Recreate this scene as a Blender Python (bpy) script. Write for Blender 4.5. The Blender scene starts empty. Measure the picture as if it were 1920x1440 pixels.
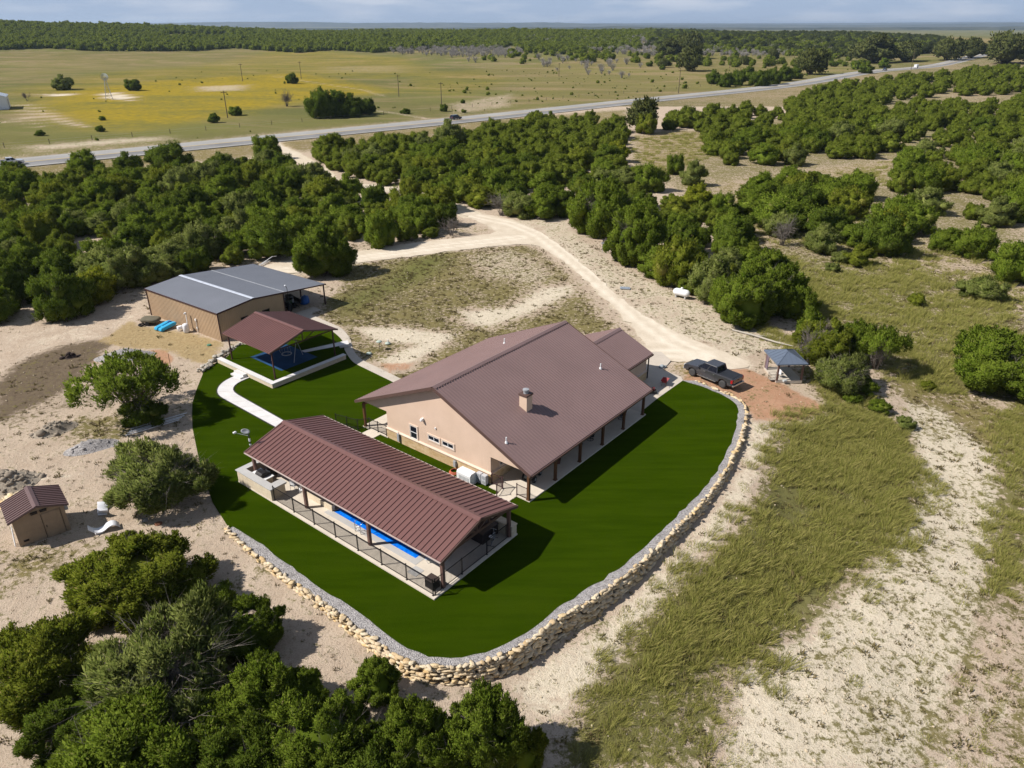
import bpy, bmesh, math, random
import numpy as np
from mathutils import Vector, Matrix
random.seed(7)
RNG = np.random.default_rng(11)
SC = bpy.context.scene
COL = SC.collection

# ------------------------------------------------------------------ camera, sky, sun, exposure
CAM_F, CAM_X, CAM_Y, HORIZON = 1380.0, 960.0, 720.0, 46.0
CAM_H = 32.8
PITCH = math.atan((CAM_Y - HORIZON) / CAM_F)
cam_data = bpy.data.cameras.new('camera')
cam = bpy.data.objects.new('camera', cam_data)
COL.objects.link(cam)
cam.location = (0, 0, CAM_H)
cam.rotation_euler = (math.pi / 2 - PITCH, 0, 0)
cam_data.sensor_width = 36.0
cam_data.lens = 36.0 * CAM_F / 1920.0
cam_data.clip_end = 120000.0
cam_data.clip_start = 0.5
SC.camera = cam

SUN_EL = math.radians(45.0)
SUN_HEADING = math.radians(10.0)       # light travels towards +x, a little to +y
trav = Vector((math.cos(SUN_HEADING) * math.cos(SUN_EL), math.sin(SUN_HEADING) * math.cos(SUN_EL), -math.sin(SUN_EL)))
sun_data = bpy.data.lights.new('sun', 'SUN')
sun_data.energy = 4.6
sun_data.angle = math.radians(0.53)
sun_data.color = (1.0, 0.95, 0.88)
sun = bpy.data.objects.new('sun', sun_data)
sun.rotation_euler = trav.to_track_quat('-Z', 'Y').to_euler()
sun.location = (-60, 0, 80)
COL.objects.link(sun)

world = bpy.data.worlds.new('World')
SC.world = world
world.use_nodes = True
wn, wl = world.node_tree.nodes, world.node_tree.links
wn.clear()
w_out = wn.new('ShaderNodeOutputWorld')
w_bg = wn.new('ShaderNodeBackground')
w_sky = wn.new('ShaderNodeTexSky')
w_sky.sky_type = 'NISHITA'
w_sky.sun_disc = False
w_sky.sun_elevation = SUN_EL
# direction to the sun is -trav; Blender's sky rotation is measured clockwise from +Y
w_sky.sun_rotation = math.atan2(-trav.x, -trav.y)
w_sky.altitude = 300
w_sky.air_density = 1.0
w_sky.dust_density = 0.3
w_sky.ozone_density = 2.2
w_bg.inputs['Strength'].default_value = 0.05
# thin broken cloud streaks high in the air
w_co = wn.new('ShaderNodeTexCoord')
w_map = wn.new('ShaderNodeMapping'); w_map.inputs['Scale'].default_value = (5, 5, 34)
w_noise = wn.new('ShaderNodeTexNoise'); w_noise.inputs['Scale'].default_value = 1.6; w_noise.inputs['Detail'].default_value = 7
w_ramp = wn.new('ShaderNodeValToRGB')
w_ramp.color_ramp.elements[0].position = 0.45; w_ramp.color_ramp.elements[0].color = (0, 0, 0, 1)
w_ramp.color_ramp.elements[1].position = 0.68; w_ramp.color_ramp.elements[1].color = (.85, .85, .85, 1)
w_mix = wn.new('ShaderNodeMix'); w_mix.data_type = 'RGBA'
w_mix.inputs[7].default_value = (8.8, 9.6, 11.2, 1)
wl.new(w_co.outputs['Generated'], w_map.inputs['Vector'])
wl.new(w_map.outputs['Vector'], w_noise.inputs['Vector'])
wl.new(w_noise.outputs['Fac'], w_ramp.inputs['Fac'])
wl.new(w_ramp.outputs['Color'], w_mix.inputs[0])
# pale band of moist air low over the horizon
w_sep = wn.new('ShaderNodeSeparateXYZ'); wl.new(w_co.outputs['Generated'], w_sep.inputs[0])
w_low = wn.new('ShaderNodeMapRange'); w_low.interpolation_type = 'SMOOTHSTEP'
w_low.inputs[1].default_value = 0.02; w_low.inputs[2].default_value = 0.3; w_low.inputs[3].default_value = 0.9; w_low.inputs[4].default_value = 0.0
wl.new(w_sep.outputs[2], w_low.inputs[0])
w_air = wn.new('ShaderNodeMix'); w_air.data_type = 'RGBA'; w_air.inputs[7].default_value = (5.5, 7.1, 10.0, 1)
wl.new(w_low.outputs[0], w_air.inputs[0]); wl.new(w_sky.outputs['Color'], w_air.inputs[6])
wl.new(w_air.outputs[2], w_mix.inputs[6])
wl.new(w_mix.outputs[2], w_bg.inputs['Color'])
wl.new(w_bg.outputs['Background'], w_out.inputs['Surface'])

SC.view_settings.view_transform = 'Standard'
SC.view_settings.look = 'None'
SC.view_settings.gamma = 1.0
SC.view_settings.exposure = 0.48
SC.cycles.max_bounces = 5
SC.cycles.diffuse_bounces = 2
SC.cycles.glossy_bounces = 2
SC.cycles.transmission_bounces = 3
SC.cycles.volume_bounces = 0
SC.cycles.use_denoising = True

# ------------------------------------------------------------------ survey: a point of the photograph to a point on the land
ST, CT = math.sin(PITCH), math.cos(PITCH)
def ray(px, py):
    r = (px - CAM_X) / CAM_F; u = -(py - CAM_Y) / CAM_F
    return np.array([r, CT + u * ST, -ST + u * CT])
def G(px, py, z=0.0):
    d = ray(px, py); t = (z - CAM_H) / d[2]
    return np.array([d[0] * t, d[1] * t, z])

# ground falls away outside the retaining wall (x, y, height)
LOW = [(-18, 41, -.2), (-13.5, 37, -.35), (-10.5, 34, -.6), (-6, 30.2, -.95), (-2, 28.6, -1.15), (1.5, 29.5, -1.3), (5, 32.5, -1.25),
       (9, 36.5, -1.0), (13, 42, -.75), (17, 49, -.55), (19.5, 56, -.45), (20.5, 62, -.25), (21, 66, -.1), (17, 68, 0),
       (25, 66, -.2), (30, 66, -.5), (30, 55, -1.2), (24, 46, -1.4), (18, 36, -1.6), (14, 28, -1.7), (25, 28, -2.0), (36, 45, -1.7),
       (45, 60, -1.2), (60, 80, -.6), (50, 20, -2.2), (4, 22, -1.6), (-6, 24, -1.3), (-14, 24, -1.1), (-24, 24, -1.0), (-14, 32, -.7), (-22, 34, -.6), (-30, 32, -.6),
       (-22, 43, -.1), (-28, 42, -.15), (-34, 42, -.1), (-24, 50, 0), (-34, 54, 0), (-45, 50, 0), (-30, 70, 0), (-35, 85, 0), (-60, 80, 0), (-10, 75, 0), (10, 80, 0),
       (0, 55, -.4), (-10, 45, -.4), (8, 48, -.5), (0, 110, 0), (30, 95, 0), (50, 110, 0), (-60, 120, 0), (90, 150, 0), (60, 140, 0), (22, 80, 0), (32, 75, -.2), (10, 0, -2.5), (-25, 0, -1.6)]
LOW = np.array(LOW, float)
def sstep(a, b, x):
    t = np.clip((x - a) / (b - a), 0, 1); return t * t * (3 - 2 * t)
CREST_X = np.array([-2600, -1150, -700, -480, -300, 0, 170, 330, 400, 620, 920, 1100, 1600, 2600.])
CREST_H = np.array([34, 33, 28, 18, 15, 16, 16, 15, 12, 10, 5, 3, 2, 2.])
def height(x, y):
    x = np.asarray(x, float); y = np.asarray(y, float)
    shp = x.shape; x = x.ravel(); y = y.ravel()
    h = np.zeros_like(x)
    near = (np.abs(x) < 110) & (y < 170) & (y > -60)
    if near.any():
        dx = x[near][:, None] - LOW[:, 0]; dy = y[near][:, None] - LOW[:, 1]
        w = 1.0 / (dx * dx + dy * dy + 1.5) ** 1.7
        hh = (w * LOW[:, 2]).sum(1) / w.sum(1)
        fade = (1 - sstep(70, 110, np.abs(x[near]))) * (1 - sstep(120, 170, y[near])) * sstep(-60, -20, y[near])
        h[near] = -np.maximum(0, -hh - .06) * fade
    d = np.hypot(x, y)
    u = x / np.maximum(y, 1) * 1450
    ch = np.interp(u, CREST_X, CREST_H)
    rise = sstep(820, 1500, d) * (1 - sstep(1700, 2900, d)) * (y > 0)
    h = h + ch * rise - 14 * sstep(2200, 4500, d)
    h = h + 3.0 * np.sin(x * .011 + 1.3) * np.sin(y * .009 + .4) * sstep(330, 700, d)
    return h.reshape(shp)
def hgt(x, y): return float(height(np.array([x]), np.array([y]))[0])
def P(px, py, dz=0.0):
    """point on the land seen at a pixel of the photograph"""
    d = ray(px, py)
    t0 = (0 - CAM_H) / min(d[2], -1e-4)
    t0 = min(t0, 40000)
    ts = np.linspace(t0 * .3, t0 * 1.15, 1500)
    zz = CAM_H + ts * d[2]; hh = height(ts * d[0], ts * d[1]) + dz
    k = np.argmax(zz < hh)
    if k > 0:
        a, b = zz[k - 1] - hh[k - 1], zz[k] - hh[k]
        t = ts[k - 1] + (ts[k] - ts[k - 1]) * a / (a - b)
    else: t = t0
    return np.array([t * d[0], t * d[1], CAM_H + t * d[2]])
def depth(p): return p[1] * CT - (p[2] - CAM_H) * ST

# ------------------------------------------------------------------ objects and properties
def tag(o, label=None, cat=None, group=None, kind=None):
    if label: o['label'] = label
    if cat: o['category'] = cat
    if group: o['group'] = group
    if kind: o['kind'] = kind
    return o
def thing(name, label, cat, loc=(0, 0, 0), rotz=0.0, group=None):
    o = bpy.data.objects.new(name, None); COL.objects.link(o)
    o.empty_display_size = .3
    o.location = loc; o.rotation_euler = (0, 0, rotz)
    return tag(o, label, cat, group)
def copy_tree(o, parent=None):
    c = o.copy(); COL.objects.link(c)
    if parent is not None: c.parent = parent
    for ch in list(o.children): copy_tree(ch, c)
    return c

class MB:
    def __init__(s): s.v = []; s.f = []
    def add(s, vs, fs):
        n = len(s.v); s.v += [tuple(map(float, v)) for v in vs]; s.f += [tuple(n + i for i in f) for f in fs]; return s
    def box(s, x0, x1, y0, y1, z0, z1):
        return s.add([(x0, y0, z0), (x1, y0, z0), (x1, y1, z0), (x0, y1, z0), (x0, y0, z1), (x1, y0, z1), (x1, y1, z1), (x0, y1, z1)],
                     [(3, 2, 1, 0), (4, 5, 6, 7), (0, 1, 5, 4), (1, 2, 6, 5), (2, 3, 7, 6), (3, 0, 4, 7)])
    def cbox(s, c, d, rz=0.0):
        cx, cy, cz = c; a, b, h = d[0] / 2, d[1] / 2, d[2] / 2; co, si = math.cos(rz), math.sin(rz)
        vs = [(cx + x * co - y * si, cy + x * si + y * co, cz + z) for z in (-h, h) for x, y in ((-a, -b), (a, -b), (a, b), (-a, b))]
        return s.add(vs, [(3, 2, 1, 0), (4, 5, 6, 7), (0, 1, 5, 4), (1, 2, 6, 5), (2, 3, 7, 6), (3, 0, 4, 7)])
    def beam(s, p, q, w, h, up=(0, 0, 1)):
        p, q = Vector(p), Vector(q); d = (q - p).normalized(); u = Vector(up)
        if abs(d.dot(u)) > .99: u = Vector((0, 1, 0))
        sd = d.cross(u).normalized(); u2 = sd.cross(d)
        vs = [e + sd * a * w / 2 + u2 * b * h / 2 for e in (p, q) for a, b in ((-1, -1), (1, -1), (1, 1), (-1, 1))]
        return s.add(vs, [(0, 1, 2, 3), (7, 6, 5, 4), (0, 4, 5, 1), (1, 5, 6, 2), (2, 6, 7, 3), (3, 7, 4, 0)])
    def tube(s, pts, rs, n=8, cap=True):
        pts = [Vector(p) for p in pts]
        if not hasattr(rs, '__len__'): rs = [rs] * len(pts)
        base = len(s.v); u = None
        for i, p in enumerate(pts):
            d = (pts[min(i + 1, len(pts) - 1)] - pts[max(i - 1, 0)]).normalized()
            if u is None: u = d.orthogonal().normalized()
            u = (u - d * u.dot(d)); u = u.normalized() if u.length > 1e-5 else d.orthogonal().normalized()
            w = d.cross(u)
            for k in range(n):
                a = 2 * math.pi * k / n
                s.v.append(tuple(p + (u * math.cos(a) + w * math.sin(a)) * rs[i]))
        for i in range(len(pts) - 1):
            for k in range(n):
                a, b = base + i * n + k, base + i * n + (k + 1) % n
                s.f.append((a, b, b + n, a + n))
        if cap:
            s.f.append(tuple(base + k for k in reversed(range(n))))
            s.f.append(tuple(base + (len(pts) - 1) * n + k for k in range(n)))
        return s
    def lathe(s, prof, c=(0, 0, 0), n=16, axis='z'):
        base = len(s.v)
        for r, z in prof:
            for k in range(n):
                a = 2 * math.pi * k / n; x, y = r * math.cos(a), r * math.sin(a)
                v = (x, y, z) if axis == 'z' else ((x, z, y) if axis == 'y' else (z, x, y))
                s.v.append((c[0] + v[0], c[1] + v[1], c[2] + v[2]))
        m = len(prof)
        for i in range(m - 1):
            for k in range(n):
                a, b = base + i * n + k, base + i * n + (k + 1) % n
                s.f.append((a, b, b + n, a + n))
        s.f.append(tuple(base + k for k in reversed(range(n)))); s.f.append(tuple(base + (m - 1) * n + k for k in range(n)))
        return s
    def prism(s, poly, a0, a1, axis='z'):
        n = len(poly)
        def put(u, v, w):
            return (u, v, w) if axis == 'z' else ((w, u, v) if axis == 'x' else (u, w, v))
        vs = [put(u, v, a0) for u, v in poly] + [put(u, v, a1) for u, v in poly]
        fs = [tuple(reversed(range(n))), tuple(range(n, 2 * n))] + [(i, (i + 1) % n, n + (i + 1) % n, n + i) for i in range(n)]
        return s.add(vs, fs)
    def sphere(s, c, r, sc=(1, 1, 1), n=12, m=8):
        prof = [(max(r * math.sin(math.pi * i / m), 1e-3), -r * math.cos(math.pi * i / m)) for i in range(m + 1)]
        b = len(s.v); s.lathe(prof, (0, 0, 0), n)
        for i in range(b, len(s.v)):
            v = s.v[i]; s.v[i] = (c[0] + v[0] * sc[0], c[1] + v[1] * sc[1], c[2] + v[2] * sc[2])
        return s
    def build(s, name, mat=None, parent=None, smooth=False, bevel=0.0, recalc=True):
        me = bpy.data.meshes.new(name); me.from_pydata(s.v, [], s.f)
        if recalc:
            bm = bmesh.new(); bm.from_mesh(me); bmesh.ops.recalc_face_normals(bm, faces=bm.faces); bm.to_mesh(me); bm.free()
        o = bpy.data.objects.new(name, me); COL.objects.link(o)
        if mat: me.materials.append(mat)
        if smooth: me.polygons.foreach_set('use_smooth', [True] * len(me.polygons))
        if parent is not None: o.parent = parent
        if bevel:
            b = o.modifiers.new('edge', 'BEVEL'); b.width = bevel; b.segments = 2; b.limit_method = 'ANGLE'
        return o
def np_mesh(name, V, F, mat=None, smooth=False):
    """V (n,3), F (m,k) all the same k"""
    me = bpy.data.meshes.new(name); V = np.asarray(V, np.float32); F = np.asarray(F, np.int32)
    m, k = F.shape
    me.vertices.add(len(V)); me.vertices.foreach_set('co', V.ravel())
    me.loops.add(m * k); me.loops.foreach_set('vertex_index', F.ravel())
    me.polygons.add(m); me.polygons.foreach_set('loop_start', np.arange(0, m * k, k, dtype=np.int32))
    me.polygons.foreach_set('loop_total', np.full(m, k, np.int32))
    if smooth: me.polygons.foreach_set('use_smooth', np.ones(m, bool))
    me.update(calc_edges=True); me.validate()
    if mat: me.materials.append(mat)
    return me
def link(name, me, parent=None):
    o = bpy.data.objects.new(name, me); COL.objects.link(o)
    if parent is not None: o.parent = parent
    return o

# ------------------------------------------------------------------ materials
def lin(r, g, b):
    f = lambda c: (c / 255 / 12.92) if c / 255 <= .04045 else ((c / 255 + .055) / 1.055) ** 2.4
    return (f(r), f(g), f(b))
class NT:
    """small helper round a material's node tree"""
    def __init__(s, name):
        s.m = bpy.data.materials.new(name); s.m.use_nodes = True
        s.t = s.m.node_tree; s.n = s.t.nodes; s.l = s.t.links
        s.b = s.n['Principled BSDF']
    def new(s, ty, **kw):
        nd = s.n.new(ty)
        for k, v in kw.items(): setattr(nd, k, v)
        return nd
    def set(s, sock, val):
        if hasattr(val, 'is_output') or isinstance(val, bpy.types.NodeSocket): s.l.new(val, sock)
        else:
            if isinstance(val, tuple) and len(val) == 3 and sock.type == 'RGBA': val = (*val, 1)
            sock.default_value = val
    def noise(s, scale, detail=5, rough=.6, vec=None, dist=0.0):
        nd = s.new('ShaderNodeTexNoise'); nd.inputs['Scale'].default_value = scale; nd.inputs['Detail'].default_value = detail
        nd.inputs['Roughness'].default_value = rough; nd.inputs['Distortion'].default_value = dist
        if vec is not None: s.l.new(vec, nd.inputs['Vector'])
        return nd.outputs['Fac']
    def math(s, op, a, b=0.0, c=0.0, clamp=False):
        nd = s.new('ShaderNodeMath', operation=op); nd.use_clamp = clamp
        s.set(nd.inputs[0], a); s.set(nd.inputs[1], b); s.set(nd.inputs[2], c)
        return nd.outputs[0]
    def remap(s, x, a, b, c=0.0, d=1.0, smooth=False):
        nd = s.new('ShaderNodeMapRange'); nd.interpolation_type = 'SMOOTHSTEP' if smooth else 'LINEAR'
        s.set(nd.inputs[0], x)
        for i, v in enumerate((a, b, c, d)): s.set(nd.inputs[1 + i], v)
        return nd.outputs[0]
    def mix(s, fac, a, b, mode='MIX'):
        nd = s.new('ShaderNodeMix'); nd.data_type = 'RGBA'; nd.blend_type = mode
        s.set(nd.inputs[0], fac); s.set(nd.inputs[6], a); s.set(nd.inputs[7], b)
        return nd.outputs[2]
    def pos(s): return s.new('ShaderNodeNewGeometry').outputs['Position']
    def obj(s): return s.new('ShaderNodeTexCoord').outputs['Object']
    def bump(s, h, strength=.3, dist=.05):
        nd = s.new('ShaderNodeBump'); nd.inputs['Strength'].default_value = strength; nd.inputs['Distance'].default_value = dist
        s.l.new(h, nd.inputs['Height']); s.l.new(nd.outputs[0], s.b.inputs['Normal'])
    def done(s, color, rough=.6, spec=.3, metal=0.0):
        s.set(s.b.inputs['Base Color'], color); s.set(s.b.inputs['Roughness'], rough)
        s.b.inputs['Specular IOR Level'].default_value = spec; s.b.inputs['Metallic'].default_value = metal
        return s.m
def plain(name, col, rough=.55, spec=.35, metal=0.0, var=.12, scale=1.5, bump=0.0):
    """painted or cast surface with slight dirt and tone variation"""
    t = NT(name); v = t.obj()
    n1 = t.noise(scale, 5, .65, v); n2 = t.noise(scale * 9, 3, .6, v)
    f = t.math('ADD', t.math('MULTIPLY', n1, .7), t.math('MULTIPLY', n2, .3))
    dk = tuple(c * (1 - var * 1.6) for c in col); lt = tuple(min(1, c * (1 + var)) for c in col)
    c = t.mix(t.remap(f, .3, .7), dk, lt)
    if bump: t.bump(n2, bump, .02)
    return t.done(c, rough, spec, metal)
# ------------------------------------------------------------------ the land
def W(*px): return [tuple(P(a, b)[:2]) for a, b in px]
# channels: 0 weeds, 1 lush, 2 yellow, 3 pale, 4 red, 5 dark, 6 straw, 7 grey rock ; amount ; feather in metres ; outline as surveyed pixels
ZONES = []
def zone(px, feather=1.5, world=None, **ch): ZONES.append((world if world is not None else W(*px), feather, ch))
zone([(0, 1030), (180, 1013), (127, 1067), (0, 1110)], 1.5, weeds=.62, straw=.3)
zone([(-20, 720), (45, 672), (115, 645), (185, 636), (225, 640), (190, 662), (165, 700), (115, 741), (40, 775), (-20, 800)], 2.6, dark=.8, weeds=.3)
zone([(-20, 780), (60, 730), (150, 720), (230, 700), (260, 720), (180, 770), (60, 800), (-20, 830)], 3.5, dark=.42, weeds=.35)
zone([(0, 630), (120, 600), (250, 570), (275, 600), (180, 640), (110, 640), (0, 690)], 1.5, pale=.3, weeds=.12)
zone([(180, 640), (243, 600), (271, 612), (347, 620), (420, 640), (400, 688), (347, 675), (299, 655), (243, 655)], 1.2, straw=.75, weeds=.2)
zone([(285, 654), (312, 655), (328, 672), (312, 690), (276, 668)], .8, red=.9)
zone([(160, 665), (186, 660), (188, 680), (168, 688)], .6, red=.6)
zone([(149, 782), (255, 775), (250, 815), (210, 830), (104, 827)], 1.2, weeds=.62)
zone([(355, 470), (440, 470), (520, 500), (380, 500)], 2, weeds=.5)
zone([(640, 545), (640, 500), (760, 472), (980, 457), (1010, 467), (1090, 530), (1180, 605), (1196, 640), (1060, 620), (815, 735), (735, 712), (660, 655), (640, 615), (600, 592), (610, 560)], 1.5, weeds=.74, straw=.15)
zone([(640, 562), (718, 530), (771, 489), (827, 474), (836, 489), (796, 520), (718, 552), (659, 582)], 3.0, lush=.95, weeds=.95)
zone([(859, 580), (952, 575), (1009, 540), (1077, 530), (1080, 549), (999, 588), (921, 614), (871, 610)], 3, pale=.75, weeds=-.5)
zone([(665, 614), (743, 612), (859, 627), (827, 652), (771, 684), (734, 694), (710, 672), (780, 645), (700, 640)], 2.4, pale=.85, weeds=-.52)
zone([(860, 480), (960, 462), (1010, 480), (1060, 520), (1000, 540), (900, 520)], 3, pale=.5, weeds=-.2)
zone([(706, 680), (790, 675), (770, 695), (725, 702)], 1, red=.6, weeds=-.2)
zone([(1087, 532), (1150, 570), (1196, 612), (1185, 640), (1120, 590)], 1.5, weeds=.35)
zone([(600, 455), (700, 455), (860, 415), (935, 430), (860, 445), (735, 460), (660, 472)], 2, weeds=.45)
zone([(1000, 400), (1075, 415), (1095, 445), (1140, 480), (1260, 540), (1400, 600), (1530, 645), (1440, 665), (1390, 690), (1260, 630), (1160, 565), (1030, 452), (960, 415)], 2, weeds=.42, pale=.5)
zone([(1285, 690), (1400, 690), (1460, 715), (1540, 755), (1548, 775), (1480, 792), (1415, 788), (1385, 752), (1330, 727), (1280, 712)], 1.5, red=.8)
zone([(1250, 690), (1285, 672), (1310, 690), (1290, 712)], .8, straw=.5, weeds=.5)
zone([(1400, 790), (1480, 790), (1445, 860), (1400, 960), (1330, 1050), (1260, 1120), (1200, 1200), (1130, 1280), (1060, 1350), (1000, 1350), (940, 1280), (1080, 1200), (1180, 1110), (1290, 1000), (1370, 900)], 1.2, pale=.55, weeds=.24)
zone([(1090, 1150), (1150, 1150), (1140, 1200), (1095, 1200)], 1, weeds=.5, lush=.3)
zone([(1480, 800), (1560, 770), (1610, 780), (1700, 830), (1730, 910), (1680, 1000), (1560, 1130), (1500, 1190), (1420, 1235), (1365, 1260), (1380, 1340), (1350, 1450), (1080, 1450), (1070, 1400), (1120, 1300), (1180, 1230), (1250, 1130), (1340, 1050), (1420, 950), (1460, 850)], 1.5, weeds=.95, lush=.45)
zone([(1500, 690), (1600, 700), (1720, 830), (1700, 850), (1560, 780)], 1.5, weeds=.8, straw=.2)
zone([(1420, 470), (1560, 490), (1700, 480), (1930, 540), (1930, 745), (1800, 735), (1700, 735), (1560, 620), (1480, 560)], 3, weeds=.95, lush=.3)
zone([(1560, 480), (1750, 470), (1930, 520), (1930, 600), (1800, 570)], 3, straw=.35, weeds=.1)
zone([(1870, 790), (1930, 740), (1930, 1060), (1850, 1140), (1860, 960)], 1.5, weeds=.9, lush=.3)
zone([(1700, 750), (1765, 760), (1870, 850), (1880, 960), (1850, 1130), (1790, 1300), (1730, 1450), (1350, 1450), (1380, 1335), (1375, 1255), (1500, 1190), (1620, 1080), (1720, 920), (1710, 830)], 2.5, pale=.85, weeds=.46, straw=.12)
zone([(1380, 1290), (1480, 1260), (1560, 1330), (1500, 1440), (1380, 1440)], 3, weeds=-.07, pale=.2)
zone([(1240, 1290), (1380, 1270), (1400, 1350), (1330, 1440), (1180, 1440)], 3, weeds=-.3, pale=.3)
zone([(1850, 1110), (1930, 1050), (1930, 1450), (1720, 1450), (1790, 1290)], 2, weeds=.68, pale=.4, straw=.25)
zone([(1650, 690), (1740, 715), (1860, 755), (1920, 800), (1870, 860), (1760, 765), (1690, 745)], 1.5, weeds=.75, straw=.45)
zone([(1185, 300), (1300, 245), (1500, 215), (1940, 130), (1940, 640), (1700, 700), (1500, 600), (1420, 480), (1330, 400)], 6, weeds=.66, straw=.12, lush=.2)
zone([(1180, 255), (1260, 240), (1330, 250), (1330, 300), (1250, 330), (1180, 300)], 5, weeds=.6, straw=.5)
zone([(1330, 340), (1700, 290), (1720, 330), (1500, 380), (1620, 420), (1440, 470), (1330, 400)], 5, weeds=.55, straw=.45)
zone([(1640, 440), (1900, 470), (1930, 520), (1800, 520), (1680, 500)], 4, weeds=.5, straw=.4)
zone([(-20, 300), (460, 270), (560, 262), (900, 225), (1180, 205), (1180, 235), (900, 250), (560, 285), (200, 320), (-20, 340)], 6, weeds=.7, straw=.45)
# world-space zones beyond the thickets
FIELD = [(-420, 90), (-128, 215), (-80, 258), (-10, 318), (84, 415), (181, 505), (325, 680), (557, 950), (900, 1400), (-1400, 1400), (-1400, 90)]
zone(None, 12, world=FIELD, weeds=.9, straw=.08, lush=.5)
zone([(60, 205), (100, 172), (300, 150), (560, 136), (640, 150), (740, 172), (560, 192), (400, 222), (250, 243), (160, 240), (80, 212)], 16, yellow=.95)
zone([(740, 170), (800, 135), (900, 130), (960, 150), (860, 180)], 16, yellow=.3, lush=.3)
zone([(0, 175), (300, 128), (500, 96), (600, 92), (760, 108), (820, 140), (700, 148), (550, 138), (300, 150), (60, 178)], 18, lush=.6, yellow=.4)
zone([(0, 100), (480, 90), (500, 118), (300, 128), (0, 150)], 25, straw=.5)
zone([(400, 112), (520, 105), (560, 116), (450, 121)], 40, pale=.25, straw=.4)
zone([(600, 125), (760, 122), (770, 136), (620, 136)], 22, pale=.3, weeds=-.2, straw=.4)
zone([(360, 162), (470, 158), (460, 170), (370, 172)], 7, pale=.45, weeds=-.4)
zone([(840, 195), (960, 175), (960, 200), (850, 215)], 6, pale=.35, weeds=-.35)
zone([(20, 275), (230, 258), (320, 255), (320, 262), (60, 285)], 7, pale=.5, weeds=-.45)
zone([(75, 176), (130, 174), (130, 180), (80, 181)], 3, pale=.8, weeds=-.7)
zone([(190, 172), (215, 172), (255, 182), (245, 190), (195, 184)], 3, pale=.8, weeds=-.7)
zone([(45, 192), (60, 200), (160, 235), (150, 240), (60, 215)], 5, pale=.4, weeds=-.35)
zone([(900, 130), (1300, 95), (1500, 110), (1640, 130), (1400, 165), (1100, 190), (960, 200), (960, 150)], 15, straw=.5)
zone([(1420, 72), (1500, 60), (1640, 62), (1660, 70), (1500, 78)], 25, straw=.8)
zone([(1640, 70), (1930, 72), (1930, 95), (1800, 110), (1700, 90)], 25, straw=.7)

def axis(parts):
    out = []
    for a, b, st in parts: out += list(np.arange(a, b, st))
    return np.array(out)
def grow(a, b, s0, k):
    out = [a]; s = s0
    while out[-1] < b: out.append(out[-1] + s); s *= k
    return np.array(out)
gx = np.concatenate([-grow(130, 52000, 3, 1.09)[::-1], axis([(-129.4, -64, 1.5), (-64, 64, .55), (64, 129, 1.5)]), grow(130, 52000, 3, 1.09)])
gy = np.concatenate([-grow(0, 3000, 6, 1.25)[::-1], axis([(4, 20, 2), (20, 96, .55), (96, 170, 1.2), (170, 330, 2.5)]), grow(330, 60000, 4, 1.028)])
XX, YY = np.meshgrid(gx, gy); gX, gY = XX.ravel(), YY.ravel()
gZ = height(gX, gY)
nearm = (np.abs(gX) < 130) & (gY < 200) & (gY > 0)
gZ = gZ + np.where(nearm, .035 * np.sin(gX * 1.7 + np.sin(gY * .9) * 2) * np.sin(gY * 1.3 + 1) , 0) - .035
CH = np.zeros((len(gX), 8), np.float32)
CH[:, 0] = .3
CH[gY > 350, 0] = .7
side = sstep(930, 1150, CAM_F * np.abs(gX) / np.maximum(gY * CT + CAM_H * ST, 1)) * (gY > 0) * (np.hypot(gX, gY) < 400) * np.where(gX < 0, .5, 1)
CH[:, 0] += .36 * side; CH[:, 1] += .25 * side
farm = np.hypot(gX, gY) > 2200
CH[farm, 0] = .95; CH[farm, 1] = .75
def poly_weight(poly, x, y, feather):
    poly = np.array(poly); n = len(poly)
    inside = np.zeros(len(x), bool); dist = np.full(len(x), 1e9)
    for i in range(n):
        ax, ay = poly[i]; bx, by = poly[(i + 1) % n]
        cond = ((ay > y) != (by > y))
        with np.errstate(divide='ignore', invalid='ignore'):
            xi = (bx - ax) * (y - ay) / (by - ay + 1e-12) + ax
        inside ^= cond & (x < xi)
        ex, ey = bx - ax, by - ay
        t = np.clip(((x - ax) * ex + (y - ay) * ey) / (ex * ex + ey * ey + 1e-9), 0, 1)
        dist = np.minimum(dist, np.hypot(x - ax - t * ex, y - ay - t * ey))
    sd = np.where(inside, dist, -dist)
    return sstep(-feather, feather, sd)
def in_poly(poly, x, y): return poly_weight(poly, x, y, 1e-3) > .5
NAMES = ['weeds', 'lush', 'yellow', 'pale', 'red', 'dark', 'straw', 'grey']
def paint_zones(x, y, CH):
    for poly, f, ch in ZONES:
        a = np.array(poly); m = (x > a[:, 0].min() - f) & (x < a[:, 0].max() + f) & (y > a[:, 1].min() - f) & (y < a[:, 1].max() + f)
        if not m.any(): continue
        w = poly_weight(poly, x[m], y[m], f)
        cover = 'weeds' in ch and ch['weeds'] > 0
        for k, v in ch.items():
            i = NAMES.index(k); cur = CH[m, i]
            if v < 0: CH[m, i] = np.maximum(0, cur + v * w)
            else: CH[m, i] = cur * (1 - w) + np.maximum(v, 0 if k == 'weeds' else cur) * w
    return CH
CH = paint_zones(gX, gY, CH)
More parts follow.
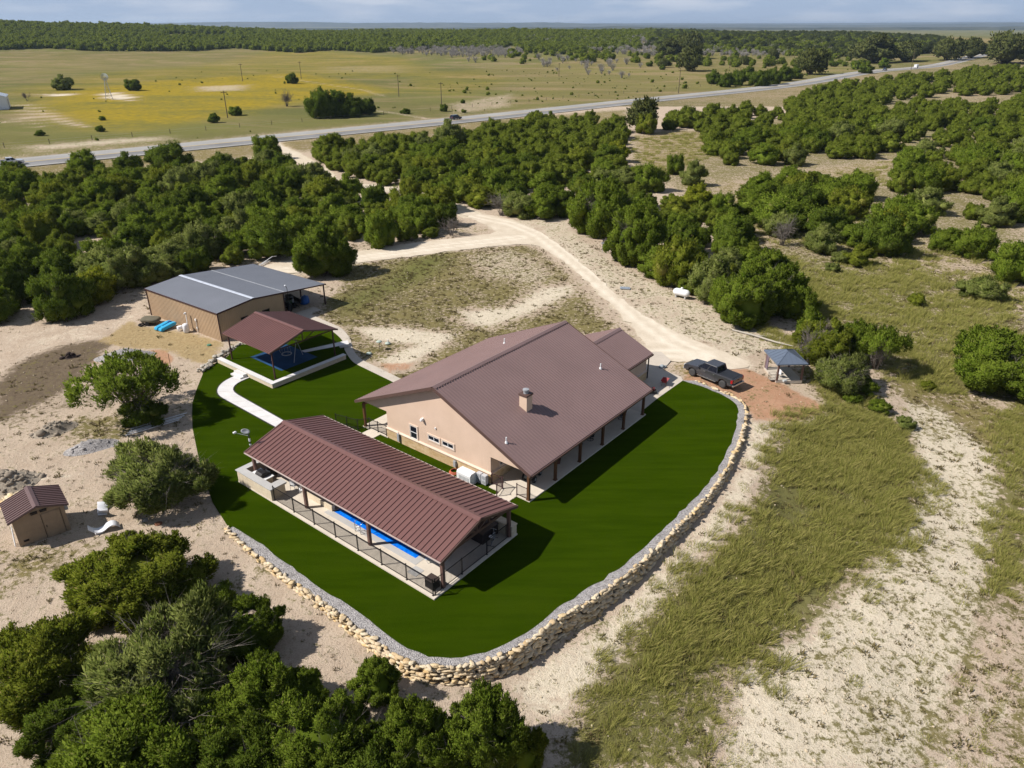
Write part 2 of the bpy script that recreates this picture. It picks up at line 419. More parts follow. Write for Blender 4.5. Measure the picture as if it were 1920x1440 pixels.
# driveway: the compacted white caliche bleeds into its verges
DRIVE = W((488, 497), (545, 489), (660, 474), (735, 461), (790, 454), (860, 446), (935, 437), (915, 424), (885, 410), (868, 403), (905, 401), (960, 412), (1000, 429), (1030, 446), (1070, 476),
          (1120, 520), (1160, 556), (1200, 587), (1260, 622), (1330, 650), (1400, 676), (1415, 690), (1370, 694), (1300, 683), (1275, 674), (1262, 676), (1240, 680), (1225, 672), (1192, 622), (1172, 598), (1128, 555), (1080, 508), (1038, 478), (1008, 460),
          (985, 457), (900, 464), (800, 477), (700, 489), (650, 497), (600, 507), (540, 514), (500, 517))
wd = poly_weight(DRIVE, gX, gY, 2.2); CH[:, 3] = np.maximum(CH[:, 3], wd * .9); CH[:, 0] *= 1 - wd * .8
RUTS = [[tuple(P(*p)[:2]) for p in l] for l in (((885, 404), (960, 420), (1010, 440), (1060, 478), (1110, 520), (1160, 560), (1205, 600), (1260, 640), (1310, 665)), ((975, 445), (900, 454), (800, 466), (700, 480), (600, 498), (520, 508)), ((1320, 668), (1240, 662), (1215, 675)))]
def rut_w(x, y):
    w = np.zeros(len(x))
    for l in RUTS:
        a = np.array(l); d = 1 - line_w(l, x, y, 1.15, .02)
        w = np.maximum(w, line_w(l, x, y, 1.2, .35) * (1 - line_w(l, x, y, .55, .3)))
    return w
TRACK = [tuple(P(*p)[:2]) for p in ((500, 262), (532, 280), (565, 298), (600, 320), (618, 340), (680, 349), (735, 355), (800, 370), (850, 388), (885, 404))]
def line_w(pts, x, y, half, f):
    d = np.full(len(x), 1e9)
    for (ax, ay), (bx, by) in zip(pts, pts[1:]):
        ex, ey = bx - ax, by - ay; t = np.clip(((x - ax) * ex + (y - ay) * ey) / (ex * ex + ey * ey), 0, 1)
        d = np.minimum(d, np.hypot(x - ax - t * ex, y - ay - t * ey))
    return 1 - sstep(half - f, half + f, d)
wt = line_w(TRACK, gX, gY, 2.4, 1.5); CH[:, 3] = np.maximum(CH[:, 3], wt * .9); CH[:, 0] *= 1 - wt * .8
for tr in ([(420, 110), (470, 135), (560, 150), (680, 168), (720, 180)], [(690, 205), (740, 212), (800, 222)], [(0, 197), (25, 200), (50, 218), (75, 238)], [(-10, 231), (30, 226), (55, 217)], [(50, 195), (90, 212), (130, 232), (165, 238)]):
    w = line_w([tuple(P(*p)[:2]) for p in tr], gX, gY, 1.4, 2.2); CH[:, 3] = np.maximum(CH[:, 3], w * .42); CH[:, 0] *= 1 - w * .45
for tr in ([(-10, 680), (60, 648), (130, 620), (200, 596), (300, 565)], [(-10, 700), (60, 662), (135, 634), (210, 606), (305, 572)], [(60, 900), (150, 890), (260, 850), (330, 830)]):
    w = line_w([tuple(P(*p)[:2]) for p in tr], gX, gY, .35, .5); CH[:, 3] = np.maximum(CH[:, 3], w * .45); CH[:, 0] *= 1 - w * .8
for tr in ([(1915, 1170), (1862, 1290), (1795, 1450)], [(1882, 1150), (1815, 1320), (1765, 1450)], [(1890, 1300), (1850, 1450)]):
    w = line_w([tuple(P(*p)[:2]) for p in tr], gX, gY, .22, .45); CH[:, 3] = np.maximum(CH[:, 3], w * .6); CH[:, 0] *= 1 - w * .5
def set_channels(me, CH):
    for nm, a in (('zone_a', 0), ('zone_b', 4)):
        at = me.attributes.new(nm, 'FLOAT_COLOR', 'POINT'); at.data.foreach_set('color', np.ascontiguousarray(CH[:, a:a + 4], np.float32).ravel())

def ground_material():
    t = NT('dry hill country ground'); p = t.pos()
    def ch(nm):
        a = t.new('ShaderNodeAttribute'); a.attribute_name = nm
        s = t.new('ShaderNodeSeparateColor'); t.l.new(a.outputs['Color'], s.inputs[0])
        return s.outputs[0], s.outputs[1], s.outputs[2], a.outputs['Alpha']
    weeds, lush, yellow, pale = ch('zone_a'); red, dark, straw, grey = ch('zone_b')
    nb = t.noise(.035, 4, .6, p); nm = t.noise(.33, 6, .68, p, .4); nf = t.noise(2.2, 6, .72, p, .3); ng = t.noise(11, 3, .65, p); nx = t.noise(.009, 5, .6, p)
    # bare soil, limestone, red fill, turned dark earth
    soil = t.mix(t.remap(nm, .3, .7), (.39, .3, .222), (.53, .43, .335))
    soil = t.mix(t.remap(nf, .52, .72, 0, .75), soil, (.6, .51, .405))
    soil = t.mix(t.remap(ng, .54, .66, 0, .6), soil, (.23, .17, .115)); nh = t.noise(26, 2, .6, p); soil = t.mix(t.remap(nh, .6, .7, 0, .7), soil, (.62, .54, .44))
    pl = t.mix(t.remap(nf, .32, .68), (.5, .425, .32), (.7, .62, .49))
    pl = t.mix(t.remap(ng, .54, .66, 0, .6), pl, (.36, .285, .19)); pl = t.mix(t.remap(nf, .56, .7, 0, .5), pl, (.45, .36, .25))
    def edge(w, k=.75): return t.remap(t.math('ADD', w, t.math('MULTIPLY', t.math('SUBTRACT', t.math('ADD', t.math('MULTIPLY', nm, .55), t.math('MULTIPLY', nf, .45)), .5), k * 2.2)), .3, .62, 0, 1, True)
    c = t.mix(edge(pale), soil, pl)
    rd = t.mix(t.remap(nf, .3, .7), (.36, .195, .115), (.47, .29, .19))
    c = t.mix(edge(red), c, rd)
    dk = t.mix(t.remap(nf, .3, .7), (.1, .075, .052), (.19, .145, .1))
    c = t.mix(edge(dark), c, dk)
    c = t.mix(edge(grey), c, (.3, .29, .28))
    # dry straw mat
    stc = t.mix(t.remap(nf, .3, .7), (.24, .165, .07), (.42, .32, .16))
    c = t.mix(t.math('MULTIPLY', edge(straw, .8), .85), c, stc)
    # weeds and grass: broken cover, olive to tan, greener where lush, yellow flowers
    gr = t.mix(t.remap(nm, .35, .65), (.085, .08, .026), (.19, .155, .062))
    gr = t.mix(t.remap(nf, .35, .7, 0, .6), gr, (.105, .1, .03))
    gr = t.mix(t.remap(nx, .4, .65, 0, .5), gr, (.19, .165, .06))
    gr = t.mix(t.math('MULTIPLY', t.remap(nx, .45, .6, 0, .75), lush), gr, (.15, .165, .027))
    gr = t.mix(t.math('MULTIPLY', t.remap(nm, .35, .7, .4, 1), lush), gr, t.mix(t.remap(nf, .3, .7), (.06, .085, .014), (.115, .14, .03)))
    mpf = t.new('ShaderNodeMapping'); mpf.inputs['Scale'].default_value = (.012, .03, 1); mpf.inputs['Rotation'].default_value = (0, 0, .25); t.l.new(p, mpf.inputs['Vector']); ns = t.noise(1.0, 6, .68, mpf.outputs[0], .6)
    sx_ = t.new('ShaderNodeSeparateXYZ'); t.l.new(p, sx_.inputs[0]); fy_ = t.remap(sx_.outputs[1], 190, 330, 0, 1)
    gr = t.mix(t.math('MULTIPLY', t.remap(ns, .5, .62, 0, .8), fy_), gr, t.mix(t.remap(nm, .3, .7), (.19, .14, .075), (.27, .21, .12)))
    gr = t.mix(t.math('MULTIPLY', t.remap(ns, .5, .38, 0, .7), fy_), gr, t.mix(t.remap(nm, .3, .7), (.06, .075, .018), (.1, .115, .03)))
    gr = t.mix(t.math('MULTIPLY', t.remap(t.math('ADD', ns, t.math('MULTIPLY', nm, .4)), .5, .72, .2, 1), yellow), gr, t.mix(t.remap(nm, .35, .65), (.2, .155, .004), (.31, .225, .006)))
    gr = t.mix(t.math('MULTIPLY', straw, .55), gr, t.mix(t.remap(nm, .3, .7), (.22, .165, .075), (.31, .24, .11)))
    fine = t.math('ADD', t.math('MULTIPLY', nf, .6), t.math('ADD', t.math('MULTIPLY', nm, .28), t.math('MULTIPLY', ng, .12)))
    cover = t.remap(t.math('ADD', weeds, t.math('MULTIPLY', t.math('SUBTRACT', fine, .5), 3.4)), .36, .72, 0, .95, True)
    c = t.mix(cover, c, gr)
    t.bump(t.math('ADD', t.math('MULTIPLY', nf, .8), t.math('MULTIPLY', ng, .35)), .85, .22)
    return t.done(c, 1.0, .0)
M_GROUND = ground_material()
nX, nY = len(gx), len(gy)
idx = np.arange(nX * nY).reshape(nY, nX)
F = np.stack([idx[:-1, :-1], idx[:-1, 1:], idx[1:, 1:], idx[1:, :-1]], -1).reshape(-1, 4)
me = np_mesh('ground', np.stack([gX, gY, gZ], 1), F, M_GROUND, True)
set_channels(me, CH)
ground = tag(link('ground', me), kind='structure')

def resample(pts, step, closed=False):
    pts = [np.array(p[:2], float) for p in pts]
    if closed: pts = pts + [pts[0]]
    seg = [np.linalg.norm(b - a) for a, b in zip(pts, pts[1:])]; cum = np.concatenate([[0], np.cumsum(seg)])
    n = max(2, int(cum[-1] / step) + 1); s = np.linspace(0, cum[-1], n)
    A = np.array(pts); out = np.stack([np.interp(s, cum, A[:, 0]), np.interp(s, cum, A[:, 1])], 1)
    return out[:-1] if closed else out
def smooth_line(pts, it=2, closed=False):
    a = np.array(pts, float)
    for _ in range(it):
        if closed: a = (np.roll(a, 1, 0) + 2 * a + np.roll(a, -1, 0)) / 4
        else: a[1:-1] = (a[:-2] + 2 * a[1:-1] + a[2:]) / 4
    return a
def sheet(name, outline, z, mat, thick=.25, kind='structure', label=None, cat=None):
    """flat slab with a closed outline"""
    mb = MB(); mb.prism([tuple(p) for p in outline], z - thick, z)
    o = mb.build(name, mat); return tag(o, label, cat, None, kind)
def grid_sheet(name, poly, step, zfun, mat, CHfun=None):
    """land-following sheet: triangles of a fine grid clipped to an outline"""
    bm = bmesh.new(); vs = [bm.verts.new((p[0], p[1], 0)) for p in poly]; bm.faces.new(vs)
    a = np.array(poly)
    for ax, lo, hi in ((0, a[:, 0].min(), a[:, 0].max()), (1, a[:, 1].min(), a[:, 1].max())):
        for q in np.arange(lo + step, hi, step):
            co = [0, 0, 0]; co[ax] = q; no = [0, 0, 0]; no[ax] = 1
            bmesh.ops.bisect_plane(bm, geom=bm.verts[:] + bm.edges[:] + bm.faces[:], plane_co=co, plane_no=no)
    bmesh.ops.triangulate(bm, faces=bm.faces[:])
    X = np.array([v.co.x for v in bm.verts]); Y = np.array([v.co.y for v in bm.verts]); Z = zfun(X, Y)
    for v, z in zip(bm.verts, Z): v.co.z = z
    bmesh.ops.recalc_face_normals(bm, faces=bm.faces[:])
    me = bpy.data.meshes.new(name); bm.to_mesh(me); bm.free(); me.materials.append(mat)
    if me.polygons and me.polygons[0].normal.z < 0: me.flip_normals()
    me.polygons.foreach_set('use_smooth', [True] * len(me.polygons))
    return link(name, me), X, Y

# driveway with irregular worn edges
def caliche_mat():
    t = NT('white caliche'); p = t.pos()
    nm = t.noise(.4, 5, .65, p); nf = t.noise(3, 6, .7, p); ng = t.noise(14, 2, .6, p)
    ra = t.new('ShaderNodeAttribute'); ra.attribute_name = 'rut'; rt = t.math('MULTIPLY', ra.outputs['Fac'], t.remap(nf, .35, .6, .3, 1))
    c = t.mix(t.remap(nm, .3, .7), (.5, .42, .32), (.62, .54, .435)); c = t.mix(rt, c, (.73, .66, .55)); c = t.mix(t.remap(nf, .5, .75, 0, .6), c, (.48, .4, .3)); c = t.mix(t.remap(ng, .6, .72, 0, .4), c, (.74, .67, .56))
    t.bump(t.math('ADD', nf, t.math('MULTIPLY', ng, .4)), .5, .1)
    return t.done(c, 1.0, .0)
M_CAL = caliche_mat()
dr = smooth_line(resample(DRIVE, 1.0, True), 3, True)
dr = dr + RNG.normal(0, .16, dr.shape)
o, X, Y = grid_sheet('driveway', dr, .8, lambda x, y: height(x, y) + .02, M_CAL); tag(o, kind='structure')
at = o.data.attributes.new('rut', 'FLOAT', 'POINT'); at.data.foreach_set('value', rut_w(X, Y).astype(np.float32))
tk = smooth_line(resample(TRACK, 2), 3); nrm = np.gradient(tk, axis=0); nrm = np.stack([-nrm[:, 1], nrm[:, 0]], 1) / np.linalg.norm(nrm, axis=1)[:, None]
wv = (1.45 + RNG.normal(0, .15, len(tk)))[:, None]
o, X, Y = grid_sheet('gravel_track', np.concatenate([tk + nrm * wv, (tk - nrm * wv)[::-1]]), 4.0, lambda x, y: height(x, y) + .02, M_CAL); tag(o, kind='structure')

# highway
ROAD = resample([(-330, 30), (-220, 123), (-128, 201), (-80, 243), (-12, 303), (84, 398), (181, 490), (325, 662), (557, 932), (900, 1330), (1500, 2000)], 6)
ROAD = smooth_line(ROAD, 30)
def strip(name, line, off0, off1, dz, mat, parent=None, step=1):
    g = np.gradient(line, axis=0); nn = np.stack([-g[:, 1], g[:, 0]], 1) / np.linalg.norm(g, axis=1)[:, None]
    a, b = line + nn * off0, line + nn * off1; z = height(line[:, 0], line[:, 1]) + dz
    V = np.concatenate([np.column_stack([a, z]), np.column_stack([b, z])]); n = len(line)
    F = [(i, i + 1, n + i + 1, n + i) for i in range(0, n - 1, step)]
    me = np_mesh(name, V, F, mat)
    if me.polygons[0].normal.z < 0: me.flip_normals()
    return link(name, me, parent)
def asphalt():
    t = NT('sun-bleached asphalt'); p = t.pos(); a = t.noise(.05, 4, .6, p); b = t.noise(1.2, 4, .6, p)
    c = t.mix(t.remap(a, .3, .7), (.27, .262, .25), (.35, .34, .325)); c = t.mix(t.remap(b, .4, .7, 0, .3), c, (.22, .21, .205))
    return t.done(c, .9, .2)
M_ASPH = asphalt(); M_LINE = plain('worn road paint', (.6, .58, .52), .8); M_YLINE = plain('worn yellow road paint', (.5, .36, .12), .8)
M_LANE = plain('darker wheel path', (.2, .195, .195), .9, var=.2, scale=.1)
tag(strip('highway', ROAD, 8.4, -8.4, .16, M_ASPH), kind='structure')
for nm, a, b, m_, dz in (('road_edge_line', 6.6, 6.4, M_LINE, .185), ('road_edge_line', -6.4, -6.6, M_LINE, .185), ('road_centre_line', .3, -.3, M_YLINE, .185), ('road_lane_surface', -.6, -6.2, M_LANE, .17)):
    tag(strip(nm, ROAD, a, b, dz, m_), kind='structure')
# ------------------------------------------------------------------ lawn, gravel border, dry-stone retaining wall
def turf_mat():
    t = NT('artificial turf'); p = t.pos()
    mp = t.new('ShaderNodeMapping'); mp.inputs['Rotation'].default_value = (0, 0, math.radians(-51.5)); mp.inputs['Scale'].default_value = (.25, 2.2, 1); t.l.new(p, mp.inputs['Vector'])
    st = t.noise(.55, 4, .6, mp.outputs[0]); a = t.noise(.22, 4, .6, p); f = t.noise(28, 3, .7, p)
    c = t.mix(t.remap(st, .38, .62), (.0245, .047, .0008), (.036, .063, .0012))
    c = t.mix(t.remap(a, .45, .75, 0, .6), c, (.04, .064, .003))
    c = t.mix(t.remap(f, .35, .65, 0, .55), c, (.015, .031, .0006))
    t.bump(f, .9, .06)
    return t.done(c, 1.0, .0)
M_TURF = turf_mat()
LZ = .03
def Z0(*px, z=LZ): return [tuple(G(a, b, z)[:2]) for a, b in px]
LAWN_EDGE = Z0((437, 988), (473, 1006), (500, 1030), (522, 1045), (560, 1073), (597, 1100), (640, 1127), (685, 1156), (728, 1195), (760, 1218), (795, 1231), (827, 1237), (880, 1234), (934, 1219), (1004, 1176), (1061, 1128), (1133, 1087), (1184, 1047),
               (1238, 997), (1271, 965), (1303, 935), (1325, 911), (1343, 885), (1359, 858), (1371, 827), (1380, 803), (1384, 780), (1384, 756), (1366, 745), (1325, 727.5), (1300, 719), (1280, 713.5))
LAWN_BACK = Z0((1229, 748), (1180, 790), (1000, 850), (930, 800), (733, 713), (679, 683), (662, 678), (646, 656), (643, 640), (630, 624), (592, 602), (562, 588), (520, 600), (470, 650), (413, 675), (383, 694), (367, 734), (360.5, 756), (360, 780), (361, 803), (375, 872), (399, 942), (427, 985))
edge = smooth_line(resample(LAWN_EDGE, .7), 3)
edge[1:-1] += RNG.normal(0, .05, (len(edge) - 2, 2))
tag(sheet('lawn', list(edge) + list(LAWN_BACK), LZ, M_TURF, .6), kind='structure')
WALL_LINE = Z0((428, 990), (455, 1015), (498, 1052), (562, 1096), (632, 1144), (689, 1188), (749, 1230), (790, 1245), (830, 1249), (880, 1245), (934, 1231), (1000, 1194), (1048, 1155), (1095, 1131), (1140, 1101), (1195, 1058), (1267, 989), (1321, 935), (1357, 885), (1386, 827), (1397, 780), (1396, 759), (1380, 746), (1350, 734), (1325, 722), (1303, 713), z=.08)
wline = smooth_line(resample(WALL_LINE, .34), 3)
def gravel_mat():
    t = NT('crushed grey gravel'); p = t.pos()
    vo = t.new('ShaderNodeTexVoronoi'); vo.inputs['Scale'].default_value = 13; t.l.new(p, vo.inputs['Vector'])
    n = t.noise(1.0, 3, .6, p)
    s = t.new('ShaderNodeSeparateColor'); t.l.new(vo.outputs['Color'], s.inputs[0])
    c = t.mix(s.outputs[0], (.19, .175, .17), (.5, .47, .455)); c = t.mix(t.remap(n, .4, .7, 0, .4), c, (.42, .4, .4))
    t.bump(vo.outputs['Distance'], 1.0, .08)
    return t.done(c, .9, .15)
M_GRAV = gravel_mat()
o, X, Y = grid_sheet('gravel_border', list(edge) + list(wline[::-1]), 2.0, lambda x, y: 0 * x + LZ + .022, M_GRAV); tag(o, kind='stuff')
fill = MB(); fill.prism([tuple(p) for p in list(edge) + list(wline[::-1])], -1.4, LZ + .01); tag(fill.build('gravel_bed', M_GRAV), kind='structure')

def stone_mat(name, cols, sc=.8):
    t = NT(name); v = t.obj(); g = t.new('ShaderNodeNewGeometry'); r = g.outputs['Random Per Island']
    cr = t.new('ShaderNodeValToRGB'); t.l.new(r, cr.inputs[0]); e = cr.color_ramp.elements
    e[0].color = (*cols[0], 1); e[1].color = (*cols[-1], 1)
    for i, c in enumerate(cols[1:-1]): k = e.new((i + 1) / (len(cols) - 1)); k.color = (*c, 1)
    n = t.noise(2.4 * sc, 6, .7, v); f = t.noise(9 * sc, 4, .7, v)
    c = t.mix(t.remap(n, .45, .7, 0, .6), cr.outputs[0], tuple(x * .6 for x in cols[0])); c = t.mix(t.remap(f, .5, .75, 0, .5), c, tuple(min(1, x * 1.25) for x in cols[-1]))
    t.bump(t.math('ADD', n, f), .6, .08)
    return t.done(c, .9, .15)
M_ROCK = stone_mat('buff limestone', [(.48, .33, .17), (.62, .5, .34), (.55, .46, .34), (.68, .58, .42), (.62, .44, .22)])
M_GROCK = stone_mat('grey weathered rock', [(.28, .25, .21), (.42, .38, .32), (.5, .46, .39)])
ICO = {}
def ico(sub):
    if sub not in ICO:
        bm = bmesh.new(); bmesh.ops.create_icosphere(bm, subdivisions=sub, radius=1)
        ICO[sub] = (np.array([v.co[:] for v in bm.verts]), np.array([[v.index for v in f.verts] for f in bm.faces])); bm.free()
    return ICO[sub]
def rocks(items, sub=2, blocky=.95, rng=RNG):
    """items: (centre, (sx,sy,sz) half sizes, rotation) -> one array of irregular stones"""
    V0, F0 = ico(sub); Vs, Fs = [], []; n = 0
    for c, s, rz in items:
        v = V0.copy(); m = np.abs(v).max(1, keepdims=True); v = v * (1 - blocky) + (v / m) * blocky
        v *= 1 + rng.normal(0, .05, v.shape)
        ax = rng.normal(0, 1, (7, 3)); ax /= np.linalg.norm(ax, axis=1)[:, None]
        for a in ax:                       # chisel a few flat faces
            d = v @ a; lim = rng.uniform(.6, .9); v -= np.maximum(0, d - lim)[:, None] * a
        v *= s; co, si = math.cos(rz), math.sin(rz)
        v = np.stack([v[:, 0] * co - v[:, 1] * si, v[:, 0] * si + v[:, 1] * co, v[:, 2]], 1) + c
        Vs.append(v); Fs.append(F0 + n); n += len(v)
    return np.concatenate(Vs), np.concatenate(Fs)
gw = np.gradient(wline, axis=0); nout = np.stack([gw[:, 1], -gw[:, 0]], 1) / np.linalg.norm(gw, axis=1)[:, None]
cen = edge.mean(0)
if ((wline - cen) * nout).sum() < 0: nout = -nout
items = []
for i in range(len(wline)):
    p, nn = wline[i], nout[i]; ang = math.atan2(gw[i, 1], gw[i, 0])
    base = hgt(*(p + nn * .9)) - .15; top = .11; hh = top - base
    courses = max(2, int(round(hh / .155)))
    for k in range(courses):
        if RNG.random() < .08: continue
        z = base + (k + .5) * hh / courses
        off = .1 + (courses - 1 - k) * .04 + RNG.normal(0, .035)
        sz = (RNG.uniform(.12, .4), RNG.uniform(.1, .18), hh / courses * RNG.uniform(.42, .68))
        items.append((np.array([*(p + nn * off + gw[i] * RNG.uniform(-.5, .5)), z + RNG.normal(0, .03)]), sz, ang + RNG.normal(0, .25)))
    if RNG.random() < .35:
        items.append((np.array([*(p + nn * RNG.uniform(.0, .3)), top + .04]), (RNG.uniform(.12, .32), RNG.uniform(.1, .2), RNG.uniform(.04, .09)), ang + RNG.normal(0, .6)))
V, F = rocks(items)
wall = link('retaining_wall', np_mesh('retaining_wall', V, F, M_ROCK))
tag(wall, 'long curved dry-stacked buff stone retaining wall round the lawn', 'stone wall')
# rough rock edging where the lawn meets the yard of the metal barn
items = []
for a in resample([G(*q)[:2] for q in ((382, 698), (392, 688), (410, 674), (430, 662), (450, 652), (470, 645), (492, 640))], .4):
    for k in range(3):
        s = RNG.uniform(.14, .34)
        items.append((np.array([a[0] + RNG.normal(0, .22) - .15, a[1] + RNG.normal(0, .22) + .1, .1 + k * .14 + RNG.normal(0, .05)]), (s, s * RNG.uniform(.6, 1), s * .6), RNG.uniform(0, 6)))
V, F = rocks(items); tag(link('rock_edging', np_mesh('rock_edging', V, F, M_GROCK)), 'low rough grey rock edging between the barn yard and upper lawn', 'stone wall')

# ------------------------------------------------------------------ shared building materials
def conc(name, col, joint=None, rot=0.0):
    t = NT(name); v = t.obj(); n = t.noise(.8, 5, .65, v); f = t.noise(14, 3, .6, v)
    c = t.mix(t.remap(n, .3, .7), tuple(x * .88 for x in col), tuple(min(1, x * 1.06) for x in col)); c = t.mix(t.remap(f, .5, .75, 0, .25), c, tuple(x * .7 for x in col))
    t.bump(f, .15, .01)
    return t.done(c, .85, .2)
M_CONC = conc('warm broom-finished concrete', (.61, .54, .45)); M_WALK = conc('pale concrete walk', (.63, .61, .6)); M_OLDC = conc('older tan concrete', (.5, .44, .37)); M_COPE = conc('grey pool coping', (.44, .43, .42))
def metal_roof(name, col, rough=.38):
    t = NT(name); v = t.obj(); n = t.noise(.35, 5, .6, v); f = t.noise(5, 4, .7, v)
    c = t.mix(t.remap(n, .3, .7), tuple(x * .93 for x in col), tuple(x * 1.06 for x in col)); c = t.mix(t.remap(f, .55, .8, 0, .22), c, tuple(min(1, x * 1.5 + .02) for x in col)); g = t.noise(1.4, 6, .75, v); c = t.mix(t.remap(g, .5, .75, 0, .3), c, tuple(x * .72 + .01 for x in col))
    t.bump(n, .12, .1)
    return t.done(c, t.remap(f, .3, .7, rough - .05, rough + .08), .45)
M_ROOF = metal_roof('mauve brown metal roof', (.205, .135, .128)); M_ROOF2 = metal_roof('dark red brown metal roof', (.145, .068, .06)); M_ROOFG = metal_roof('grey metal roof', (.215, .225, .255), .5); M_TRIM = plain('dark brown trim', (.10, .058, .048), .5)
M_SHEDR = metal_roof('brown shed roof', (.12, .07, .065))
def stucco_mat():
    t = NT('tan stucco'); v = t.obj(); n = t.noise(.7, 4, .6, v); f = t.noise(22, 3, .7, v)
    mp = t.new('ShaderNodeMapping'); mp.inputs['Scale'].default_value = (2.5, 2.5, .25); t.l.new(v, mp.inputs['Vector']); s = t.noise(1.0, 4, .6, mp.outputs[0])
    c = t.mix(t.remap(n, .3, .7), (.585, .43, .325), (.64, .475, .365)); c = t.mix(t.remap(s, .55, .8, 0, .35), c, (.55, .395, .29))
    t.bump(f, .25, .015)
    return t.done(c, .9, .15)
M_STUC = stucco_mat(); M_STUCT = plain('lighter stucco trim', (.66, .52, .42), .85)
def ledger(name, a, b, c3, sc=1.0):
    t = NT(name); v = t.obj()
    mp = t.new('ShaderNodeMapping'); mp.inputs['Rotation'].default_value = (math.radians(90), 0, math.radians(90)); t.l.new(v, mp.inputs['Vector'])
    s = t.new('ShaderNodeSeparateXYZ'); t.l.new(v, s.inputs[0]); cb = t.new('ShaderNodeCombineXYZ')
    t.l.new(t.math('ADD', s.outputs[0], s.outputs[1]), cb.inputs[0]); t.l.new(s.outputs[2], cb.inputs[1])
    br = t.new('ShaderNodeTexBrick'); br.inputs['Scale'].default_value = 2.2 * sc; br.inputs['Mortar Size'].default_value = .018; br.inputs['Brick Width'].default_value = .9; br.inputs['Row Height'].default_value = .38; br.offset = .37
    br.inputs['Color1'].default_value = (*a, 1); br.inputs['Color2'].default_value = (*b, 1); br.inputs['Mortar'].default_value = (*c3, 1); t.l.new(cb.outputs[0], br.inputs['Vector'])
    n = t.noise(3, 5, .7, v); f = t.noise(1.2, 3, .6, v)
    c = t.mix(t.remap(n, .4, .7, 0, .5), br.outputs['Color'], tuple(min(1, x * 1.25) for x in b)); c = t.mix(t.remap(f, .45, .7, 0, .5), c, a)
    t.bump(n, .5, .03)
    return t.done(c, .9, .15)
M_LEDGE = ledger('honey coursed stone', (.4, .26, .12), (.56, .42, .26), (.5, .42, .32)); M_LEDGE2 = ledger('cream coursed stone', (.56, .46, .33), (.64, .55, .42), (.5, .43, .33), 1.6)
def wood_mat(name, col):
    t = NT(name); v = t.obj(); mp = t.new('ShaderNodeMapping'); mp.inputs['Scale'].default_value = (12, 12, 1); t.l.new(v, mp.inputs['Vector']); n = t.noise(1.0, 5, .6, mp.outputs[0])
    return t.done(t.mix(t.remap(n, .3, .7), tuple(x * .6 for x in col), tuple(x * 1.3 for x in col)), .6, .3)
M_WOOD = wood_mat('brown stained timber', (.11, .05, .022)); M_WOOD2 = wood_mat('grey brown timber', (.15, .085, .07)); M_SOFF = plain('brown soffit', (.16, .115, .09), .7)
M_BLACK = plain('black powder-coated metal', (.018, .015, .016), .45); M_BRONZE = plain('bronze railing', (.06, .03, .032), .5); M_WHITE = plain('white painted metal', (.74, .74, .75), .45, var=.05); M_WPLAS = plain('white moulded plastic', (.76, .76, .8), .4, var=.04)
M_GREYM = plain('grey equipment metal', (.33, .34, .36), .45); M_RUBBER = plain('black rubber', (.016, .016, .017), .8, .2); M_CHROME = plain('brushed steel', (.55, .56, .58), .25, .5, .9)
def glass_mat(name, col=(.02, .025, .03), r=.06):
    t = NT(name); return t.done(t.mix(t.noise(.6, 2, .5, t.obj()), tuple(x * .7 for x in col), tuple(x * 1.4 for x in col)), r, .6)
M_GLASS = glass_mat('dark window glass', (.012, .014, .022))
def siding_mat(name, col):
    t = NT(name); v = t.obj(); n = t.noise(.5, 4, .6, v)
    return t.done(t.mix(t.remap(n, .3, .7), tuple(x * .92 for x in col), tuple(x * 1.05 for x in col)), .55, .3)

def roof_plane(mb, x0, x1, e, r, th=.14, rib=.45, rh=.04, rw=.05, along='x', inset=.05):
    """sloping sheet from eave e=(c,z) to ridge r=(c,z), running x0..x1, with raised seams"""
    def pt(u, c, z): return (u, c, z) if along == 'x' else (c, u, z)
    vs = [pt(x0, *e), pt(x1, *e), pt(x1, *r), pt(x0, *r)]
    dn = [(a, b, c - th) for a, b, c in vs]
    mb.add(vs + dn, [(0, 1, 2, 3), (7, 6, 5, 4), (0, 4, 5, 1), (1, 5, 6, 2), (2, 6, 7, 3), (3, 7, 4, 0)])
    n = int(round((x1 - x0 - 2 * inset) / rib)); L = math.hypot(r[0] - e[0], r[1] - e[1]); nz, nc = abs(r[0] - e[0]) / L, -(r[1] - e[1]) / L * (1 if r[0] > e[0] else -1)
    for i in range(n + 1):
        u = x0 + inset + (x1 - x0 - 2 * inset) * i / n
        a0 = [pt(u + s * rw / 2, *e) for s in (-1, 1)] + [pt(u + s * rw / 2, *r) for s in (1, -1)]
        lo = [(a, b, c - .01) for a, b, c in a0]
        up = []
        for j, (a, b, c) in enumerate(a0):
            f = .25 if True else 1
            cu = u + (-1 if j in (0, 3) else 1) * rw / 2 * .55
            q = pt(cu, (e if j < 2 else r)[0] + nc * rh, (e if j < 2 else r)[1] + nz * rh); up.append(q)
        mb.add(lo + up, [(4, 5, 6, 7), (0, 1, 5, 4), (1, 2, 6, 5), (2, 3, 7, 6), (3, 0, 4, 7)])
ANG = math.radians(51.5)
CA, SA = math.cos(ANG), math.sin(ANG)

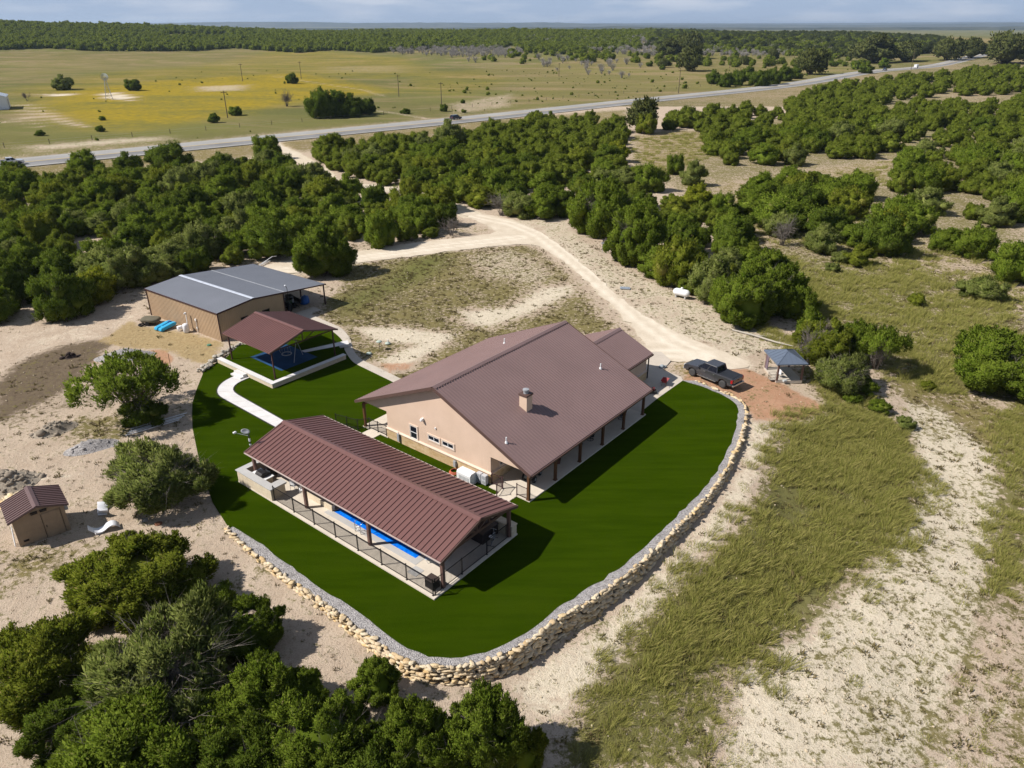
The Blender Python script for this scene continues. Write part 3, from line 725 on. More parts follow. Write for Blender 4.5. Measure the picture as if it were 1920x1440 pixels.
# ------------------------------------------------------------------ the house
HO = G(992, 938, .1)
house = thing('house', 'long tan stucco house under a big mauve brown metal gable roof', 'house', (HO[0], HO[1], 0), ANG)
def hw(a, b, z=0): return Vector((HO[0] + a * CA - b * SA, HO[1] + a * SA + b * CA, z))
RS = 4.3 / 9.8
def rz_(y): return 7.08 - RS * abs(y - 9.3)
m = MB(); m.prism([(3.8, .1), (15.6, .1), (15.6, 2.62), (18.85, 2.62), (18.85, rz_(18.85) - .18), (9.3, 6.88), (-.15, rz_(-.15) - .18), (-.15, 2.5), (3.8, 2.5)], 0, 17.3, 'x')
m.build('wall', M_STUC, house)
m = MB(); roof_plane(m, -.5, 17.85, (-.5, rz_(-.5)), (9.3, 7.08), rib=.305, rh=.035, rw=.06); roof_plane(m, -.5, 17.85, (19.1, rz_(19.1)), (9.3, 7.08), rib=.305, rh=.035, rw=.06)
roof = m.build('roof', M_ROOF, house)
m = MB()
m.add([(-.52, 9.3, 7.16), (17.87, 9.3, 7.16), (17.87, 9.55, 7.04), (-.52, 9.55, 7.04), (-.52, 9.05, 7.04), (17.87, 9.05, 7.04)], [(0, 1, 2, 3), (1, 0, 4, 5)])
for i in range(60): m.cbox((-.5 + (i + .5) * 18.35 / 60, 9.02, 7.0), (.16, .05, .07))
m.build('ridge_cap', M_ROOF, roof)
m = MB()
for y in (-.5, 19.1):
    for x in (-.56, 17.9): m = MB(); m.beam((x, y, rz_(y) - .1), (x, 9.3, 7.0), .06, .24); m.build('rake_trim', M_TRIM, roof)
for y, s in ((-.56, -1), (19.16, 1)):
    m = MB(); m.box(-.5, 17.85, y - .06, y + .06, rz_(-.5) - .2, rz_(-.5) - .05); m.build('gutter', M_TRIM, roof)
m = MB(); m.add([(-.5, -.5, rz_(-.5) - .16), (-.02, -.5, rz_(-.5) - .16), (-.02, 9.3, 6.91), (-.5, 9.3, 6.91), (-.5, 19.1, rz_(-.5) - .16), (-.02, 19.1, rz_(-.5) - .16)], [(0, 1, 2, 3), (3, 2, 5, 4)]); m.build('soffit', M_SOFF, roof)
# porch slabs and the timber posts
m = MB(); m.box(-.14, 17.8, -.15, 3.85, -.5, .12); m.box(-.14, 17.8, 15.55, 18.85, -.5, .12); m.box(0, 17.3, 3.85, 15.55, -.5, .1); m.build('porch_slab', M_CONC, house)
for i in range(6):
    for y in (.05, 18.6):
        m = MB(); m.box(3.5 * i - .1, 3.5 * i + .1, y - .1, y + .1, .12, 2.5); m.box(3.5 * i - .14, 3.5 * i + .14, y - .14, y + .14, .12, .2); m.build('porch_post', M_WOOD, house)
for y in (.05, 18.6):
    m = MB(); m.box(.02, 17.6, y - .1, y + .1, 2.28, 2.49); m.build('porch_beam', M_WOOD, house)
# stone skirting with sloping cap
m = MB(); m.box(-.08, 0, 3.72, 15.68, -.1, .95); m.box(-.08, 17.3, 3.72, 3.8, .12, .95); m.box(0, 17.3, 15.6, 15.68, .12, .95); m.build('stone_skirting', M_LEDGE, house)
m = MB(); m.prism([(-.16, .955), (0, .955), (0, 1.09), (-.16, 1.02)], 3.68, 15.72, 'y'); m.prism([(3.66, .955), (3.8, .955), (3.8, 1.09), (3.66, 1.02)], .01, 17.3, 'x'); m.build('stone_cap', M_STUCT, house)
def window(parent, y0, y1, z0, z1, split, x=0.0, face='x', trim=.13):
    def bx(mb, a0, a1, z_0, z_1, d0, d1):
        if face == 'x': mb.box(x - d1, x - d0, a0, a1, z_0, z_1)
        else: mb.box(a0, a1, x - d1, x - d0, z_0, z_1)
    fr = MB(); bx(fr, y0 - trim, y1 + trim, z1, z1 + trim, 0, .06); bx(fr, y0 - trim, y0, z0 - trim, z1, 0, .06); bx(fr, y1, y1 + trim, z0 - trim, z1, 0, .06); bx(fr, y0, y1, z0 - trim, z0, 0, .06)
    w = fr.build('window', M_STUCT, parent)
    s = MB(); t = .05
    for (a0, a1, b0, b1) in ((y0, y1, z1 - t, z1), (y0, y1, z0, z0 + t), (y0, y0 + t, z0 + t, z1 - t), (y1 - t, y1, z0 + t, z1 - t)): bx(s, a0, a1, b0, b1, 0, .04)
    if split == 'h': bx(s, y0 + t, y1 - t, (z0 + z1) / 2 - t / 2, (z0 + z1) / 2 + t / 2, 0, .04)
    else: bx(s, (y0 + y1) / 2 - t / 2, (y0 + y1) / 2 + t / 2, z0 + t, z1 - t, 0, .04)
    s.build('frame', M_WHITE, w)
    g = MB(); bx(g, y0 + t, y1 - t, z0 + t, z1 - t, 0, .02); g.build('pane', M_GLASS, w)
window(house, 11.9, 12.7, 1.1, 2.3, 'h'); window(house, 9.3, 10.55, 1.68, 2.12, 'v'); window(house, 7.72, 8.95, 1.72, 2.14, 'v')
for a in (1.1, 5.4, 8.6, 13.8): window(house, a, a + 1.1, 1.2, 2.3, 'h', 3.8, 'y')
m = MB(); m.box(11, 12.0, 3.72, 3.8, .12, 2.2); d = m.build('door', M_WOOD, house); m = MB(); m.sphere((11.12, 3.68, 1.1), .04); m.build('handle', M_CHROME, d)
m = MB(); m.lathe([(.13, 0), (.13, .12), (.05, .2)], (-.2, 11.1, 3.3), 10); m.box(-.2, 0, 11.0, 11.2, 3.26, 3.5); m.build('vent_hood', M_WHITE, house)
m = MB(); m.box(-.09, 0, 9.62, 9.72, 2.95, 3.1); m.build('wall_light', M_WHITE, house)
for y, hh_ in ((14.1, 1.0), (7.5, .8)):
    m = MB(); m.box(-.26, -.08, y - .12, y + .12, .25, hh_); m.tube([(-.17, y, hh_), (-.17, y, hh_ + .2)], .03); m.build('meter_box', M_GREYM, house, bevel=.02)
# chimney
m = MB(); m.box(4.45, 5.2, 3.7, 4.45, 3.9, 5.95); ch_ = m.build('chimney', M_STUC, house)
m = MB(); m.box(4.39, 5.26, 3.64, 4.51, 5.95, 6.1); m.build('chimney_cap', M_TRIM, ch_)
m = MB(); m.lathe([(.2, 6.1), (.2, 6.32), (.26, 6.34), (.26, 6.46), (.02, 6.5)], (4.82, 4.07, 0), 14); m.build('flue', M_GREYM, ch_)
for (a, b) in ((.35, 2.5), (15.4, 3.6), (12.6, 12.6)):
    z = rz_(b); m = MB(); m.lathe([(.14, z - .02), (.09, z + .12), (.055, z + .14), (.055, z + .5), (.0555, z + .5)], (a, b, 0), 10); m.build('roof_vent', M_WHITE, roof)
# lower wing at the far end
W7 = lambda y: 4.76 - RS * abs(y - 7.2)
m = MB(); m.prism([(3.7, .02), (10.7, .02), (10.7, W7(10.7) - .18), (7.2, 4.56), (3.7, W7(3.7) - .18)], 17.32, 24.5, 'x'); wing = m.build('wing_wall', M_STUC, house)
m = MB(); m.box(17.32, 24.58, 3.62, 3.7, .02, .95); m.box(24.5, 24.58, 3.7, 10.78, .02, .95); m.build('stone_skirting', M_LEDGE, house)
m = MB(); m.prism([(3.56, .955), (3.7, .955), (3.7, 1.09), (3.56, 1.02)], 17.33, 24.6, 'x'); m.build('stone_cap', M_STUCT, house)
m = MB(); roof_plane(m, 17.33, 24.75, (3.2, W7(3.2)), (7.2, 4.76), rib=.305, rh=.035, rw=.06); roof_plane(m, 17.33, 24.75, (11.2, W7(11.2)), (7.2, 4.76), rib=.305, rh=.035, rw=.06); wr = m.build('wing_roof', M_ROOF, house)
m = MB(); m.add([(17.3, 7.2, 4.83), (24.77, 7.2, 4.83), (24.77, 7.45, 4.7), (17.3, 7.45, 4.7), (17.3, 6.95, 4.7), (24.77, 6.95, 4.7)], [(0, 1, 2, 3), (1, 0, 4, 5)])
for i in range(24): m.cbox((17.4 + (i + .5) * 7.3 / 24, 6.92, 4.67), (.16, .05, .07))
m.build('ridge_cap', M_ROOF, wr)
m = MB(); m.box(17.86, 24.75, 3.08, 3.2, W7(3.2) - .2, W7(3.2) - .05); m.build('gutter', M_TRIM, wr)
m = MB(); m.box(24.6, 24.7, 3.5, 3.6, .15, 2.6); m.build('downspout', M_BLACK, wr)
for x0 in (24.52,):
    m = MB(); m.box(24.5, 24.56, 4.6, 9.6, .03, 2.3); m.build('garage_door', M_STUCT, house)
# apron, paths
tag(sheet('concrete_apron', Z0((1180, 790), (1229.6, 749.5), (1280.5, 713.4), (1277, 706.5), (1243, 694), (1258, 676), (1240, 660), (1190, 660), (1140, 720)), .055, M_OLDC, .5), kind='structure')
WALK = Z0((560, 585), (575, 586), (600, 597), (641, 615), (657, 634), (661, 653), (667, 664), (679, 675), (744, 706), (860, 770), (850, 777), (733, 714), (662.5, 680), (653, 668), (646, 656), (643, 638), (627, 623), (592, 603), (560, 592), z=.05)
tag(sheet('concrete_walk', smooth_line(resample(WALK, .6, True), 2, True), .05, M_OLDC, .4), kind='structure')
CURVE_OUT = Z0((454, 699), (434, 707), (417, 716), (407, 727), (405.5, 736), (411, 744), (429.6, 754), (519, 803), (560, 826)); CURVE_IN = Z0((476, 705.5), (459, 712), (446, 718), (437, 726), (436.5, 732), (443, 738), (535, 790), (580, 815))
tag(sheet('curved_walk', list(smooth_line(resample(CURVE_OUT, .5), 2)) + list(smooth_line(resample(CURVE_IN, .5), 2)[::-1]), .06, M_WALK, .4), kind='structure')
jo = resample(CURVE_OUT, .05); ji = resample(CURVE_IN, .05)
m = MB()
for k in range(1, 12):
    t_ = k / 12; a = jo[int(t_ * (len(jo) - 1))]; b = ji[int(t_ * (len(ji) - 1))]; m.beam((*a, .0605), (*b, .0605), .035, .004)
tag(m.build('walk_joint', M_OLDC), kind='structure')
M_EDG = plain('dark lawn edging', (.03, .028, .026), .8)
for nm, ln in (('lawn_edging', CURVE_OUT), ('lawn_edging', CURVE_IN)):
    m = MB(); r_ = smooth_line(resample(ln, .5), 2)
    for a, b in zip(r_, r_[1:]): m.beam((*a, .045), (*b, .045), .1, .05)
    tag(m.build(nm, M_EDG), kind='structure')
# ------------------------------------------------------------------ pool pavilion (local x across, y along, origin at the slab's near corner)
PO = G(814, 1122)
def local(o, ang):
    c, s = math.cos(ang), math.sin(ang)
    return lambda a, b, z=0.0: Vector((o[0] + a * c - b * s, o[1] + a * s + b * c, z))
pw = local(PO, ANG)
pav = thing('pool_pavilion', 'long open pavilion with red brown ribbed roof sheltering a lap pool', 'pavilion', (PO[0], PO[1], 0), ANG)
m = MB()
PX0, PX1, PY0, PY1 = 1.93, 5.3, 3.6, 12.2       # pool opening
CW = .5
X0, X1, Y0, Y1 = -.15, 8.4, -.15, 21.45
for b in ((X0, PX0 - CW, Y0, Y1), (PX1 + CW, X1, Y0, Y1), (PX0 - CW, PX1 + CW, Y0, PY0 - CW), (PX0 - CW, PX1 + CW, PY1 + CW, Y1)): m.box(*b, -.4, .13)
m.build('deck_slab', M_CONC, pav)
m = MB()
for y in np.arange(3.0, 21, 3.0): m.box(X0 + .02, PX0 - CW - .02, y - .012, y + .012, .13, .1325)
m.box(.62, .64, Y0, 17, .13, .1325); m.build('deck_joint', M_OLDC, pav)
RZ = lambda x: 3.84 - .288 * abs(x - 4.32)
m = MB(); roof_plane(m, -.3, 20.8, (.5, RZ(.5)), (4.32, 3.84), th=.12, rib=.45, rh=.055, rw=.07, along='y'); roof_plane(m, -.3, 20.8, (8.14, RZ(8.14)), (4.32, 3.84), th=.12, rib=.45, rh=.055, rw=.07, along='y')
proof = m.build('roof', M_ROOF2, pav)
m = MB()
m.add([(4.32, -.33, 3.93), (4.32, 20.83, 3.93), (4.62, 20.83, 3.82), (4.62, -.33, 3.82), (4.02, 20.83, 3.82), (4.02, -.33, 3.82)], [(0, 1, 2, 3), (1, 0, 5, 4)]); m.build('ridge_cap', M_ROOF2, proof)
M_GUT = plain('tan gutter', (.5, .4, .36), .5)
for x in (.44, 8.2):
    m = MB(); m.box(x - .035, x + .035, -.3, 20.8, RZ(.5) - .1, RZ(.5) - .03); m.build('gutter', M_GUT, proof)
for y in (-.34, 20.84):
    for x in (.46, 8.18):
        m = MB(); m.beam((x, y, RZ(x) - .07), (4.32, y, 3.77), .06, .2); m.build('rake_trim', M_TRIM, proof)
for y in (.13, 7.13, 14.18, 20.55):
    for x in (1.0, 7.75):
        m = MB(); m.box(x - .11, x + .11, y - .11, y + .11, .13, RZ(x) - .3); m.build('post', M_WOOD2, pav)
for x in (1.0, 7.75):
    m = MB(); m.box(x - .09, x + .09, -.1, 20.7, RZ(x) - .36, RZ(x) - .13); m.build('beam', M_WOOD2, pav)
for y in (.1, 7.13, 14.18, 20.5):
    m = MB(); z0 = RZ(1) - .3; m.beam((1, y, z0), (7.75, y, z0), .14, .2); m.beam((4.32, y, z0), (4.32, y, 3.66), .14, .16)
    for s in (-1, 1):
        m.beam((.7, y, RZ(.7) - .22), (4.32, y, 3.6), .14, .16); m.beam((4.32 + s * .15, y, z0 + .08), (4.32 + s * 1.2, y, RZ(4.32 + s * 1.2) - .2), .12, .14); m.beam((4.32 + s * 1.3, y, z0 + .06), (4.32 + s * 1.2, y, RZ(4.32 + s * 1.2) - .2), .12, .14)
    m.beam((7.94, y, RZ(.7) - .22), (4.32, y, 3.6), .14, .16)
    m.build('truss', M_TRIM, pav)
# stone pier at the near right corner
m = MB(); m.box(7.85, 8.35, -.1, .4, .13, .95); m.box(7.8, 8.4, -.14, .45, .95, 1.02); m.build('stone_pier', M_LEDGE2, pav)
# the pool
def water_mat():
    t = NT('clear pool water'); p = t.obj(); n = t.noise(3.2, 4, .6, p, 1.0); n2 = t.noise(9, 2, .5, p)
    c = t.mix(t.remap(n, .38, .62), (.002, .10, .56), (.005, .2, .85)); c = t.mix(t.remap(n2, .55, .7, 0, .35), c, (.03, .35, .8))
    t.bump(n, .35, .05)
    return t.done(c, .12, .15)
pool = thing('swimming_pool', 'narrow bright blue lap pool with grey coping under the pavilion', 'pool', tuple(pw(0, 0)), ANG)
m = MB()
for b in ((PX0 - CW, PX0, PY0 - CW, PY1 + CW), (PX1, PX1 + CW, PY0 - CW, PY1 + CW), (PX0, PX1, PY0 - CW, PY0), (PX0, PX1, PY1, PY1 + CW)): m.box(*b, -.4, .145)
m.build('coping', M_COPE, pool)
m = MB(); m.box(PX0, PX1, PY0, PY1, -.3, .1); m.build('water', water_mat(), pool)
m = MB(); m.box(.6, 1.4, 2.25, 3.05, .1, .15); tag(m.build('equipment_pad', M_COPE), 'small square grey slab set in the pool deck', 'slab').matrix_world = pav.matrix_basis
def at_pav(o): o.location = pav.location; o.rotation_euler = (0, 0, ANG); return o
at_pav(bpy.data.objects['equipment_pad'])
m = MB(); m.box(1.85, 2.15, 12.3, 15.0, .13, .6); m.box(1.85, 5.6, 15.0, 15.3, .13, .6); m.box(2.15, 2.4, 12.75, 15.0, .13, .42)
tag(at_pav(m.build('stone_bench', M_LEDGE2)), 'low cream stone spa wall at the far end of the pool', 'stone bench')
# handrail frame by the water
t_ = thing('pool_handrail', 'chrome handrail frame standing at the pool edge', 'handrail', tuple(pw(1.9, 8.8, .145)), ANG)
for dy in (-.3, .3):
    m = MB(); m.tube([(-.55, dy, 0), (-.55, dy, .75), (-.4, dy, .88), (.1, dy, .85), (.5, dy, .35), (.55, dy, .02)], .024, 8); m.build('rail', M_CHROME, t_, True)
for z in (.3, .6):
    m = MB(); m.tube([(-.55, -.3, z), (-.55, .3, z)], .02, 8); m.build('crossbar', M_CHROME, t_, True)
# lounge chair half under the eave
t_ = thing('lounge_chair', 'pale blue folding lounge chair at the near end of the pool', 'lounge chair', tuple(pw(2.75, 2.2, .13)), ANG - .9)
M_SLING = plain('pale blue sling fabric', (.42, .55, .72), .7)
m = MB(); m.add([(-.9, -.3, .32), (.15, -.3, .3), (.75, -.3, .75), (.75, .3, .75), (.15, .3, .3), (-.9, .3, .32)], [(0, 1, 4, 5), (1, 2, 3, 4)]); m.build('seat', M_SLING, t_)
for sx, sy in ((-.8, -.3), (-.8, .3), (.1, -.3), (.1, .3)):
    m = MB(); m.tube([(sx, sy, .32), (sx + .08, sy, 0)], .018, 6); m.build('leg', M_WHITE, t_)
# black boxes, hot tub, grill
t_ = thing('pool_heater', 'black louvred pool equipment box in the fence corner', 'heater', tuple(pw(.62, .72, .13)), ANG)
m = MB(); m.box(-.3, .3, -.36, .36, .03, .68)
for k in range(6): m.box(-.32, .32, -.38, .38, .1 + k * .1, .15 + k * .1)
m.build('body', M_BLACK, t_)
m = MB(); m.box(-.34, .34, -.4, .4, .68, .73); m.build('lid', plain('dark grey lid', (.06, .045, .04), .5), t_, bevel=.02)
t_ = thing('hot_tub', 'dark covered square tub under the near pavilion end', 'hot tub', tuple(pw(6.7, 1.9, .13)), ANG)
m = MB(); m.box(-.85, .85, -.95, .95, 0, .8)
for k in range(8): m.box(-.86, .86, -.85 + k * .24, -.72 + k * .24, .06, .74)
m.build('cabinet', plain('near black panels', (.025, .018, .018), .6), t_)
m = MB(); m.box(-.9, .9, -1.0, -.02, .8, .9); m.box(-.9, .9, .02, 1.0, .8, .9); m.build('cover', plain('black vinyl cover', (.03, .024, .026), .5), t_, bevel=.03)
m = MB(); m.box(7.75, 8.25, .45, 4.2, .13, 1.0); m.box(7.7, 8.3, .45, 4.25, 1.0, 1.06); tag(at_pav(m.build('stone_counter', M_LEDGE2)), 'cream stone counter wall behind the covered tub', 'counter')
t_ = thing('exercise_bike', 'small chrome and black exercise machine beside the covered tub', 'exercise bike', tuple(pw(6.55, .62, .13)), ANG + .4)
m = MB(); m.tube([(-.5, 0, .06), (.5, 0, .06)], .04, 8); m.tube([(-.5, -.25, .04), (-.5, .25, .04)], .035, 8); m.tube([(.5, -.25, .04), (.5, .25, .04)], .035, 8); m.tube([(.35, 0, .06), (.2, 0, 1.05)], .035, 8); m.tube([(-.3, 0, .06), (-.4, 0, .75)], .035, 8); m.build('frame', M_CHROME, t_)
m = MB(); m.sphere((-.42, 0, .8), .17, (1, .8, .4)); m.build('saddle', M_WPLAS, t_, True)
m = MB(); m.lathe([(.05, -.05), (.26, -.05), (.26, .05), (.05, .05)], (.3, 0, .35), 16, 'y'); m.build('flywheel', M_GREYM, t_)
m = MB(); m.tube([(.2, -.25, 1.0), (.14, 0, 1.05), (.2, .25, 1.0)], .025, 8); m.build('handlebar', M_CHROME, t_)
# outdoor kitchen
t_ = thing('kitchen_counter', 'L shaped cream stone outdoor kitchen wall with grey slab top', 'counter', tuple(pw(0, 0)), ANG)
m = MB(); m.box(-.12, .3, 16.95, 21.4, -.1, 1.12); m.box(.3, 1.15, 16.95, 17.5, .13, 1.12); m.box(.3, 4.6, 21.0, 21.4, -.1, 1.12); m.box(.3, 1.3, 18.75, 20.35, .13, .9); m.build('stone_base', M_LEDGE2, t_)
m = MB(); m.box(-.2, .42, 16.85, 21.48, 1.12, 1.19); m.box(.42, 1.3, 16.85, 17.6, 1.12, 1.19); m.box(.42, 4.65, 20.92, 21.48, 1.12, 1.19); m.build('counter_top', M_COPE, t_)
m = MB(); m.box(.42, 1.4, 18.65, 18.98, .9, .97); m.box(.42, 1.4, 19.9, 20.45, .9, .97); m.build('worktop', M_WHITE, t_)
t_ = thing('barbecue_grill', 'black hooded grill built into the outdoor kitchen wall', 'grill', tuple(pw(.88, 19.44, .9)), ANG)
m = MB(); m.box(-.42, .45, -.42, .42, 0, .1); m.build('firebox', M_GREYM, t_)
m = MB(); m.prism([(-.4, .1), (.42, .1), (.42, .22), (.1, .42), (-.25, .42), (-.4, .25)], -.4, .4, 'y'); h_ = m.build('hood', M_BLACK, t_, bevel=.03)
m = MB(); m.tube([(.47, -.3, .2), (.5, -.28, .2), (.5, .28, .2), (.47, .3, .2)], .015, 6); m.build('handle', M_CHROME, h_)
t_ = thing('refrigerator', 'dark cabinet with a grey top in the kitchen shade', 'cabinet', tuple(pw(2.1, 20.2, .13)), ANG)
m = MB(); m.box(-.35, .35, -.4, .4, 0, 1.0); m.build('body', M_BLACK, t_, bevel=.02); m = MB(); m.box(-.38, .38, -.43, .43, 1.0, 1.05); m.build('top', M_COPE, t_)
for i, (a, b, r) in enumerate(((1.9, 16.9, .3), (1.95, 15.9, 1.2))):
    t_ = thing('bar_stool', ('white metal chair tucked under the eave nearer the kitchen', 'white metal chair tucked under the eave nearer the pool')[i], 'chair', tuple(pw(a, b, .13)), ANG + r, 'white chairs on the pool deck')
    m = MB(); m.box(-.22, .22, -.22, .22, .43, .47); m.build('seat', M_WHITE, t_)
    m = MB(); m.box(-.22, -.19, -.22, .22, .6, .95)
    for y in (-.2, .2): m.tube([(-.2, y, .45), (-.22, y, .9)], .015, 6)
    m.build('backrest', M_WHITE, t_)
    for sx in (-.2, .2):
        for sy in (-.2, .2): mm = MB(); mm.tube([(sx, sy, .45), (sx * 1.1, sy * 1.1, 0)], .015, 6); mm.build('leg', M_WHITE, t_)
# metal fences
def fence(label, frame, ang, pts, z, h=1.25, step=2.4, mat=M_BLACK, picket=.11, group=None, post=.06):
    t_ = thing('metal_fence', label, 'fence', tuple(frame(pts[0][0], pts[0][1], z)), ang, group)
    o0 = pts[0]
    post_me = None
    for (a, b), (c, d) in zip(pts, pts[1:]):
        L = math.hypot(c - a, d - b); n = max(1, round(L / step)); ux, uy = (c - a) / L, (d - b) / L
        for i in range(n + 1):
            if i == 0 and (a, b) != pts[0]: continue
            x, y = a + ux * L * i / n - o0[0], b + uy * L * i / n - o0[1]
            mb = MB(); mb.box(-post / 2, post / 2, -post / 2, post / 2, 0, h + .06); mb.box(-post * .6, post * .6, -post * .6, post * .6, h + .06, h + .09); mb.box(-post, post, -post, post, 0, .02)
            p_ = mb.build('fence_post', mat, t_); p_.location = (x, y, 0)
        for i in range(n):
            s0, s1 = L * i / n, L * (i + 1) / n; q = lambda s, zz: (a + ux * s - o0[0], b + uy * s - o0[1], zz)
            mb = MB()
            for zz in (.12, h): mb.beam(q(s0, zz), q(s1, zz), .035, .04)
            k = int((s1 - s0) / picket)
            for j in range(1, k): s = s0 + (s1 - s0) * j / k; mb.beam(q(s, .12), q(s, h), .016, .016)
            mb.build('railing_panel', mat, t_)
    return t_
fence('long black picket fence along the outer edge of the pool deck', pw, ANG, [(.05, .12), (.05, 16.85)], .13)
fence('black picket fence across the near gable end of the pool pavilion', pw, ANG, [(.17, .05), (7.8, .05)], .13)
# satellite dish mast at the far gable
t_ = thing('satellite_dish', 'grey oval satellite dish with a white camera on a black mast behind the pavilion roof', 'satellite dish', tuple(pw(1.25, 21.1, .0)), ANG)
m = MB(); m.tube([(0, 0, 0), (0, 0, 3.9)], .05, 8); m.build('mast', M_BLACK, t_)
m = MB()
for z in (2.9, 3.25, 3.4): m = MB(); m.lathe([(.07, z), (.09, z + .05), (.07, z + .12)], (0, 0, 0), 8); m.build('mounting_clamp', M_WHITE, t_)
m = MB(); m.lathe([(.02, 0), (.2, .02), (.3, .07), (.3, .09), (.2, .05), (.02, .03)], (0, 0, 0), 18); d_ = m.build('dish', M_GREYM, t_, True); d_.location = (-.15, .1, 4.2); d_.scale = (.7, 1.15, 1); d_.rotation_euler = (.5, -1.15, .3)
m = MB(); m.tube([(0, 0, 3.85), (-.15, .08, 4.12)], .025, 6); m.tube([(0, 0, 3.75), (-.6, .75, 4.0)], .02, 6); m.build('bracket', M_GREYM, t_)
m = MB(); m.sphere((-.62, .8, 4.06), .1); m.box(-.8, -.6, .74, .88, 4.0, 4.12); m.build('camera', M_WHITE, t_, True)

# ------------------------------------------------------------------ small things round the house
t_ = thing('generator', 'white steel standby generator box by the gable wall', 'generator', tuple(hw(-.85, 5.6, LZ)), ANG)
m = MB(); m.prism([(-.42, 0), (.42, 0), (.42, .8), (.3, .95), (-.3, .95), (-.42, .8)], -.72, .72, 'y'); m.build('cabinet', M_WHITE, t_, bevel=.02)
m = MB(); m.box(-.5, .5, -.8, .8, -.05, .03); m.build('pad', M_CONC, t_)
m = MB(); [m.box(-.425, -.41, -.6 + k * .14, -.52 + k * .14, .2, .6) for k in range(8)]; m.build('louvres', M_GREYM, t_)
for i, b in enumerate((4.65, 4.12)):
    t_ = thing('heat_pump', ('grey outdoor heat pump unit beside the white generator', 'grey outdoor heat pump unit nearest the porch corner')[i], 'air conditioner', tuple(hw(-.38, b, LZ)), ANG, 'heat pump units at the gable wall')
    m = MB(); m.box(-.17, .17, -.23, .23, .06, .9); m.build('casing', plain('light grey casing', (.5, .51, .54), .45), t_, bevel=.02)
    m = MB()
    for z in (.28, .68): m.lathe([(.16, -.18), (.16, -.172), (.02, -.172)], (0, 0, z), 16, 'x')
    m.build('fan_grille', M_GREYM, t_)
t_ = MB()
for k in range(5):
    t_.tube([(math.cos(a) * (.42 - .03 * k), math.sin(a) * (.42 - .03 * k), .03 + .035 * k + .01 * math.sin(3 * a + k)) for a in np.linspace(0, 6.2, 24)], .022, 6)
t_.tube([(.42, 0, .04), (.7, .2, .03), (.6, .6, .2), (.62, .6, .5)], .02, 6)
o = t_.build('garden_hose', plain('faded red rubber hose', (.5, .13, .07), .5), None, True); o.location = hw(-.6, 7.2, LZ); o.rotation_euler = (0, 0, ANG); tag(o, 'coiled red orange garden hose on the turf by the wall', 'hose')
tag(sheet('gable_path', [tuple(hw(a, b)[:2]) for a, b in ((-1.6, 1.15), (-1.6, 2.55), (-.15, 2.55), (-.15, 1.15))], .07, M_CONC, .3), kind='structure')
m = MB(); m.box(-.5, -.15, 1.1, 2.6, -.1, .1); m.box(-.5, -.15, 2.6, 3.6, -.1, .09); tag(m.build('concrete_step', M_CONC), 'pale concrete step at the near porch corner', 'step').location = hw(0, 0); bpy.data.objects['concrete_step'].rotation_euler = (0, 0, ANG)
fence('bronze railing across the near end of the open porch', hw, ANG, [(-.06, 3.65), (-.06, 2.6)], .12, 1.0, 1.2, M_BRONZE)
fence('bronze railing between the gate and the corner porch post', hw, ANG, [(-.06, 1.15), (-.06, .15)], .12, 1.0, 1.2, M_BRONZE)
fence('bronze railing gate standing open at the near porch step', hw, ANG, [(-.06, 2.55), (-1.1, 2.3)], .12, 1.0, 1.2, M_BRONZE)
fence('black railing with gate at the far end of the gable wall', hw, ANG, [(-.06, 15.75), (-.06, 18.0), (-.9, 18.6), (-1.4, 21.0)], .12, 1.0, 1.2, M_BLACK)
tag(sheet('side_path', [tuple(hw(a, b)[:2]) for a, b in ((-1.8, 16.5), (-1.8, 17.95), (-.15, 17.95), (-.15, 16.5))], .07, M_CONC, .3), kind='structure')
# porch furniture in the shade
def patio_chair(label, a, b, r, swivel=True):
    t_ = thing('patio_chair', label, 'chair', tuple(hw(a, b, .12)), ANG + r, 'dark patio chairs on the porch')
    m = MB(); m.box(-.28, .28, -.28, .28, .4, .5); m.build('seat', plain('charcoal cushion', (.04, .042, .05), .8), t_, bevel=.03)
    m = MB(); m.add([(-.28, -.28, .48), (-.28, .28, .48), (-.42, .28, 1.05), (-.42, -.28, 1.05), (-.2, -.28, .48), (-.2, .28, .48), (-.36, .28, 1.05), (-.36, -.28, 1.05)], [(0, 1, 2, 3), (7, 6, 5, 4), (0, 4, 5, 1), (3, 2, 6, 7), (0, 3, 7, 4), (1, 5, 6, 2)]); m.build('backrest', M_BLACK, t_)
    m = MB(); m.tube([(.3 * math.cos(a), .3 * math.sin(a), .03) for a in np.linspace(0, 6.28, 20)], .02, 6); m.tube([(-.3, 0, .04), (0, 0, .15), (.3, 0, .04)], .02, 6); m.tube([(0, -.3, .04), (0, 0, .15), (0, .3, .04)], .02, 6); m.tube([(0, 0, .12), (0, 0, .42)], .03, 6); m.build('base', M_BLACK, t_)
    for s in (-1, 1): m = MB(); m.tube([(-.3, s * .3, .48), (-.28, s * .31, .66), (.22, s * .31, .66), (.26, s * .3, .45)], .02, 6); m.build('armrest', M_BLACK, t_)
patio_chair('dark swivel chair by the third porch post', 10.6, 1.35, 2.2); patio_chair('dark swivel chair just inside the third porch bay', 9.4, 1.7, 1.0); patio_chair('dark swivel chair by the fifth porch post', 15.6, 1.2, 2.5); patio_chair('dark swivel chair at the far end of the porch', 16.5, 1.7, 3.4)
t_ = thing('patio_table', 'round dark patio table at the far porch bay', 'table', tuple(hw(15.9, 2.1, .12)), ANG)
m = MB(); m.lathe([(.55, .7), (.55, .74), (.01, .74)], (0, 0, 0), 20); m.build('tabletop', M_BLACK, t_); m = MB(); m.lathe([(.25, 0), (.05, .06), (.05, .7)], (0, 0, 0), 10); m.build('pedestal', M_BLACK, t_)
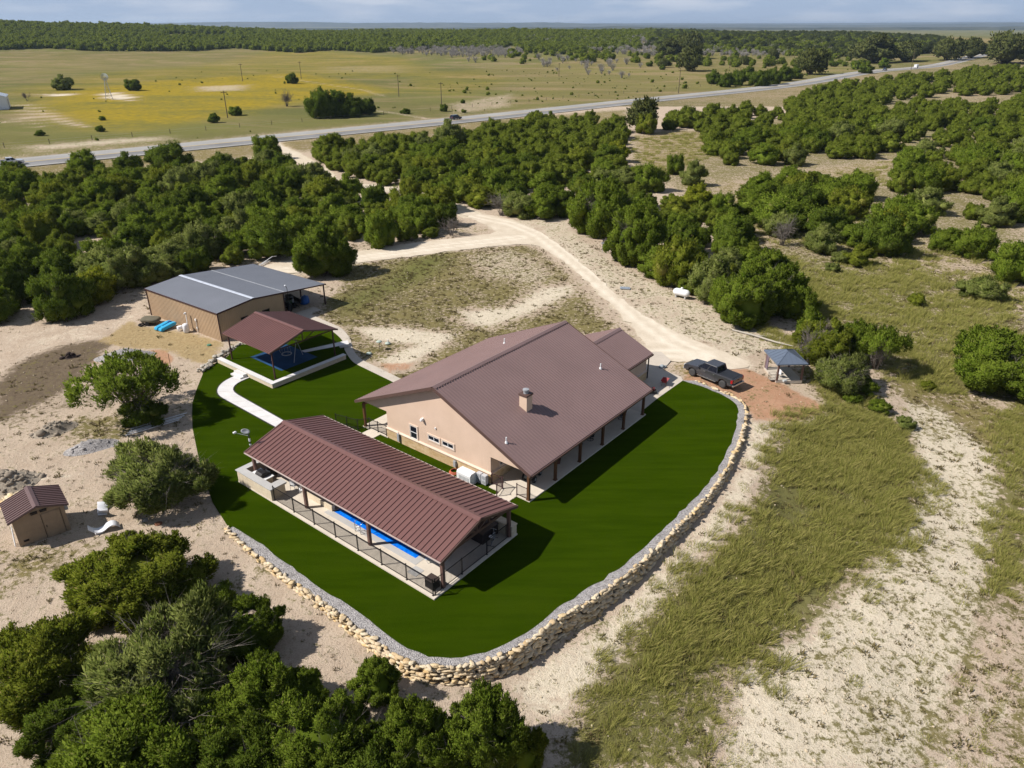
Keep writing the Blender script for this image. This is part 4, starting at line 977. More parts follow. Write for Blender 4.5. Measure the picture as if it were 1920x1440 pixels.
m = MB(); m.lathe([(.2, 0), (.26, .4), (.28, .42), (.25, .42), (.2, .1)], (0, 0, 0), 12); o = m.build('flower_pot', plain('dark clay pot', (.12, .05, .035), .7)); o.location = hw(5.7, 1.35, .12); tag(o, 'dark brown pot standing on the porch between posts', 'pot')
# low four wheeler parked at the near end of the porch
t_ = thing('quad_bike', 'dark four wheeler parked on the near end of the porch', 'quad bike', tuple(hw(2.6, 1.7, .12)), ANG + .25)
for sx in (-.55, .6):
    for sy in (-.42, .42): mm = MB(); mm.lathe([(.1, -.12), (.26, -.12), (.29, -.06), (.29, .06), (.26, .12), (.1, .12)], (0, 0, 0), 16, 'y'); w_ = mm.build('wheel', M_RUBBER, t_, True); w_.location = (sx, sy, .29); h2 = MB(); h2.lathe([(.13, -.125), (.13, .125)], (0, 0, 0), 12, 'y'); h2.build('rim', M_GREYM, w_)
m = MB(); m.prism([(-.95, .45), (-.9, .7), (-.3, .78), (.0, .72), (.35, .85), (.9, .72), (.95, .5), (.4, .4), (-.4, .4)], -.3, .3, 'y'); m.build('body', plain('grey bodywork', (.12, .125, .13), .4), t_, bevel=.05)
m = MB(); m.box(-.45, .15, -.16, .16, .78, .92); m.build('seat', M_RUBBER, t_, bevel=.04)
m = MB(); m.tube([(.3, -.38, 1.05), (.42, 0, 1.0), (.3, .38, 1.05)], .02, 6); m.tube([(.42, 0, 1.0), (.5, 0, .7)], .025, 6); m.build('handlebar', M_BLACK, t_)
for x0, x1 in ((-.95, -.45), (.5, .98)): m = MB(); [m.tube([(x0, y, .82), (x1, y, .82)], .015, 5) for y in (-.3, -.1, .1, .3)]; m.tube([(x0, -.3, .82), (x0, .3, .82)], .015, 5); m.tube([(x1, -.3, .82), (x1, .3, .82)], .015, 5); m.build('rack', M_BLACK, t_)
# in the shade of the wing: mower and barrow
t_ = thing('push_mower', 'small black and red push mower in the shade beside the wing', 'lawn mower', tuple(hw(22.3, 1.55, .06)), ANG + .6)
m = MB(); m.box(-.35, .35, -.25, .25, .1, .28); m.build('deck', plain('black deck', (.03, .03, .03), .5), t_, bevel=.05); m = MB(); m.lathe([(.17, .28), (.17, .5), (.1, .56)], (.05, 0, 0), 12); m.build('engine', plain('red engine cover', (.3, .03, .02), .4), t_)
for sx in (-.28, .28):
    for sy in (-.28, .28): mm = MB(); mm.lathe([(.12, -.04), (.12, .04)], (sx, sy, .12), 12, 'y'); mm.build('wheel', M_RUBBER, t_)
m = MB(); [m.tube([(-.3, s * .2, .25), (-.95, s * .2, .95)], .015, 6) for s in (-1, 1)]; m.tube([(-.95, -.2, .95), (-.95, .2, .95)], .018, 6); m.build('handle', M_CHROME, t_)
t_ = thing('wheelbarrow', 'red wheelbarrow standing in the shade of the wing', 'wheelbarrow', tuple(hw(24.6, 1.5, .06)), ANG + .2)
m = MB(); m.add([(-.5, -.32, .62), (.45, -.32, .62), (.45, .32, .62), (-.5, .32, .62), (-.28, -.18, .32), (.2, -.18, .32), (.2, .18, .32), (-.28, .18, .32)], [(4, 5, 6, 7), (0, 1, 5, 4), (1, 2, 6, 5), (2, 3, 7, 6), (3, 0, 4, 7)]); m.build('tray', plain('dark red tray', (.28, .03, .03), .45), t_)
m = MB(); m.lathe([(.19, -.05), (.19, .05)], (.55, 0, .19), 16, 'y'); m.build('wheel', M_RUBBER, t_)
m = MB(); [m.tube([(.55, s * .08, .2), (-.9, s * .28, .5)], .02, 6) for s in (-1, 1)]; [m.tube([(-.2, s * .2, .35), (-.35, s * .22, 0)], .02, 6) for s in (-1, 1)]; m.build('frame', M_WOOD, t_)
V, F = rocks([(np.array([0, 0, .15]), (.35, .28, .25), .3), (np.array([.35, .2, .1]), (.22, .2, .16), 1.)], 2, .3); o = link('boulder', np_mesh('boulder', V, F, stone_mat('blue grey boulder', [(.22, .25, .27), (.33, .36, .38)]))); o.location = (*G(1241, 690)[:2], 0); tag(o, 'blue grey boulder beside the concrete apron', 'boulder')

# ------------------------------------------------------------------ play pavilion on its raised lawn
QO = G(516, 709, .42); QA = math.radians(51)
qw = local(QO, QA); TZ = .38
up = [tuple(qw(a, b)[:2]) for a, b in ((-.7, -.75), (-.4, 8.5), (2.5, 10.5), (9, 10.2), (10.3, 6), (10.2, 3), (8.3, -.75))]
tag(sheet('upper_lawn', up, TZ, M_TURF, .38), kind='structure')
t_ = thing('seat_wall', 'long L shaped cream block seat wall round the play lawn', 'low wall', tuple(qw(0, 0)), QA)
m = MB(); m.box(-1.15, 8.2, -1.15, -.7, -.2, TZ + .1); m.box(-1.15, -.7, -.7, 8.8, -.2, TZ + .1); m.build('wall_block', M_LEDGE2, t_)
m = MB(); m.box(-1.2, 8.25, -1.2, -.66, TZ + .1, TZ + .17); m.box(-1.2, -.66, -.66, 8.85, TZ + .1, TZ + .17); m.build('coping', M_WALK, t_)
m = MB(); m.box(-2.0, -1.2, 3.2, 5.0, -.1, .2); m.box(-1.62, -1.16, 3.25, 4.95, .2, .4); tag(m.build('stone_step', M_WALK), 'two pale steps from the curved walk up to the seat wall', 'step'); o = bpy.data.objects['stone_step']; o.location = qw(0, 0); o.rotation_euler = (0, 0, QA)
tag(sheet('play_mat', [tuple(qw(a, b)[:2]) for a, b in ((1.5, 1.05), (6.1, 1.05), (6.1, 6.7), (1.5, 6.7))], TZ + .012, plain('blue rubber play mat', (.014, .06, .15), .8, .2, var=.25, scale=.6), .05), kind='structure')
tag(sheet('court_walk', [tuple(qw(a, b)[:2]) for a, b in ((6.0, 3.15), (10.6, 1.2), (11.2, 2.2), (6.0, 3.85))], TZ + .02, M_WALK, .3), kind='structure')
play = thing('play_pavilion', 'small open gable shelter with red brown roof over a blue mat', 'pavilion', tuple(qw(0, 0)), QA)
RQ = lambda x: 4.55 - .27 * abs(x - 3.83)
m = MB(); roof_plane(m, -.35, 8.15, (-.42, RQ(-.42)), (3.83, 4.55), th=.1, rib=.32, rh=.04, rw=.06, along='y'); roof_plane(m, -.35, 8.15, (8.08, RQ(8.08)), (3.83, 4.55), th=.1, rib=.32, rh=.04, rw=.06, along='y'); r_ = m.build('roof', M_ROOF2, play)
m = MB(); m.add([(3.83, -.38, 4.63), (3.83, 8.18, 4.63), (4.08, 8.18, 4.53), (4.08, -.38, 4.53), (3.58, 8.18, 4.53), (3.58, -.38, 4.53)], [(0, 1, 2, 3), (1, 0, 5, 4)]); m.build('ridge_cap', M_ROOF2, r_)
for y in (-.38, 8.18):
    for x in (-.45, 8.11): m = MB(); m.beam((x, y, RQ(x) - .06), (3.83, y, 4.49), .05, .16); m.build('rake_trim', M_TRIM, r_)
M_STEEL = plain('dark red steel tube', (.06, .022, .022), .5)
for x in (0, 7.65):
    for y in (0, 7.8): m = MB(); m.box(x - .06, x + .06, y - .06, y + .06, TZ, RQ(x) - .1); m.box(x - .12, x + .12, y - .12, y + .12, TZ, TZ + .03); m.build('post', M_STEEL, play)
for x in (0, 7.65): m = MB(); m.box(x - .05, x + .05, 0, 7.8, RQ(x) - .24, RQ(x) - .11); m.build('beam', M_STEEL, play)
for y in (0, 3.9, 7.8):
    m = MB(); z0 = RQ(0) - .2; m.beam((0, y, z0), (7.65, y, z0), .09, .1); m.beam((3.83, y, z0), (3.83, y, 4.42), .08, .08)
    for s in (-1, 1): m.beam((3.83 + s * 3.8, y, RQ(0) - .12), (3.83, y, 4.42), .09, .1); m.beam((3.83 + s * .2, y, z0), (3.83 + s * 1.6, y, RQ(3.83 + s * 1.6) - .12), .07, .07)
    m.build('truss', M_STEEL, play)
t_ = thing('swing_frame', 'grey A frame with a round ring swing on the blue mat', 'swing', tuple(qw(3.9, 3.4, TZ)), QA + .5)
for y in (-1.3, 1.3):
    for s in (-1, 1): m = MB(); m.tube([(s * 1.1, y, 0.02), (0, y, 2.2)], .035, 8); m.build('leg', M_GREYM, t_)
m = MB(); m.tube([(0, -1.35, 2.2), (0, 1.35, 2.2)], .04, 8); m.build('top_bar', M_GREYM, t_)
m = MB(); m.tube([(.5 * math.cos(a), .5 * math.sin(a), .5) for a in np.linspace(0, 2 * math.pi, 25)], .06, 8); rs = m.build('ring_seat', M_GREYM, t_, True)
m = MB(); [m.tube([(.5 * math.cos(a), .5 * math.sin(a), .5), (0, (-.3 if math.sin(a) < 0 else .3), 2.2)], .012, 5) for a in (.8, 2.3, 3.9, 5.5)]; m.build('rope', M_GREYM, t_)

# ------------------------------------------------------------------ metal barn
e_, l_ = G(416.5, 640), G(285, 590)
BA = math.atan2(l_[1] - e_[1], l_[0] - e_[0]) - math.pi / 2
bw = local(e_, BA)
barn = thing('metal_barn', 'tan ribbed metal barn with a low grey roof and open lean-to', 'barn', (e_[0], e_[1], 0), BA)
M_SID = siding_mat('tan metal siding', (.43, .305, .195)); M_SIDT = plain('dark maroon trim', (.055, .025, .025), .5)
def bz(x): return 3.86 - .083 * (4.8 - x) if x < 4.8 else (3.86 - .1 * (x - 4.8))
m = MB(); m.prism([(.0, -.1), (9.1, -.1), (9.1, bz(9.1) - .1), (4.8, bz(4.8) - .1), (0, bz(0) - .1)], 0, 14.75, 'y')
for i in range(49):
    y = .1 + i * .302
    m.prism([(y - .03, -.05), (y + .03, -.05), (y + .03, bz(0) - .12), (y - .03, bz(0) - .12)], -.03, .01, 'x')
for i in range(30):
    x = .15 + i * .302; m.box(x - .03, x + .03, -.03, .01, -.05, bz(x) - .14)
m.build('wall', M_SID, barn)
m = MB(); roof_plane(m, -.12, 14.87, (-.1, bz(-.1)), (4.8, 3.86), th=.08, rib=.302, rh=.03, rw=.06, along='y'); roof_plane(m, -.12, 14.87, (9.3, bz(9.3)), (4.8, 3.86), th=.08, rib=.302, rh=.03, rw=.06, along='y'); br_ = m.build('roof', M_ROOFG, barn)
m = MB(); roof_plane(m, -.12, 14.87, (15.7, bz(15.7) - .03), (9.25, bz(9.25) - .03), th=.08, rib=.302, rh=.03, rw=.06, along='y'); lr = m.build('lean_to_roof', M_ROOFG, barn)
m = MB(); m.add([(4.8, -.14, 3.94), (4.8, 14.89, 3.94), (5.05, 14.89, 3.9), (5.05, -.14, 3.9), (4.55, 14.89, 3.9), (4.55, -.14, 3.9)], [(0, 1, 2, 3), (1, 0, 5, 4)]); m.build('ridge_cap', plain('pale ridge flashing', (.5, .53, .6), .4), br_)
m = MB(); m.box(9.2, 9.32, -.13, 14.88, bz(9.3) + .01, bz(9.3) + .05); m.build('seam_flashing', M_GREYM, br_)
for y in (-.15, 14.9):
    for p, q in ((-.12, 4.8), (4.8, 9.25), (9.25, 15.72)): m = MB(); m.beam((p, y, bz(p) - .07), (q, y, bz(q) - .07), .05, .16); m.build('rake_trim', M_SIDT, br_)
m = MB(); m.box(-.16, -.1, -.15, 14.9, bz(0) - .14, bz(0) - .01); m.build('gutter', M_SIDT, br_)
m = MB(); m.box(15.7, 15.76, -.15, 14.9, bz(15.7) - .2, bz(15.7) - .04); m.build('gutter', M_SIDT, lr)
for x, y in ((-.04, -.04), (-.04, 14.79), (9.12, -.02)): m = MB(); m.box(x - .05, x + .05, y - .05, y + .05, -.05, bz(x) - .15); m.build('corner_trim', M_SIDT, barn)
for y in (.15, 5, 9.8, 14.6): m = MB(); m.box(15.45, 15.59, y - .07, y + .07, -.1, bz(15.5) - .1); m.build('post', M_SIDT, barn)
for x in (5.9, 2.9):
    f_ = MB(); f_.box(x - .06, x + .98, -.07, -.03, 1.3, 1.36); f_.box(x - .06, x + .98, -.07, -.03, 1.96, 2.02); f_.box(x - .06, x, -.07, -.03, 1.36, 1.96); f_.box(x + .92, x + .98, -.07, -.03, 1.36, 1.96); w_ = f_.build('window', M_SIDT, barn)
    m = MB(); m.box(x, x + .92, -.05, -.03, 1.36, 1.96); m.build('pane', M_GLASS, w_)
m = MB(); m.box(4.45, 5.35, -.06, -.03, 0.02, 2.05); d_ = m.build('door', M_WHITE, barn); m = MB(); m.sphere((5.25, -.09, 1.0), .04); m.build('handle', M_CHROME, d_)
tag(sheet('barn_apron', [tuple(bw(a, b)[:2]) for a, b in ((8.8, -.9), (11.5, -1.5), (13.6, -1.2), (13.8, .4), (9.2, .6))], .055, M_OLDC, .4), kind='structure')
t_ = thing('yard_light', 'small white floodlight on a black mast at the lean-to edge', 'light', tuple(bw(9.55, -.35, 0)), BA)
m = MB(); m.tube([(0, 0, 0), (0, 0, 3.9), (-.15, 0, 4.2)], .035, 8); m.build('mast', M_BLACK, t_); m = MB(); m.sphere((-.2, 0, 4.25), .12, (1, 1, .8)); m.build('lamp_head', M_WHITE, t_, True)
# stored under the lean-to
t_ = thing('utility_tractor', 'dark tractor parked deep in the lean-to shade', 'tractor', tuple(bw(11.3, 2.4, 0)), BA + .5)
for x, r in ((-.7, .55), (.75, .36)):
    for y in (-.6, .6): mm = MB(); mm.lathe([(r * .4, -.13), (r * .95, -.13), (r, -.06), (r, .06), (r * .95, .13), (r * .4, .13)], (0, 0, 0), 18, 'y'); w_ = mm.build('wheel', M_RUBBER, t_, True); w_.location = (x, y, r); mm = MB(); mm.lathe([(r * .45, -.1), (r * .45, .1)], (0, 0, 0), 12, 'y'); mm.build('rim', M_GREYM, w_)
m = MB(); m.box(-.2, 1.2, -.3, .3, .5, 1.05); m.build('bonnet', plain('dark green bonnet', (.02, .05, .02), .4), t_, bevel=.06); m = MB(); m.box(-1.0, -.1, -.45, .45, .55, .75); m.build('chassis', M_BLACK, t_)
m = MB(); m.box(-.75, -.3, -.25, .25, .75, .88); m.box(-.85, -.72, -.25, .25, .85, 1.3); m.build('seat', M_RUBBER, t_, bevel=.03)
m = MB(); [m.tube([(-.85, s * .45, .7), (-.85, s * .42, 2.0), (-.85, 0, 2.02)], .03, 6) for s in (-1, 1)]; m.build('roll_bar', M_BLACK, t_)
t_ = thing('stock_trailer', 'dark flat trailer loaded with clutter under the lean-to', 'trailer', tuple(bw(12.6, 3.6, 0)), BA - .2)
m = MB(); m.box(-.9, .9, -1.5, 1.5, .45, .55); m.box(-.9, -.85, -1.5, 1.5, .55, .9); m.box(.85, .9, -1.5, 1.5, .55, .9); m.tube([(0, -1.5, .45), (0, -2.5, .4)], .05, 6); m.build('bed', M_BLACK, t_)
for s in (-1, 1): mm = MB(); mm.lathe([(.12, -.1), (.32, -.1), (.32, .1), (.12, .1)], (s * 1.02, .2, .32), 16, 'x'); mm.build('wheel', M_RUBBER, t_)
for i, (x, y, sx, sy, h_, c, nm) in enumerate(((-.35, -.6, .6, .8, .5, (.3, .3, .32), 'pale grey crate on the dark trailer'), (.35, .4, .7, .9, .6, (.12, .12, .13), 'dark plastic crate on the dark trailer'))):
    m = MB(); m.box(-sx / 2, sx / 2, -sy / 2, sy / 2, 0, h_); m.box(-sx / 2 - .02, sx / 2 + .02, -sy / 2 - .02, sy / 2 + .02, h_ - .08, h_); o = m.build('storage_crate', plain('crate plastic', c, .6)); q = bw(12.6 + x, 3.6 + y, .55); o.location = q; o.rotation_euler = (0, 0, BA - .2); tag(o, nm, 'crate')
V, F = ico(3); v = V.copy(); v *= np.array([.6, .9, .75]); v[:, 2] = np.maximum(v[:, 2], -.3); v *= 1 + .09 * np.sin(V[:, :1] * 9 + V[:, 1:2] * 7) + RNG.normal(0, .015, v.shape); o = link('tarp_bundle', np_mesh('tarp_bundle', v, F, plain('blue tarpaulin', (.02, .1, .34), .5), True)); o.location = bw(14.2, 2.6, .3); tag(o, 'bright blue tarpaulin bundle at the lean-to edge', 'tarp')
# along the barn's long wall
t_ = thing('pedal_boat', 'bright blue twin hulled plastic pedal boat leaning by the barn wall', 'boat', tuple(bw(-1.55, 9.0, .12)), BA + .12)
M_BOAT = plain('bright blue boat plastic', (.035, .36, .62), .35, var=.06)
for s in (-1, 1):
    m = MB(); prof = [(-1.15, .12), (-1.0, .42), (.6, .44), (1.1, .36), (1.2, .2), (1.0, 0), (-1.0, 0)]
    m.prism(prof, s * .38 - .29, s * .38 + .29, 'y'); m.build('hull', M_BOAT, t_, bevel=.09)
m = MB(); m.box(-.5, .3, -.1, .1, .12, .3); m.box(-.55, -.3, -.5, .5, .3, .38); m.build('seat_bridge', M_BOAT, t_, bevel=.03)
m = MB(); m.box(.55, .85, -.16, .16, .3, .5); m.build('paddle_box', plain('dark blue paddle housing', (.01, .05, .2), .4), t_, bevel=.03)
t_.rotation_euler = (0, -.12, BA + .12)
t_ = thing('garden_cart', 'flat olive tarp covered trailer beside the blue boat', 'trailer', tuple(bw(-1.7, 11.9, .0)), BA + .5)
v, F = ico(3); v = v.copy(); v = np.sign(v) * np.abs(v) ** .6 * np.array([.85, 1.15, .28]); v[:, 2] = np.maximum(v[:, 2], -.2) + .55 + .03 * np.sin(v[:, 0] * 6) ; o = link('tarp', np_mesh('tarp', v, F, plain('olive canvas', (.13, .115, .08), .9, bump=.3), True), t_)
m = MB(); m.tube([(0, -1.1, .4), (0, -2.0, .3)], .04, 6); m.box(-.6, .6, -.9, .9, .3, .42); m.build('chassis', M_BLACK, t_)
for s in (-1, 1): m = MB(); m.lathe([(.1, -.07), (.26, -.07), (.26, .07), (.1, .07)], (s * .78, 0, .26), 14, 'x'); m.build('wheel', M_RUBBER, t_)
def tyre(label, loc, r=.33):
    m = MB(); n = 10; pts = [(r * math.cos(a), r * math.sin(a), .1) for a in np.linspace(0, 2 * math.pi, 25)]; m.tube(pts, .1, 10, False); o = m.build('tyre', M_RUBBER, None, True); o.location = loc; tag(o, label, 'tyre')
tyre('loose black tyre lying beside the tarp covered trailer', tuple(bw(-2.75, 12.2, 0)))
t_ = thing('water_softener_tank', 'upright white tank with a tall white pipe at the barn wall', 'tank', tuple(bw(-.75, 5.9, 0)), BA)
m = MB(); m.lathe([(.3, 0), (.36, .05), (.36, .85), (.3, 1.0), (.12, 1.08)], (0, 0, 0), 18); m.build('body', M_WPLAS, t_, True)
m = MB(); m.tube([(.3, .15, .0), (.42, .15, 2.1), (.3, .15, 2.25), (.15, .15, 2.2)], .06, 8); m.lathe([(.11, 2.1), (.13, 2.2), (.11, 2.32)], (.36, .15, 0), 10); m.build('pipe', M_WHITE, t_)
t_ = thing('pressure_pump', 'small white pump box next to the upright white tank', 'pump', tuple(bw(-.9, 7.0, 0)), BA)
m = MB(); m.box(-.3, .3, -.2, .2, .2, .55); m.build('cover', M_WPLAS, t_, bevel=.04)
for sx in (-.24, .24):
    for sy in (-.14, .14): m = MB(); m.box(sx - .03, sx + .03, sy - .03, sy + .03, 0, .2); m.build('leg', M_WHITE, t_)
for i, (y, z0, z1, lb) in enumerate(((4.6, .1, 1.5, 'thin grey conduit with boxes up the barn wall'), )):
    m = MB(); m.tube([(-.08, y, z0), (-.08, y, z1)], .03, 6); m.box(-.16, -.04, y - .1, y + .1, z1, z1 + .25); m.box(-.14, -.04, y - .07, y + .07, .5, .7); o = m.build('wall_conduit', M_WHITE); o.location = bw(0, 0); o.rotation_euler = (0, 0, BA); tag(o, lb, 'conduit')
for i, (px, py) in enumerate(((392, 647),)):
    m = MB(); m.lathe([(.26, 0), (.26, .06), (.2, .1)], (0, 0, 0), 14); o = m.build('valve_cover', plain('green plastic lid', (.08, .2, .13), .6)); o.location = (*G(px, py)[:2], 0); tag(o, 'green round valve lid in the straw by the barn corner', 'valve cover')
m = MB(); [m.tube([(x, -2 + .3 * k, .1 + .1 * (k % 2)), (x * 1.1 + .4, 1.2, .12)], .05, 6) for k, x in enumerate((0, .3, .6))]; m.tube([(.2, -.5, .1), (1.6, .6, .9), (2.2, .9, .9)], .05, 6); o = m.build('pipe_bundle', M_WHITE); o.location = (*G(490, 494)[:2], 0); tag(o, 'white bent pipes lying behind the barn roof', 'pipes')

# ------------------------------------------------------------------ garden shed and the white loungers
so, sr = G(39, 1027, -.1), G(134, 993, -.1); SHA = math.atan2(sr[1] - so[1], sr[0] - so[0]); sw = local(so, SHA)
shed = thing('garden_shed', 'small tan pump shed with brown ribbed gable roof', 'shed', (so[0], so[1], -.12), SHA)
M_SHW = plain('tan shed panel', (.31, .225, .15), .7)
m = MB(); m.prism([(0, 0), (3.18, 0), (3.18, 2.2), (1.6, 2.72), (0, 2.2)], 0, 2.55, 'y'); m.build('wall', M_SHW, shed)
SZ = lambda x: 2.95 - .34 * abs(x - 1.6)
m = MB(); roof_plane(m, -.35, 2.85, (-.28, SZ(-.28)), (1.6, 2.95), th=.1, rib=.29, rh=.05, rw=.07, along='y'); roof_plane(m, -.35, 2.85, (3.48, SZ(3.48)), (1.6, 2.95), th=.1, rib=.29, rh=.05, rw=.07, along='y'); r_ = m.build('roof', M_SHEDR, shed)
m = MB(); m.add([(1.6, -.38, 3.03), (1.6, 2.88, 3.03), (1.82, 2.88, 2.94), (1.82, -.38, 2.94), (1.38, 2.88, 2.94), (1.38, -.38, 2.94)], [(0, 1, 2, 3), (1, 0, 5, 4)]); m.build('ridge_cap', M_SHEDR, r_)
m = MB(); m.box(1.75, 2.85, -.05, 0, .05, 2.05); m.box(1.7, 2.9, -.03, 0, 2.05, 2.1); d_ = m.build('door', M_SHW, shed, bevel=.01); m = MB(); m.box(1.83, 1.87, -.09, -.05, .95, 1.1); m.build('handle', M_BLACK, d_)
m = MB(); [m.box(1.68 + .0, 1.7, -.02, 0, .05, 2.1) for _ in (0,)]; m.box(2.9, 2.92, -.02, 0, .05, 2.1); m.build('door_gap', M_BLACK, shed)
m = MB(); m.box(.3, .62, -.03, 0, .35, .5); [m.box(.3, .62, -.045, -.03, .36 + .045 * k, .38 + .045 * k) for k in range(3)]; m.build('vent', M_BLACK, shed)
for x in (1.15, 1.72): m = MB(); m.box(x, x + .42, -.1, 0, 2.25, 2.42); m.build('flood_light', M_BLACK, shed)
m = MB(); m.box(3.18, 3.42, .2, .55, 1.6, 2.0); m.build('wall_box', M_GREYM, shed)
m = MB(); [m.tube([(-.25, .3 + .15 * k, 0), (-.1, .3 + .15 * k, 1.5)], .03, 6) for k in range(4)]; o = m.build('pipe_offcuts', M_WHITE); o.location = (so[0], so[1], -.1); o.rotation_euler = (0, 0, SHA); tag(o, 'white pipe offcuts leaning on the shed side', 'pipes')
def lounger(label, px, py, rz, tilt=0.0):
    t_ = thing('ledge_lounger', label, 'sun lounger', (*P(px, py)[:2], hgt(*P(px, py)[:2]) + .0), rz, 'white moulded loungers by the shed')
    prof = [(-.95, .62), (-.7, .3), (-.4, .13), (-.05, .16), (.3, .4), (.6, .46), (.85, .32), (1.0, .1)]
    ps = smooth_line(resample(prof, .08), 2); m = MB(); n = len(ps); w = .34
    up_ = [(x, z) for x, z in ps]; lo_ = [(x + .02, z - .07) for x, z in ps]
    m.prism(up_ + lo_[::-1], -w, w, 'y'); m.build('shell', M_WPLAS, t_, True, .01)
    m = MB(); m.box(-.62, -.1, -w + .03, w - .03, 0.0, .12); m.build('base', M_WPLAS, t_, bevel=.03)
    t_.rotation_euler = (tilt, 0, rz)
lounger('white S curved lounger on bare soil, lying flat away from the juniper', 196, 994, math.radians(32)); lounger('white S curved lounger beside it, its back to the juniper', 192, 958, math.radians(118), 0.25)
# litter by the shed
t_ = thing('plastic_bucket', 'small white bucket at the foot of the juniper', 'bucket', (*P(226, 951)[:2], -.1)); m = MB(); m.lathe([(.13, 0), (.16, .34), (.15, .34), (.12, .03)], (0, 0, 0), 14); m.build('pail', M_WPLAS, t_); m = MB(); m.tube([(.16, 0, .3), (.1, .1, .5), (-.1, .1, .5), (-.16, 0, .3)], .01, 5); m.build('handle', M_GREYM, t_)
m = MB(); m.box(-.2, -.02, -.1, .1, 0, .2); m.box(.02, .2, -.1, .1, 0, .2); m.box(-.2, .2, .04, .1, 0, .2); m.box(-.2, .2, -.1, -.04, 0, .2); o = m.build('concrete_block', M_COPE); o.location = (*P(272, 976)[:2], -.12); o.rotation_euler = (0, 0, .4); tag(o, 'grey concrete block lying on bare soil', 'block')
m = MB(); m.lathe([(.28, 0), (.28, .04), (.24, .07), (.02, .08)], (0, 0, 0), 18); o = m.build('manhole_cover', plain('rusty iron lid', (.2, .08, .04), .8)); o.location = (*P(297, 982)[:2], -.1); tag(o, 'rusty round lid set in bare soil', 'lid')
for i, (px, py, lb, tall) in enumerate(((712, 655, 'green white septic dome on a short stake nearer the house', .55), (727, 645, 'green white septic dome with a tall vent farther out', .0), (692, 664, 'flat pale septic lid beside the walk', 0))):
    t_ = thing('septic_dome', lb, 'septic lid', (*G(px, py)[:2], 0), 0, 'septic lids in the field')
    if tall: m = MB(); m.tube([(0, 0, 0), (0, 0, .95)], .025, 6); m.build('stake', M_BLACK, t_)
    z = .9 if tall else .05; m = MB(); m.lathe([(.34, z), (.3, z + .1), (.12, z + .16), (.01, z + .17)], (0, 0, 0), 16); m.build('dome', plain('pale green plastic', (.4, .46, .4), .6), t_, True)
    if i == 1: m = MB(); m.tube([(.05, 0, .2), (.05, 0, .55)], .05, 8); m.build('vent_pipe', M_WHITE, t_)

# ------------------------------------------------------------------ gazebo, propane tank
gp = G(1456, 713.7, -.08); gz = thing('gazebo', 'small hardtop gazebo with blue grey hipped metal roof and wood posts', 'gazebo', (gp[0], gp[1], -.12), math.radians(3))
GX, GY = 2.55, 3.2
for x in (0, GX):
    for y in (0, GY): m = MB(); m.box(x - .08, x + .08, y - .08, y + .08, 0, 2.0); m.build('post', M_WOOD2, gz)
M_GZR = metal_roof('blue grey gazebo roof', (.105, .13, .175), .35)
c = [(-.3, -.3, 1.98), (GX + .3, -.3, 1.98), (GX + .3, GY + .3, 1.98), (-.3, GY + .3, 1.98)]; r0, r1 = (GX / 2, 1.35, 2.72), (GX / 2, GY - 1.35, 2.72)
m = MB(); m.add(c + [r0, r1], [(0, 1, 4), (1, 2, 5, 4), (2, 3, 5), (3, 0, 4, 5)])
for a, b in ((c[0], r0), (c[1], r0), (c[2], r1), (c[3], r1), (r0, r1)): m.beam(a, b, .06, .06)
for k in range(1, 6):
    f = k / 6; x = c[0][0] + (c[1][0] - c[0][0]) * f; top = min(f, 1 - f) * 2
    m.beam((x, -.3, 1.99), (GX / 2 + (x - GX / 2) * (1 - top) * 0 + (x - GX / 2), -.3 + 1.65 * top, 1.99 + .74 * top), .03, .03)
for k in range(1, 7):
    y = -.3 + (GY + .6) * k / 7; t2 = min(1, (y + .3) / 1.65, (GY + .3 - y) / 1.65)
    for s, xe in ((1, -.3), (-1, GX + .3)): m.beam((xe, y, 1.99), (xe + s * 1.57 * t2, y, 1.99 + .74 * t2), .03, .03)
m.build('roof', M_GZR, gz)
m = MB()
for a, b in ((c[0], c[1]), (c[1], c[2]), (c[2], c[3]), (c[3], c[0])): m.beam((a[0], a[1], 1.93), (b[0], b[1], 1.93), .06, .14)
m.build('fascia', M_GZR, gz)
m = MB(); [m.tube([(-.02, GY - .15 - .2 * k, .1), (-.02 + .03 * (k % 2), GY - .15 - .2 * k, 1.9)], .07, 7) for k in range(3)]; m.build('tied_curtain', plain('grey mauve curtain', (.2, .15, .18), .9), gz)
m = MB(); m.box(-.1, GX + .1, -.1, GY + .1, -.25, .05); m.build('floor_pad', M_OLDC, gz)
gl = local((gp[0], gp[1]), math.radians(3))
t_ = thing('metal_cage', 'dark wire crate beside the near gazebo post', 'crate', tuple(gl(-.25, .35, -.1)), .1)
m = MB()
for x in (-.4, .4):
    for y in (-.3, .3): m.tube([(x, y, 0), (x, y, .7)], .015, 5)
for z in (.02, .35, .7): m.tube([(-.4, -.3, z), (.4, -.3, z), (.4, .3, z), (-.4, .3, z), (-.4, -.3, z)], .012, 5)
for k in range(8): m.tube([(-.4 + .1 * k, -.3, 0), (-.4 + .1 * k, -.3, .7)], .006, 4); m.tube([(-.4, -.3 + .075 * k, 0), (-.4, -.3 + .075 * k, .7)], .006, 4)
m.build('frame', M_BLACK, t_); m = MB(); m.box(-.38, .38, -.28, .28, .02, .08); m.build('tray', M_OLDC, t_)
t_ = thing('folding_chair', 'grey folding chair in the gazebo shade', 'chair', tuple(gl(.65, .8, -.08)), .6)
m = MB(); m.box(-.25, .25, -.25, .25, .4, .44); m.build('seat', M_GREYM, t_); m = MB(); m.box(-.25, -.2, -.25, .25, .45, .95); m.build('backrest', M_WPLAS, t_)
for sx in (-.22, .22):
    for sy in (-.22, .22): mm = MB(); mm.tube([(sx, sy, .42), (-sx, sy, 0)], .014, 5); mm.build('leg', M_GREYM, t_)
